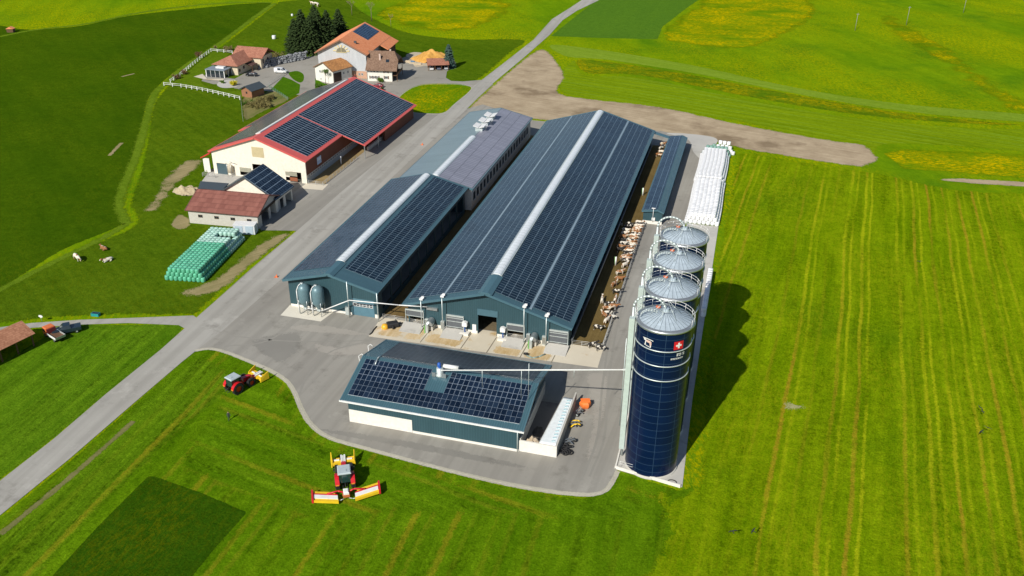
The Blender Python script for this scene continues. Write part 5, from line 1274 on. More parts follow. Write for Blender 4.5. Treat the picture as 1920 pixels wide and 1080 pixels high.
# white stack
protoW = None; rest = MB(); nW = 0
WX0, WY0 = -12.9, 236.6; NRW = 48; SPW = 1.2
wp = [(0, 0), (.5, 0), (.6, .2), (.61, .6), (.6, 1.02), (.55, 1.12), (0, 1.15)]
for lay, (nc, z) in enumerate(((8, .03), (7, 1.14), (6, 2.25))):
    for r in range(NRW):
        off = .12*sin(r*.21)+(-.18 if r > 26 else .1)
        for c in range(nc):
            if not (lay == 2 or c in (0, nc-1) or r in (0, NRW-1)): continue
            x = WX0+(c+lay*.5)*SPW+off; y = WY0+r*SPW+random.uniform(-.04, .04)
            if r in (24,) and lay == 2: continue
            ind = (lay == 2 and r < 26) or (lay < 2 and c == nc-1)
            if r == NRW-1: ind = True
            lab_ = 'white bale, %s layer, %s row from silo end, %s from lane side' % (('bottom', 'middle', 'top')[lay], ordn(r+1), ordn(c+1))
            if ind:
                m_ = None
                if protoW is None:
                    protoW = bale_mesh('white_bale', w_white, .61, False); tag(protoW, lab_, 'white bale', 'long stack of white wrapped bales'); o = protoW
                else:
                    o = protoW.copy(); C.objects.link(o); o['label'] = lab_
                o.location = (x, y, z); nW += 1
            else: rest.lathe(wp, 10, c=(x, y, z))
o = rest.build('stacked_bales', w_white); tag(o, 'remaining white wrapped bales of the long stack', 'white bales', kind='stuff')
sg = None
for r in range(2):
    for lay, (nc, z) in enumerate(((8, .03), (7, 1.14), (6, 2.25))):
        for c in range(nc):
            if lay < 2 and c not in (0, nc-1) : continue
            x = WX0+(c+lay*.5)*SPW+.1; y = WY0+(NRW+.2+r)*SPW
            l_ = 'sage green bale ending the white stack, %s layer, %s row, %s from lane' % (('bottom', 'middle', 'top')[lay], ('nearer', 'farther')[r], ordn(c+1))
            if sg is None: sg = bale_mesh('sage_bale', w_sage); tag(sg, l_, 'green bale', 'sage green bales ending the white stack'); o = sg
            else: o = sg.copy(); C.objects.link(o); o['label'] = l_
            o.location = (x, y, z)
k = 0
for (x, y, z) in [(-10.5, 300, 0), (-9.2, 300.3, 0), (-7.9, 300, 0), (-6.6, 300.4, 0), (-5.3, 300, 0), (-4.0, 299.4, 0), (-3.2, 297.9, 0), (-9.8, 300.6, 1.15), (-8.4, 300.4, 1.15), (-7.0, 300.6, 1.15), (-5.6, 300.4, 1.15), (-4.4, 299.6, 1.15), (-8.6, 301.8, 0), (-7.2, 302, 0), (-5.8, 301.9, 0), (-7.8, 301.4, 2.3), (-6.4, 301.2, 2.3), (-5.0, 301.0, 2.3), (-10.8, 301.9, 0), (-9.6, 302.5, 0)]:
    k += 1; o = (sg if k in (1, 19, 20, 8) else protoW).copy(); C.objects.link(o); o.location = (x, y, z+.03); o['group'] = 'loose pile of bales behind the long stack'
    o['label'] = 'one of the loosely piled %s wrapped bales at the far end of the lane' % ('sage green' if k in (1, 19, 20, 8) else 'white')
for i in range(18):
    for z in (.08, 1.2):
        o = protoW.copy(); C.objects.link(o); o.location = (-3.9, 184+i*1.2, z); o['group'] = 'white bales behind the silos'
        o['label'] = 'white wrapped bale, %s one of the %s row in the strip right of the silos' % (ordn(i+1), 'lower' if z < 1 else 'upper')
p = G(514, 73); o = protoW.copy(); C.objects.link(o); o.location = (p.x, p.y, 0); o.scale = (1.6, 1.6, 1.5); o['group'] = 'single bales in the far pasture'; o['label'] = 'single white bale lying in the pasture left of the dark firs'
p = G(548, 30); o = protoW.copy(); C.objects.link(o); o.location = (p.x, p.y, 0); o['group'] = 'single bales in the far pasture'; o['label'] = 'smaller white bale high in the pasture above the firs'

# ================================================================== ANIMALS AND PEOPLE (skin grown bodies)
def skin(name, verts, edges, radii, root=0, sub=1):
    me = bpy.data.meshes.new(name); me.from_pydata(verts, edges, []); o = bpy.data.objects.new(name, me); C.objects.link(o)
    m = o.modifiers.new('s', 'SKIN'); m.use_smooth_shade = True
    for i, r in enumerate(radii):
        me.skin_vertices[0].data[i].radius = (r, r) if not isinstance(r, tuple) else r
        me.skin_vertices[0].data[i].use_root = (i == root)
    o.modifiers.new('d', 'SUBSURF').levels = sub
    dg = bpy.context.evaluated_depsgraph_get(); dg.update(); nm = bpy.data.meshes.new_from_object(o.evaluated_get(dg))
    bpy.data.objects.remove(o); nm.name = name; return nm
def hide(name, c1, c2, thr=.5):
    t = NT(name); p = t.obj(); r_ = t.math('MULTIPLY', t.rnd(), 40)
    v = t.n('ShaderNodeVectorMath', operation='ADD'); t.set(v.inputs[0], p); t.set(v.inputs[1], t.comb(r_, r_, 0.0))
    n = t.noise(v.outputs[0], 1.3, 2, .4); f = t.ramp(n, thr-.02, thr+.02)
    return t.fin(t.mix(f, c1, c2), .8)
h_red = hide('hide_red_white', (.62, .54, .42), (.27, .115, .04), .46); h_blk = hide('hide_black_white', (.64, .60, .52), (.02, .017, .015), .46); h_wht = hide('hide_white', (.70, .64, .54), (.34, .15, .06), .56)
def cow_mesh(kind):
    V = []; E = []; Rr = []
    def add(p, r, par=None):
        V.append(p); Rr.append(r)
        if par is not None: E.append((par, len(V)-1))
        return len(V)-1
    lie = kind == 'lie'; dz = -.62 if lie else 0
    hip_ = add((0, -.55, 1.12+dz), (.34, .36)); rump = add((0, -1.0, 1.15+dz), (.26, .30), hip_)
    mid = add((0, 0, 1.06+dz), (.38, .42), hip_); ch = add((0, .55, 1.1+dz), (.30, .38), mid)
    if kind == 'graze':
        n1 = add((0, .95, 1.0), .18, ch); hd = add((0, 1.25, .6), .13, n1); mz = add((0, 1.38, .25), .09, hd)
    else:
        n1 = add((0, .92, 1.3+dz), .19, ch); hd = add((0, 1.25, 1.48+dz), .15, n1); mz = add((0, 1.62, 1.28+dz), .09, hd)
    for k in (-1, 1):
        e = add((k*.26, (V[hd][1])-.02, V[hd][2]+.08), .045, hd)
    if lie:
        for k in (-1, 1):
            a = add((k*.34, .6, .22), .12, ch); add((k*.36, .95, .1), .07, a)
            a = add((k*.42, -.7, .22), .16, hip_); add((k*.5, -.25, .09), .07, a)
    else:
        for k in (-1, 1):
            a = add((k*.2, .55, .72), .12, ch); b = add((k*.2, .58, .42), .075, a); c = add((k*.2, .54, .04), .07, b)
            a = add((k*.22, -.8, .82), .17, rump); b = add((k*.22, -1.0, .5), .075, a); c = add((k*.22, -.9, .04), .07, b)
        add((0, -.45, .78), .14, hip_)
    t1 = add((0, -1.28, 1.05+dz), .04, rump); t2 = add((0, -1.32, max(.25, .55+dz)), .03, t1)
    return skin('cow', V, E, Rr, 0, 1)
CM = {k: cow_mesh(k) for k in ('stand', 'graze', 'lie')}
def cow(x, y, rz, kind, hidem, label, group, z=.09, sc=1.0):
    me = CM[kind]; key = kind+hidem.name
    if key not in CM:
        m2 = me.copy(); m2.materials.clear(); m2.materials.append(hidem); CM[key] = m2
    o = bpy.data.objects.new('cow', CM[key]); C.objects.link(o); o.location = (x, y, z); o.rotation_euler = (0, 0, rz); o.scale = (sc,)*3
    return tag(o, label, 'cow', group)
HN = {h_red: 'brown and white', h_blk: 'black and white', h_wht: 'mostly white'}
y = 197.5; i = 0
random.seed(12)
rail = []
y = 206.0
while y < 231:
    h = random.choice([h_red, h_red, h_blk, h_blk, h_wht]) ; rail.append((y, h)); y += random.uniform(.95, 1.3)
for i, (y, h) in enumerate(rail):
    cow(-25.3+random.uniform(-.2, .2), y, -pi/2+random.uniform(-.25, .25), 'stand', h, '%s cow eating at the feed fence, %s from the crowd\'s near end' % (HN[h], ordn(i+1)), 'cows crowding at the feed fence')
for i in range(9):
    y = 212+i*2.1+random.uniform(-.4, .4); h = random.choice([h_red, h_blk, h_wht]); cow(-27.9+random.uniform(-.3, .5), y, random.uniform(-2.2, -.9), 'stand', h, '%s cow waiting behind the feeding crowd, %s from the near end' % (HN[h], ordn(i+1)), 'cows waiting behind the feeding ones')
for (px, py, rz, kd, h, l) in ((1163, 512, -1.0, 'stand', h_wht, 'white cow below the dense crowd, next to a brown one'), (1162, 524, -1.4, 'stand', h_red, 'brown cow side by side with a white cow near the fence middle'), (1172, 498, -.6, 'stand', h_wht, 'pale cow reaching the fence just below the dense crowd'),
    (1154, 562, 0, 'stand', h_wht, 'mostly white cow standing at the fence above the small knot of cows'), (1129, 563, .1, 'stand', h_wht, 'white cow standing nearest the barn above the small knot'), (1141, 572, -1.3, 'stand', h_blk, 'black and white cow at the top of the small knot'), (1139, 580, -1.5, 'stand', h_red, 'tan cow in the middle of the small knot'),
    (1141, 589, -1.2, 'stand', h_blk, 'dark cow at the bottom of the small knot'), (1138, 602, -.4, 'stand', h_wht, 'large white cow walking to the fence above the lone spotted cow'), (1147, 596, -1.2, 'graze', h_blk, 'black and white cow with its head in the fence below the knot'),
    (1122, 616, -1.7, 'stand', h_blk, 'spotted black and white cow standing broadside to the photo'), (1112, 648, -1.0, 'stand', h_blk, 'black and white cow beside the yard gate'), (1127, 654, -1.2, 'graze', h_blk, 'black and white cow with lowered head right at the gate corner'),
    (1240, 279, -.8, 'stand', h_blk, 'black and white cow at the far end beside the long shed'), (1241, 286, -1.4, 'stand', h_wht, 'white cow at the far end beside the long shed'), (1236, 292, -1.8, 'stand', h_red, 'brown and white cow nearest of the group at the long shed'), (1244, 271, -1.1, 'stand', h_red, 'brown and white cow farthest away beside the long shed'),
    (1177, 468, -1.2, 'stand', h_blk, 'black and white cow at the fence between dense crowd and yard post'), (1170, 483, -.9, 'stand', h_red, 'brown and white cow at the fence level with the yard post'), (1151, 576, -1.5, 'stand', h_red, 'brown and white cow with its head through the fence beside the knot'),
    (1133, 592, .8, 'stand', h_red, 'brown and white cow on the barn side of the small knot'), (1157, 548, -1.4, 'stand', h_blk, 'black and white cow at the fence just above the small knot'), (1152, 534, -.5, 'stand', h_red, 'tan cow walking between the brown pair and the small knot'),
    (1164, 418, .3, 'stand', h_blk, 'dark cow standing in the barn shadow behind the crowd')):
    p = G(px, py, .6); cow(p.x, p.y, rz, kd, h, l, 'cows spread through the cow yard')
for (px, py, rz, kd, h, l, s_) in ((146, 489, -2.0, 'graze', h_wht, 'white cow grazing in the left pasture', 1.3), (195, 468, 1.2, 'lie', h_red, 'brown and white cow lying in the left pasture', 1.2), (202, 490, 2.6, 'lie', h_wht, 'white cow lying curled in the left pasture', 1.2),
    (585, 9, 1.2, 'stand', h_wht, 'leftmost of three white cows high above the firs', 1.3), (593, 10, -1.4, 'graze', h_wht, 'middle of three white cows high above the firs', 1.3), (596, 13, .4, 'stand', h_wht, 'lowest of three white cows high above the firs', 1.3)):
    p = G(px, py); cow(p.x, p.y, rz, kd, h, l, 'cows out on the pasture', .03, s_)
def person_mesh(walk=.25):
    V = []; E = []; Rr = []
    def add(p, r, par=None):
        V.append(p); Rr.append(r)
        if par is not None: E.append((par, len(V)-1))
        return len(V)-1
    pel = add((0, 0, .95), (.15, .11)); tr = add((0, 0, 1.2), (.15, .10), pel); sh = add((0, 0, 1.42), (.16, .10), tr); nk = add((0, 0, 1.54), .06, sh); hd = add((0, .01, 1.68), .095, nk); add((0, .0, 1.78), .08, hd)
    for k in (-1, 1):
        a = add((k*.11, 0, .85), .09, pel); b = add((k*.12, k*walk*.4+.03, .48), .065, a); c = add((k*.12, k*walk*.8, .08), .045, b); add((k*.12, k*walk*.8+.14, .04), .04, c)
        a = add((k*.2, 0, 1.4), .06, sh); b = add((k*.26, -k*walk*.3, 1.13), .045, a); add((k*.25, -k*walk*.3+.12, .9), .035, b)
    return skin('person', V, E, Rr, 0, 1)
pm_ = person_mesh()
def person(px, py, rz, label, shirt, trousers, z=.03, skinc=(.45, .27, .19), sc=1.0):
    p = G(px, py); o = bpy.data.objects.new('person', pm_.copy()); C.objects.link(o); o.location = (p.x, p.y, z); o.rotation_euler = (0, 0, rz); o.scale = (sc,)*3
    t = NT('clothes'); zz = t.sep(t.obj())[2]; c = t.mix(t.math('GREATER_THAN', zz, 1.0), trousers, shirt); c = t.mix(t.math('GREATER_THAN', zz, 1.52), c, skinc); c = t.mix(t.math('GREATER_THAN', zz, 1.75), c, (.05, .03, .02)); c = t.mix(t.math('LESS_THAN', zz, .1), c, (.02, .02, .02))
    o.data.materials.clear(); o.data.materials.append(t.fin(c, .9)); return tag(o, label, 'person')
person(430, 788, -2.4, 'person in dark clothes standing alone on the mown meadow below the tractor', (.04, .045, .055), (.03, .035, .05), sc=1.1)
person(661, 150, 0, 'person in dark clothes standing before the farmhouse door', (.05, .05, .06), (.05, .06, .1), .07, sc=1.2)
person(666, 148, 1, 'person in a red top beside the farmhouse door', (.4, .08, .05), (.05, .06, .1), .07, sc=1.2)

# ================================================================== VEHICLES
m_tyre = m_black
def wheel(T, x, y, r, wd, name='wheel', rimc=None, z=0):
    mb = MB(); n = 18
    prof = [(r*.55, -wd/2), (r*.92, -wd/2), (r, -wd*.36), (r, wd*.36), (r*.92, wd/2), (r*.55, wd/2)]
    for (ra, a), (rb, b) in zip(prof, prof[1:]):
        for i in range(n):
            t0, t1 = 2*pi*i/n, 2*pi*(i+1)/n
            mb.face([(a, ra*cos(t0), ra*sin(t0)), (a, ra*cos(t1), ra*sin(t1)), (b, rb*cos(t1), rb*sin(t1)), (b, rb*cos(t0), rb*sin(t0))], 0)
    if r > .6:
        for i in range(22):
            a = 2*pi*i/22; c_, s_ = cos(a), sin(a)
            mb.hexa([(-wd*.48, c_*(r)-s_*.05, s_*r+c_*.05), (0, c_*r-s_*.05+.0, s_*r+c_*.05), (0, c_*r+s_*.06, s_*r-c_*.06), (-wd*.48, c_*r+s_*.06, s_*r-c_*.06), (-wd*.48, c_*(r+.06)-s_*.05, s_*(r+.06)+c_*.05), (0, c_*(r+.06)-s_*.05, s_*(r+.06)+c_*.05), (0, c_*(r+.06)+s_*.06, s_*(r+.06)-c_*.06), (-wd*.48, c_*(r+.06)+s_*.06, s_*(r+.06)-c_*.06)], 0)
            a += pi/22; c_, s_ = cos(a), sin(a)
            mb.hexa([(0, c_*(r)-s_*.05, s_*r+c_*.05), (wd*.48, c_*r-s_*.05, s_*r+c_*.05), (wd*.48, c_*r+s_*.06, s_*r-c_*.06), (0, c_*r+s_*.06, s_*r-c_*.06), (0, c_*(r+.06)-s_*.05, s_*(r+.06)+c_*.05), (wd*.48, c_*(r+.06)-s_*.05, s_*(r+.06)+c_*.05), (wd*.48, c_*(r+.06)+s_*.06, s_*(r+.06)-c_*.06), (0, c_*(r+.06)+s_*.06, s_*(r+.06)-c_*.06)], 0)
    o = mb.build(name, m_tyre, T, (x, y, r+z), 0)
    mb = MB(); mb.tube((-wd*.3, 0, 0), (wd*.3, 0, 0), r*.56, 16); mb.build('rim', rimc or m_galv2, o)
    return o
def bevelled(mb, x0, x1, y0, y1, z0, z1, b=.08, mi=0):
    """box with chamfered top edges"""
    P = [(x0, y0, z0), (x1, y0, z0), (x1, y1, z0), (x0, y1, z0)]; Q = [(x0, y0, z1-b), (x1, y0, z1-b), (x1, y1, z1-b), (x0, y1, z1-b)]; S_ = [(x0+b, y0+b, z1), (x1-b, y0+b, z1), (x1-b, y1-b, z1), (x0+b, y1-b, z1)]
    for A_, B_ in ((P, Q), (Q, S_)):
        for i in range(4): j = (i+1) % 4; mb.face([A_[i], A_[j], B_[j], B_[i]], mi)
    mb.face(P[::-1], mi); mb.face(S_, mi)
def car(px, py, rz, col, name, label, cat='car', van=False, pick=False, sc=1.0, loc=None, group=None):
    p = loc or G(px, py); T = thing(name, label, cat, (p.x, p.y, .07), rz, group); T.scale = (sc,)*3
    paint = mat('paint_%s' % name+str(round(col[0], 2)), col, .25, .1, .06, coat=.6)
    # loft cross sections along y: (y, halfwidth, zlow, zbelt, zroof)
    Ln = 2.2; mb = MB(); 
    if van: secs = [(-2.2, .80, .45, 1.0, 1.78), (-2.1, .86, .30, 1.05, 1.86), (-1.0, .88, .28, 1.05, 1.9), (.3, .88, .28, 1.05, 1.86), (.75, .88, .28, 1.05, 1.75), (1.45, .87, .28, 1.02, 1.08), (2.05, .82, .3, .88, .92), (2.25, .7, .4, .7, .74)]
    elif pick: secs = [(-2.6, .88, .5, 1.1, 1.12), (-2.5, .92, .4, 1.15, 1.16), (-.9, .93, .35, 1.15, 1.17), (-.75, .93, .35, 1.15, 1.85), (.4, .93, .35, 1.15, 1.88), (1.1, .93, .35, 1.15, 1.2), (2.2, .9, .35, 1.0, 1.05), (2.5, .8, .4, .85, .9)]
    else: secs = [(-2.15, .74, .42, .85, .9), (-2.05, .84, .3, .95, 1.0), (-1.75, .87, .27, .97, 1.15), (-1.2, .88, .26, .97, 1.42), (0, .88, .26, .97, 1.47), (.45, .88, .26, .96, 1.4), (1.15, .87, .26, .93, .98), (1.9, .83, .28, .8, .84), (2.15, .7, .38, .65, .7)]
    rings = []
    for (y, hw, zl, zb, zr) in secs:
        tk = .78 if zr-zb > .2 else .9
        rings.append([(-hw*.92, y, zl), (-hw, y, zl+.15), (-hw, y, zb), (-hw*tk, y, zr-.03), (-hw*tk*.8, y, zr), (hw*tk*.8, y, zr), (hw*tk, y, zr-.03), (hw, y, zb), (hw, y, zl+.15), (hw*.92, y, zl)])
    for a, b in zip(rings, rings[1:]):
        for i in range(9):
            mb.face([a[i], a[i+1], b[i+1], b[i]], 0, smooth=False)
        mb.face([a[9], a[0], b[0], b[9]], 0)
    mb.face(rings[0], 0); mb.face(rings[-1][::-1], 0); mb.build('body', paint, T)
    # glass panels slightly proud
    gb = MB()
    for a, b, (s0, s1) in zip(rings, rings[1:], zip(secs, secs[1:])):
        if max(s0[4]-s0[3], s1[4]-s1[3]) > .2:
            for (i, j) in ((2, 3), (6, 7)):
                q = [Vector(a[i]), Vector(a[j]), Vector(b[j]), Vector(b[i])]; c = sum(q, Vector())/4; off = Vector((-.012 if i == 2 else .012, 0, .006))
                if van and s0[0] < -1.0: continue
                gb.face([c+(v-c)*.86+off for v in q])
            if (s1[4]-s0[4] > .15) or (s0[4]-s1[4] > .15):
                q = [Vector(a[4]), Vector(a[5]), Vector(b[5]), Vector(b[4])]; c = sum(q, Vector())/4
                gb.face([c+(v-c)*.88+Vector((0, .01 if s0[4] > s1[4] else -.01, .015)) for v in q])
    gb.build('windows', m_glass, T, merge=False)
    hwx = secs[2][1]-.1; yf, yr = (1.4, -1.35) if not pick else (1.6, -1.7)
    for x in (-hwx, hwx):
        for y in (yf, yr): wheel(T, x, y, .33, .22, z=-.01)
    f = secs[-1][0]; 
    for k in (-1, 1):
        mb = MB(); mb.box(k*.55-.14, k*.55+.14, f-.22, f-.02, .62, .74); mb.build('headlight', m_wpaint, T)
    return T
car(527, 137, -1.45, (.80, .80, .80), 'white_van', 'white delivery van parked on the villa drive', 'van', van=True, sc=1.25)
car(708, 164, 1.62, (.20, .012, .03), 'burgundy_car', 'dark red car parked below the brown roofed house', sc=1.15)
car(472, 143, 1.75, (.012, .014, .018), 'black_car', 'black car parked in the villa shadow', sc=1.15)
cd = (CARPORT[1]-CARPORT[0]).normalized(); cn = Vector((-cd.y, cd.x, 0)); ca = atan2(cd.y, cd.x)
for k, (col, l) in enumerate((((.75, .75, .75), 'white car in the left bay of the carport'), ((.12, .14, .2), 'dark blue car in the middle bay of the carport'), ((.45, .48, .5), 'silver car in the right bay of the carport'))):
    car(0, 0, ca+pi, col, 'parked_car', l, loc=CARPORT[0]+cd*(1.6+k*3.2)+cn*2.2, sc=1.0, group='cars under the carport')
p = G(126, 624); car(0, 0, 2.3, (.02, .035, .05), 'dark_pickup', 'dark pickup parked beside the orange truck by the tiled shed', 'pickup', pick=True, sc=1.15, loc=p)

# orange flatbed truck
p = G(104, 634); T = thing('orange_truck', 'orange flatbed truck with grey sideboards beside the tiled shed', 'truck', (p.x, p.y, .05), radians(68)); T.scale = (1.1,)*3
org = mat('truck_orange', (.66, .17, .05), .4)
mb = MB(); bevelled(mb, -.95, .95, 1.1, 2.6, .45, 2.1, .15); mb.build('cab', org, T)
mb = MB(); mb.box(-.85, .85, 2.605, 2.63, 1.2, 1.85); mb.box(-.97, -.955, 1.5, 2.4, 1.2, 1.8); mb.box(.955, .97, 1.5, 2.4, 1.2, 1.8); mb.build('windows', m_glass, T)
mb = MB(); mb.box(-.9, .9, .85, 1.08, .7, 1.9); mb.build('bulkhead', mat('dark_red_panel', (.22, .03, .03), .6), T)
mb = MB(); mb.box(-1.0, 1.0, -2.3, .82, .75, .9); mb.build('bed', m_wood, T)
for k in (-1, 1):
    mb = MB(); mb.box(k*1.03-.03, k*1.03+.03, -2.3, .8, .78, 1.25); mb.build('sideboard', m_wpaint if k < 0 else m_galv2, T)
mb = MB(); mb.box(-1.0, 1.0, -2.38, -2.31, .78, 1.25); mb.build('tailgate', m_galv, T)
mb = MB(); mb.box(-.4, .4, -2.2, 2.3, .4, .7); mb.build('chassis', m_black, T)
for x in (-.85, .85):
    for y in (1.9, -1.4): wheel(T, x, y, .4, .26)

def tractor(px, py, rz, label, sc=1.0):
    p = G(px, py); T = thing('tractor', label, 'tractor', (p.x, p.y, .03), rz); T.scale = (sc,)*3
    red = mat('tractor_red', (.55, .012, .018), .3, coat=.4)
    mb = MB()
    # tapered hood
    mb.hexa([(-.42, 1.0, 1.0), (.42, 1.0, 1.0), (.34, 3.3, .95), (-.34, 3.3, .95), (-.36, 1.0, 1.78), (.36, 1.0, 1.78), (.28, 3.2, 1.5), (-.28, 3.2, 1.5)])
    mb.hexa([(-.34, 3.3, .85), (.34, 3.3, .85), (.28, 3.5, .85), (-.28, 3.5, .85), (-.3, 3.2, 1.5), (.3, 3.2, 1.5), (.24, 3.45, 1.35), (-.24, 3.45, 1.35)])
    mb.build('hood', red, T)
    mb = MB(); mb.box(-.32, .32, .0, 3.2, .55, .98); mb.box(-.75, .75, 2.45, 2.75, .6, .8); mb.box(-.9, .9, -.2, .2, .75, 1.05); mb.build('chassis', m_black, T)
    mb = MB(); mb.hexa([(-.78, -.75, 1.25), (.78, -.75, 1.25), (.6, .95, 1.1), (-.6, .95, 1.1), (-.74, -.72, 2.62), (.74, -.72, 2.62), (.68, .75, 2.62), (-.68, .75, 2.62)]); mb.build('cab_glass', mat('cab_glass', (.015, .045, .04), .08, spec=.8), T)
    mb = MB(); bevelled(mb, -.86, .86, -.88, 1.0, 2.64, 2.86, .12); mb.box(-.3, .3, -.5, -.1, 2.87, 2.92); mb.build('cab_roof', mat('cab_roof_grey', (.42, .48, .50), .4), T)
    mb = MB()
    for x in (-.76, .7):
        mb.box(x, x+.06, -.78, -.7, 1.2, 2.63); mb.box(x, x+.06, .76, .84, 1.1, 2.63)
    mb.build('cab_pillars', m_black, T)
    for k in (-1, 1):
        mb = MB()
        for i in range(8):
            a0, a1 = radians(10+i*20), radians(30+i*20); r = 1.06
            mb.hexa([(k*.72, r*cos(a0), .95+r*sin(a0)), (k*1.28, r*cos(a0), .95+r*sin(a0)), (k*1.28, r*cos(a1), .95+r*sin(a1)), (k*.72, r*cos(a1), .95+r*sin(a1)), (k*.72, (r+.05)*cos(a0), .95+(r+.05)*sin(a0)), (k*1.28, (r+.05)*cos(a0), .95+(r+.05)*sin(a0)), (k*1.28, (r+.05)*cos(a1), .95+(r+.05)*sin(a1)), (k*.72, (r+.05)*cos(a1), .95+(r+.05)*sin(a1))])
        mb.build('fender', red, T)
        mb = MB(); mb.box(k*1.0-.2, k*1.0+.2, -1.12, -1.02, 1.1, 1.25); mb.build('tail_light', mat('lamp_orange', (.7, .25, .03), .4), T)
        mb = MB(); mb.tube((k*.75, .8, 2.2), (k*1.3, .95, 2.2), .03, 5); mb.box(k*1.3-.08, k*1.3+.08, .9, .96, 1.95, 2.4); mb.build('mirror', m_black, T)
        wheel(T, k*1.02, 0, .95, .58, rimc=red); wheel(T, k*.95, 2.6, .7, .46, rimc=red)
    mb = MB(); mb.tube((.45, 1.15, 1.5), (.45, 1.15, 2.7), .06, 8); mb.build('exhaust', m_black, T)
    mb = MB(); mb.path([(-.3, -.2, .8), (-.3, -1.5, .7)], .06); mb.path([(.3, -.2, .8), (.3, -1.5, .7)], .06); mb.path([(0, -.6, 1.3), (0, -1.5, 1.1)], .06); mb.build('rear_linkage', m_black, T)
    mb = MB(); mb.path([(-.25, 3.3, .8), (-.25, 4.1, .7)], .06); mb.path([(.25, 3.3, .8), (.25, 4.1, .7)], .06); mb.build('front_linkage', m_black, T)
    return T
yel = mat('mower_yellow', (.80, .52, .02), .4); mred = mat('mower_red', (.60, .02, .03), .4)
def front_mower(T, label):
    loc = T.matrix_basis @ Vector((0, 4.6, 0)); M = thing('front_mower', label, 'mower', loc, T.rotation_euler.z); M.scale = T.scale
    mb = MB(); mb.box(-1.5, 1.5, -.55, .1, .3, .75); mb.box(-1.5, -.45, .1, .75, .25, .6); mb.box(.45, 1.5, .1, .75, .25, .6); mb.build('deck', yel, M)
    for k in (-1, 1):
        mb = MB(); mb.hexa([(k*1.5, -.7, .2), (k*1.62, -.7, .2), (k*1.7, 1.0, .2), (k*1.58, 1.0, .2), (k*1.4, -.5, 1.0), (k*1.5, -.5, 1.0), (k*1.6, 1.0, 1.5), (k*1.5, 1.0, 1.5)]); mb.build('side_guard', yel, M)
        mb = MB(); mb.box(k*.85-.35, k*.85+.35, -.1, .1, .76, .9); mb.build('cover', m_wpaint, M)
    mb = MB(); 
    for k in (-1, 1): mb.hexa([(k*.12, -.7, .8), (k*.32, -.7, .8), (k*.32, .9, .75), (k*.12, .9, .75), (k*.12, -.7, .95), (k*.32, -.7, .95), (k*.32, .9, .95), (k*.12, .9, .95)])
    mb.box(-.08, .08, -.6, .8, .78, .9); mb.build('headstock', m_wpaint, M)
    mb = MB(); mb.box(-.25, .25, -1.0, -.6, .5, 1.0); mb.build('coupling', mred, M)
    return M
T1 = tractor(648, 912, radians(-3), 'red tractor with folded out rear mowers in the foreground meadow', 1.3)
T1.rotation_euler.z = radians(28)
front_mower(T1, 'yellow front mower mounted before the foreground tractor')
loc = T1.matrix_basis @ Vector((0, -2.0, 0))
M = thing('butterfly_mower', 'red, yellow and white double wing mower behind the foreground tractor', 'mower', loc, T1.rotation_euler.z); M.scale = (1.3,)*3
mb = MB(); bevelled(mb, -.35, .35, -.7, .2, .5, 1.25, .12); mb.build('gearbox', m_wpaint, M)
mb = MB(); bevelled(mb, -.42, .42, -.75, -.5, .45, .9, .1); mb.box(-.5, .5, -.3, .4, .35, .5); mb.build('frame', mat('rust_orange', (.50, .14, .05), .5), M)
for k in (-1, 1):
    wg = []
    def wp_(s, d, z): 
        a = radians(12); return (k*(1.05+s*cos(a)-d*sin(a)*0), -.55+s*sin(a)+d, z+s*.05)
    def hx(mb, s0, s1, d0, d1, z0, z1): mb.hexa([wp_(s0, d0, z0), wp_(s1, d0, z0), wp_(s1, d1, z0), wp_(s0, d1, z0), wp_(s0, d0, z1), wp_(s1, d0, z1), wp_(s1, d1, z1), wp_(s0, d1, z1)])
    mb = MB(); hx(mb, 0, 3.15, -.95, -.55, .25, .62); hx(mb, .35, 3.15, .45, .85, .25, .62); w_o = mb.build('wing_deck', yel, M)
    mb = MB(); hx(mb, .05, 3.1, -.55, .14, .3, .70); mb.build('wing_cover', m_wpaint, w_o)
    mb = MB(); hx(mb, .1, 3.1, .14, .38, .3, .70); mb.build('wing_beam', mred, w_o)
    mb = MB(); hx(mb, 3.15, 3.4, -1.0, .9, .2, .85); mb.build('end_cap', mred, w_o)
    mb = MB(); mb.path([(k*.3, -.1, .8), (k*1.0, .1, 1.0), wp_(1.4, .22, .8)], .11, 8); mb.build('carrier_arm', mred, M)
    mb = MB(); mb.path([(k*.3, -.75, .35), (k*.8, -.95, .3), wp_(.2, -.4, .3)], .05, 6); mb.build('guard_bar', m_galv2, M)
T2_ = tractor(440, 734, -dirang((437, 735), (478, 712)), 'red tractor with yellow front mower parked on the grass left of the shed', 1.25)
front_mower(T2_, 'yellow front mower of the tractor on the left')

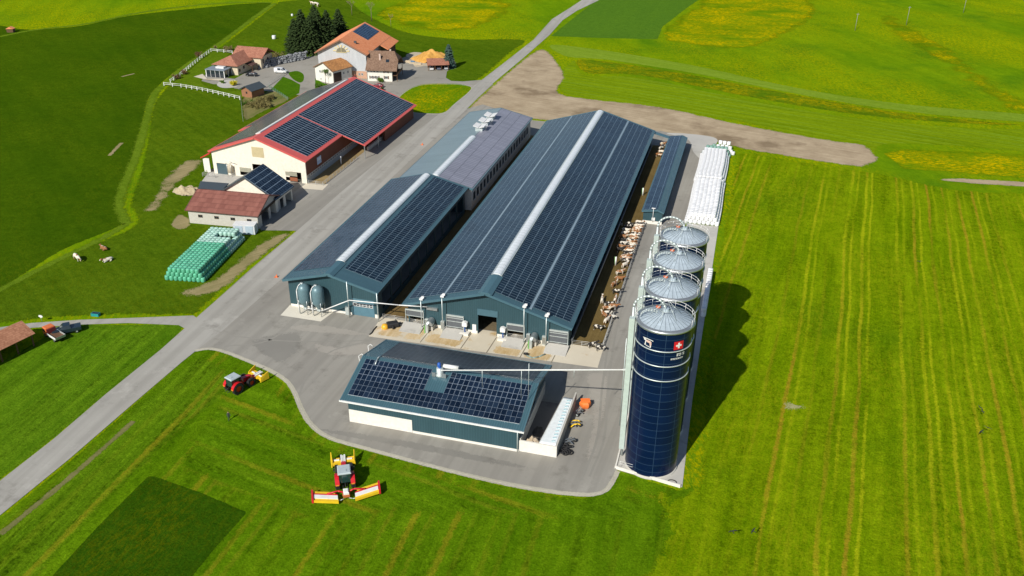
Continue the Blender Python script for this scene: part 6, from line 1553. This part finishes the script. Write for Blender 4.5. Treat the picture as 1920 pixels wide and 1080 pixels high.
# equipment by the bunker
p = G(1097, 763); T = thing('orange_tank', 'faceted bright orange tank standing on the yard right of the bunker', 'tank', (p.x, p.y, .07), .3)
ob_ = mat('bright_orange', (.80, .20, .04), .5)
mb = MB(); mb.lathe([(.9, 0), (1.15, .5), (1.15, 1.0), (.85, 1.35), (0, 1.5)], 6, smooth=False); mb.build('body', ob_, T)
mb = MB()
for k in range(-1, 2): mb.box(-.9, .9, k*.45-.06, k*.45+.06, 1.3, 1.62)
mb.build('ribs', ob_, T)
def implement(px, py, rz, label, yellow=False, seed=1, dark=False, s_=1.0):
    random.seed(seed); p = G(px, py); T = thing('implement', label, 'farm implement', (p.x, p.y, .07), rz)
    mb = MB(); mb.box(-.9*s_, .9*s_, -.08, .08, .5, .7); mb.box(-.08, .08, -.8*s_, .6, .45, .6); mb.box(-.6*s_, .6*s_, .3, .42, .8, .95); mb.build('frame', m_black if dark else m_galv, T)
    if yellow:
        for k in (-1, 1):
            mb = MB(); mb.path([(-.9*s_, k*.55, .2), (-.3, k*.6, .9), (.5, k*.55, 1.0), (1.0, k*.5, .7)], .13, 8); mb.build('yellow_arm', yel, T)
    for k in range(5):
        mb = MB(); x = -.8*s_+k*.4*s_; mb.path([(x, 0, .5), (x, -.3, .3), (x, -.1, .05)], .06, 6); mb.build('tine', m_black, T)
    for k in (-1, 1): wheel(T, k*.95*s_, -.1, .38, .2)
    return T
implement(1086, 777, 1.2, 'small dark implement next to the orange tank', seed=3)
implement(1078, 800, .3, 'yellow and black implement leaning by the bunker wall', True, 4)
implement(1068, 832, .8, 'grey wheeled implement standing below the yellow one', seed=5, s_=1.2)
for i in range(9):
    a = i*2.39; p = G(1062, 848); mb = MB(); r_ = .25+.1*(i % 3)
    rr_ = .5
    x, y_ = p.x+.9*sin(a)*(i/9)**.5, p.y+1.1*cos(a)*(i/9)**.5
    mb = MB(); n = 14
    for k in range(n):
        t0, t1 = 2*pi*k/n, 2*pi*(k+1)/n
        mb.tube((rr_*cos(t0), rr_*sin(t0), 0), (rr_*cos(t1), rr_*sin(t1), 0), .13, 6)
    o = mb.build('old_tyre', m_black, None, (x, y_, .2+.24*(i % 3))); o.rotation_euler = (random.uniform(-.3, .3), random.uniform(-.3, .3), 0)
    tag(o, 'one of the black tyres heaped at the foot of the bunker corner', 'tyre', 'heap of old tyres')
# slurry pump by the apron
p = G(722, 616); T = thing('slurry_pump', 'yellow and black pump machine on the apron left of the large barn', 'pump', (p.x, p.y, .1), .6)
mb = MB(); mb.lathe([(.75, 0), (.85, .35), (.6, .9), (0, 1.1)], 12); mb.build('casing', mat('pump_orange', (.78, .40, .03), .4), T)
mb = MB(); bevelled(mb, .5, 3.0, -.8, .9, .3, 1.2, .2); mb.build('engine', m_black, T)
mb = MB(); mb.box(.6, 3.3, -.5, .5, .1, .3); mb.tube((2.8, 0, .6), (4.2, .6, .3), .12, 8); mb.build('frame', m_black, T)
for k in (-1, 1): wheel(T, 1.6, k*.95, .4, .25)
mb = MB(); hs = [G(706, 612, .2), G(700, 619, .2), G(697, 624, .2), G(693, 627, .2)]; mb.path([tuple(q) for q in hs], .14, 8); tag(mb.build('drain_hose', m_black, None), 'black hose lying from the pump to the apron edge', 'hose')
T = thing('transfer_hose', 'grey green pipe with dark fitting lying on the apron near the right hood', 'pipe', (0, 0, 0))
hs = [G(987, 666, .2), G(998, 671, .2), G(1010, 669, .2), G(1022, 664, .2)]
mb = MB(); mb.path([tuple(q) for q in hs], .16, 8); mb.build('pipe', mat('hose_grey_green', (.22, .30, .28), .5), T)
mb = MB(); q = hs[0]; mb.tube((q.x-.6, q.y+.6, .1), (q.x+.2, q.y, .6), .3, 8); mb.build('fitting', m_black, T)
p = G(1224, 455)
# marker things
for (px, py, l) in ((519, 520, 'small orange marker on the road edge beside the narrow barn'), (792, 272, 'small orange marker on the road opposite the cream barn')):
    p = G(px, py); o = thing('road_marker', l, 'traffic cone', (p.x, p.y, .07), .3, 'orange markers on the road')
    mb = MB(); mb.lathe([(.3, .05), (.06, .75), (0, .76)], 10); mb.build('cone', mat('cone_orange', (.7, .16, .04), .5), o)
    mb = MB(); mb.box(-.55, .35, -.35, .35, 0, .06); mb.build('base', mat('cone_orange', (.7, .16, .04), .5), o)
p = G(180, 592); T = thing('water_trough', 'teal water trough beside the side road', 'trough', (p.x, p.y, .03), .1)
mb = MB(); mb.box(-.9, .9, -.45, .45, 0, .7); mb.build('tank', mat('teal_plastic', (.02, .28, .30), .4), T); mb = MB(); mb.box(-.8, .8, -.36, .36, .705, .72); mb.build('water_surface', m_glass, T)
p = G(79, 604); T = thing('road_sign', 'small white oval sign on a post by the tiled shed', 'sign', (p.x, p.y, 0))
mb = MB(); mb.tube((0, 0, 0), (0, 0, 1.3), .04, 6); mb.build('post', m_galv, T)
mb = MB(); mb.prism([(.55*cos(2*pi*i/16), 1.5+.3*sin(2*pi*i/16)) for i in range(16)], -.03, .03); mb.build('sign_plate', m_wpaint, T)
e0, dv, nv = SHED
q = e0+dv*13-nv*.5; T = thing('red_mower', 'small red machine half visible under the tiled shed', 'machine', (q.x, q.y, .05), .4)
mb = MB(); bevelled(mb, -.9, .9, -.5, .5, .3, .95, .15); mb.build('body', mred, T)
for k in (-1, 1): wheel(T, k*.7, -.4, .3, .2)
# posts with green tops in cow yard
for (px, py, l) in ((1154, 498, 'green and white post in the cow yard beside the shadow'), (1205, 367, 'green and white post in the cow yard near the long shed')):
    p = G(px, py); T = thing('yard_post', l, 'post', (p.x, p.y, .08), 0, 'green and white posts in the cow yard')
    mb = MB(); mb.tube((0, 0, 0), (0, 0, 2.4), .2, 8); mb.build('shaft', m_wpaint, T); mb = MB(); mb.tube((-.2, 0, .3), (-.2, 0, 2.4), .12, 8); mb.build('green_pipe', mat('green_guard', (.18, .42, .12), .5), T)
p = G(657, 292); T = thing('drinking_post', 'white drinking post in the straw yard of the cream barn', 'post', (-125.3, 252, .08)); mb = MB(); mb.tube((0, 0, 0), (0, 0, 2.6), .2, 8); mb.build('shaft', m_wpaint, T)
# cattle chute by cream barn
p = G(434, 330); T = thing('vat_stand', 'steel vat and pipe stand before the cream barn wall', 'vat', (p.x, p.y, .07))
mb = MB(); mb.lathe([(0, .9), (.9, 1.2), (.9, 3.2), (.3, 3.7), (0, 3.7)], 12); mb.build('tank', mat('beige_tank', (.46, .40, .30), .6), T)
mb = MB()
for k in range(4): a = pi/4+k*pi/2; mb.tube((cos(a), sin(a), 0), (cos(a), sin(a), 4.2), .06, 5)
mb.path([(-2, 0, 3.6), (0, 0, 4.6), (2.1, 0, 4.2)], .06, 5); mb.build('stand', m_galv, T)
rail_fence('ramp_fence', [(-157.5, 229.5), (-161.8, 229.5), (-161.8, 232)], 'steel railing by the small red roof of the cream barn')
heap('wood_chip_heap', 'big orange heap of wood chips behind the carport', 'wood chips', G(808, 113).x, G(808, 113).y+2, 10, 8, 4.3, soil('wood_chips', (.50, .24, .05), (.72, .42, .12), soft=False), ragged=.2)
heap('earth_heap', 'small earth and rubble heap left of the brown roofed shed', 'heap', G(352, 360).x, G(352, 360).y, 4.5, 3, 2.2, soil('rubble', (.30, .24, .15), (.5, .42, .28), soft=False), ragged=.4)
for k in range(3):
    p = G(765+k*9, 117+k*2); T = thing('timber_stack', ('pale timber stack nearest the brown roofed house', 'pale timber stack with a blue cover', 'pale timber stack nearest the carport')[k], 'timber', (p.x, p.y, .08), .2*k)
    mb = MB()
    for j in range(4): mb.box(-1.6, 1.6, -.8+j*.4, -.48+j*.4, 0, .6+.1*(j % 2))
    mb.build('planks', mat('pale_timber', (.56, .46, .32), .8), T)
    if k == 1: mb = MB(); mb.box(-.9, .9, -.6, .6, .72, .95); mb.build('tarpaulin', mat('blue_tarp', (.12, .25, .42), .5), T)

# ================================================================== FENCES / ROCK WALL
def white_fence(pts, label):
    P = [G(*p) for p in pts]
    return rail_fence('white_fence', [(p.x, p.y) for p in P], label, z0=.02, h=1.5, post=3.3, m=m_wpaint, r=.09, hps=(.7, 1.35))
white_fence([(308, 161), (340, 164), (380, 171), (420, 180), (450, 187)], 'white rail fence below the villa garden')
white_fence([(320, 155), (338, 143), (358, 126), (375, 112), (396, 97)], 'white rail fence along the left side of the villa garden')
white_fence([(396, 97), (420, 99), (436, 101)], 'short white fence behind the villa')
white_fence([(487, 106), (497, 110), (506, 114)], 'short white fence right of the villa')
rail_fence('mesh_fence', [(G(x, y).x, G(x, y).y) for x, y in ((452, 186), (456, 228))], 'thin wire fence going down from the white fence', r=.03, hps=(.5, 1.0, 1.5), h=1.6)
rail_fence('garden_fence', [(G(x, y).x, G(x, y).y) for x, y in ((496, 166), (531, 143), (537, 139))], 'pale mesh fence above the garden lawn', r=.035, hps=(.3, .6, .9, 1.2), h=1.3)
rail_fence('wire_fence', [(G(x, y).x, G(x, y).y) for x, y in ((505, 165), (525, 178), (540, 188))], 'green wire fence beside the garden lawn', r=.035, hps=(.3, .6, .9, 1.2), h=1.4, m=mat('green_wire', (.12, .25, .18), .6))
m_rock = mat('grey_rock', (.20, .21, .22), .9, 0, .5, 2, bump=.5)
random.seed(5)
T = thing('rock_wall', 'grey boulder retaining wall between the villa and the firs', 'rock wall', (0, 0, 0))
a = G(486, 130); b = G(570, 112); mbs = []
cnt = 0
for lay in range(4):
    mb = MB()
    for k in range(24):
        t_ = k/23; q = Vector(a).lerp(b, t_)+Vector((0, lay*.9+1.2*sin(t_*3), 0)); s_ = random.uniform(.55, .95)
        mb.blob((q.x+random.uniform(-.3, .3), q.y+random.uniform(-.3, .3), .4+lay*.8), s_*1.2, s_, s_*.8, 0, 7, 5, .18)
    mb.build('boulder_course', m_rock, T)

# ================================================================== TREES
def leaf_mat(name, c1, c2):
    t = NT(name); n = t.noise(t.pos(), .9, 3); n2 = t.noise(t.pos(), 6, 2)
    f = t.ramp(t.math('ADD', t.math('MULTIPLY', n, .5), t.math('MULTIPLY', n2, .5)), .35, .65)
    m = t.fin(t.mix(f, c1, c2), .9, 0, .1); return m
l_fir = leaf_mat('fir_needles', (.014, .030, .010), (.055, .085, .026)); l_blue = leaf_mat('blue_spruce', (.03, .06, .05), (.09, .15, .13))
l_bush = leaf_mat('bush_green', (.04, .10, .01), (.12, .2, .03)); l_yel = leaf_mat('bush_yellow', (.40, .34, .01), (.62, .55, .03)); l_dry = leaf_mat('dry_scrub', (.12, .10, .035), (.30, .26, .10)); l_red = leaf_mat('reddish_shrub', (.10, .06, .03), (.24, .14, .07))
m_bark = mat('bark', (.11, .08, .055), .95, 0, .3)
def leaf_cards(mb, c, r, n, sz, rnd=random, flat=.4):
    for _ in range(n):
        d = Vector((rnd.gauss(0, 1), rnd.gauss(0, 1), rnd.gauss(0, 1)))
        if d.length < .01: continue
        d.normalize(); p = Vector(c)+d*r*(rnd.random()**.4); a = Vector((rnd.gauss(0, 1), rnd.gauss(0, 1), rnd.gauss(0, flat))).normalized(); b = a.cross(Vector((rnd.gauss(0, 1), rnd.gauss(0, 1), rnd.gauss(0, 1)))).normalized(); s = sz*rnd.uniform(.6, 1.3)
        mb.face([p-a*s, p+b*s*.6, p+a*s, p-b*s*.6])
def conifer(px, py, h, r, label, m=l_fir, group=None, seed=0, lo=.06):
    rnd = random.Random(seed); p = G(px, py); T = thing('fir_tree', label, 'tree', (p.x, p.y, 0), rnd.random()*6, group)
    mb = MB(); mb.tube((0, 0, 0), (0, 0, h*.95), r*.075, 8, 0, .03); mb.build('trunk', m_bark, T)
    mb = MB(); z = h*lo; n = 0
    while z < h:
        t_ = z/h; R0 = r*(1-t_)**.62*rnd.uniform(.74, 1.08)+.15; nb = max(6, int(19*(1-t_)+6))
        for k in range(nb):
            a = 2*pi*(k+rnd.random())/nb; L_ = R0*rnd.uniform(.7, 1.12); ns = max(2, int(L_/.42))
            for j in range(ns):
                f = (j+.6)/ns; rad = L_*f; zz = z-rad*.32+.15*rad*f+rnd.uniform(-.15, .15)
                wdt = .42*(1-f*.45)+.12
                c = Vector((rad*cos(a), rad*sin(a), zz)); d = Vector((cos(a), sin(a), -.35)); s_ = Vector((-sin(a), cos(a), 0))
                tw = rnd.uniform(-.5, .5)
                mb.face([c-d*.25, c+s_*wdt*1.25+Vector((0, 0, -.18+tw*.2)), c+d*.6, c-s_*wdt*1.25+Vector((0, 0, -.18-tw*.2))])
                if rnd.random() < .5: mb.face([c-d*.15, c+d*.35+Vector((0, 0, .12)), c+d*.3+Vector((0, 0, -.4)), c-d*.1+Vector((0, 0, -.35))])
        z += .42
    mb.build('crown', m, T, merge=False); return T
FG = 'dark firs left of the farmhouse'
for i, (px, py, h, r, l) in enumerate(((556, 97, 15.5, 6.6, 'leftmost fir of the dark group left of the farmhouse'), (570, 98, 20, 7.6, 'tall fir second from the left in the dark group'), (585, 99, 17, 7.2, 'front fir in the middle of the dark group'), (600, 94, 18.5, 7.2, 'tall fir in the middle of the dark group'), (616, 91, 18, 6.8, 'fir second from the right in the dark group'), (638, 80, 16.5, 6.2, 'rightmost fir, standing behind the orange roof'), (594, 82, 18.5, 7, 'fir standing behind the middle of the dark group'))):
    conifer(px, py, h, r, l, l_fir, FG, i+1)
conifer(842, 127, 10.5, 3.2, 'blue green spruce standing right of the carport', l_blue, None, 20)
def bare_tree(px, py, h, label, seed=0, cat='tree', m=None, lean=0, leaves=0):
    rnd = random.Random(seed); p = G(px, py); T = thing('bare_tree', label, cat, (p.x, p.y, 0)); mb = MB(); tips = []
    def grow(a, d, L_, r, lv):
        b = a+d*L_; mb.tube(a, b, r, 5, 0, r*.65, caps=False)
        if lv == 0: tips.append(b); return
        for k in range(rnd.choice((3, 4))):
            nd = (d+Vector((rnd.gauss(0, .45), rnd.gauss(0, .45), rnd.gauss(.12, .2)))).normalized(); grow(a.lerp(b, rnd.uniform(.55, 1)), nd, L_*rnd.uniform(.6, .82), r*.55, lv-1)
    tk = MB(); tk.tube((0, 0, 0), (0, 0, h*.32), h*.02, 8, 0, h*.015); tk.build('trunk', m_bark, T)
    grow(Vector((0, 0, h*.3)), Vector((0, 0, 1)), h*.28, h*.014, 4); mb.build('crown', m or mat('twigs', (.26, .20, .13), .9), T, merge=False)
    if leaves:
        lb = MB()
        for q in tips: leaf_cards(lb, q, .5, leaves, .16, rnd)
        lb.build('foliage', l_bush, T, merge=False)
    return T
bare_tree(660, 29, 9, 'leftmost bare tree in the meadow above the farmhouse', 1)
bare_tree(697, 40, 11, 'tallest bare tree in the meadow above the farmhouse', 2)
bare_tree(733, 50, 7, 'small bare tree right of the tallest one', 3)
bare_tree(611, 158, 7, 'young leafy tree before the white annex', 4, leaves=5)
def bush(px, py, r, h, label, m, n=260, seed=0, sz=.22, cat='shrub', group=None):
    rnd = random.Random(seed); p = G(px, py); T = thing('shrub', label, cat, (p.x, p.y, .05), 0, group)
    mb = MB()
    for k in range(7): a = 2*pi*k/7; mb.tube((0, 0, 0), (r*.5*cos(a), r*.5*sin(a), h*.7), .04, 4, 0, .015)
    mb.build('stems', m_bark, T); mb = MB()
    for k in range(12):
        c = Vector((rnd.gauss(0, r*.42), rnd.gauss(0, r*.42), h*rnd.uniform(.3, .75))); leaf_cards(mb, c, min(r, h)*.45, n//12, sz, rnd)
    mb.build('foliage', m, T, merge=False); return T
bush(437, 161, 1.8, 2.0, 'bright yellow green rounded shrub on the gravel bed', l_yel, 700, 1)
bush(417, 156, 1.0, 1.1, 'small green shrub on the gravel bed', l_bush, 300, 2)
bush(714, 154, 1.6, 1.8, 'dark green shrub before the brown roofed house', l_bush, 500, 3)
bush(717, 170, .9, 1.5, 'small dark shrub beside the dark red car', l_fir, 300, 4)
bush(332, 148, 1.9, 2.2, 'reddish shrub by the white fence corner', l_red, 400, 5)
bush(347, 139, 1.7, 1.8, 'second reddish shrub along the left white fence', l_red, 350, 6)
bush(373, 108, 2.4, 2.6, 'brown shrub outside the upper left white fence', l_red, 450, 7)
bush(518, 112, 5.0, 3.2, 'wide dry shrub above the boulder wall', l_dry, 1100, 8, .3)
bush(430, 95, 6.0, 1.8, 'low dry hedge behind the villa', l_dry, 1000, 9, .3)
for i, (px, py) in enumerate(((487, 193), (497, 190), (507, 186), (478, 200), (490, 202), (500, 199))):
    bush(px, py, 2.7, 1.9, 'dry scrub bush on the bank, %s in the clump below the hut' % ('back left', 'back middle', 'back right', 'front left', 'front middle', 'front right')[i], l_dry, 900, 30+i, .22, group='dry scrub below the hut')
bush(461, 196, 2.4, 1.4, 'grey green scrub right below the hut', l_bush, 500, 40)
bush(598, 163, 1.6, 1.2, 'low bush on the grass before the white annex', l_bush, 300, 41)

# poles
for (px, py, h, l) in ((1603, 57, 9, 'leftmost utility pole in the far right meadow'), (1699, 47, 10, 'middle utility pole in the far right meadow'), (1806, 24, 9, 'rightmost utility pole near the top edge')):
    p = G(px, py); T = thing('utility_pole', l, 'pole', (p.x, p.y, 0), .2, 'thin poles in the far meadow')
    mb = MB(); mb.tube((0, 0, 0), (0, 0, h), .14, 7, 0, .09); mb.build('shaft', mat('weathered_pole', (.30, .28, .24), .9), T)
    mb = MB(); mb.box(-.8, .8, -.06, .06, h-.7, h-.55); mb.build('crossarm', mat('weathered_pole', (.30, .28, .24), .9), T)
p = G(21, 60); T = thing('field_shelter', 'tiny orange brown shelter at the far left edge of the fields', 'shelter', (p.x, p.y, 0), .3)
mb = MB(); mb.box(-1.6, 1.6, -1.2, 1.2, 0, 1.8); mb.build('wall', m_wood, T)
mb = MB(); mb.prism([(-1.9, 1.75), (1.9, 1.75), (0, 2.7)], -1.4, 1.4); mb.build('roof', m_orange_t, T)
# birds
def bird(px, py, z, rz, label, s_=1.0, bank=.2):
    p = G(px, py, z); mb = MB()
    mb.blob((0, 0, 0), .09, .26, .08, 0, 8, 6); mb.face([(-.05, -.2, 0), (.05, -.2, 0), (.12, -.5, .0), (-.12, -.5, .0)])
    for k in (-1, 1):
        mb.hexa([(k*.05, -.08, -.01), (k*.05, .12, -.01), (k*.45, .14, .12), (k*.45, -.06, .12), (k*.05, -.08, .02), (k*.05, .12, .02), (k*.45, .14, .14), (k*.45, -.06, .14)]); mb.hexa([(k*.45, -.06, .12), (k*.45, .14, .12), (k*.85, -.02, .05), (k*.85, -.12, .05), (k*.45, -.06, .14), (k*.45, .14, .14), (k*.85, -.02, .06), (k*.85, -.12, .06)])
    o = mb.build('bird', mat('black_feathers', (.02, .02, .025), .6), None, (p.x, p.y, z)); o.rotation_euler = (bank, 0, rz); o.scale = (s_,)*3
    tag(o, label, 'bird', 'dark birds flying low over the striped meadow')
for args in ((1374, 996, 3, .5, 'leftmost dark bird near the bottom of the striped meadow'), (1412, 995, 3, 1.2, 'dark bird near the bottom, right of the leftmost one'), (1838, 764, 2.5, 2.0, 'upper left bird of the cluster at the right edge'), (1842, 771, 2.5, 1.6, 'lower bird of the upper pair at the right edge'), (1840, 809, 2.5, .9, 'left bird of the lower pair at the right edge'), (1852, 802, 2.5, 2.6, 'right bird of the lower pair at the right edge'), (1724, 490, 3, .3, 'single dark bird above a yellow stripe in the middle')):
    bird(*args, s_=.9)

print('bales', nG, nW, 'objects', len(bpy.data.objects), 'polys', sum(len(o.data.polygons) for o in bpy.data.objects if o.type == 'MESH'))

for o in bpy.data.objects:
    l = o.get('label')
    if l and (len(l.replace('-', ' ').split()) > 16 or len(l.split()) < 4): print('LABEL', len(l.split()), l)
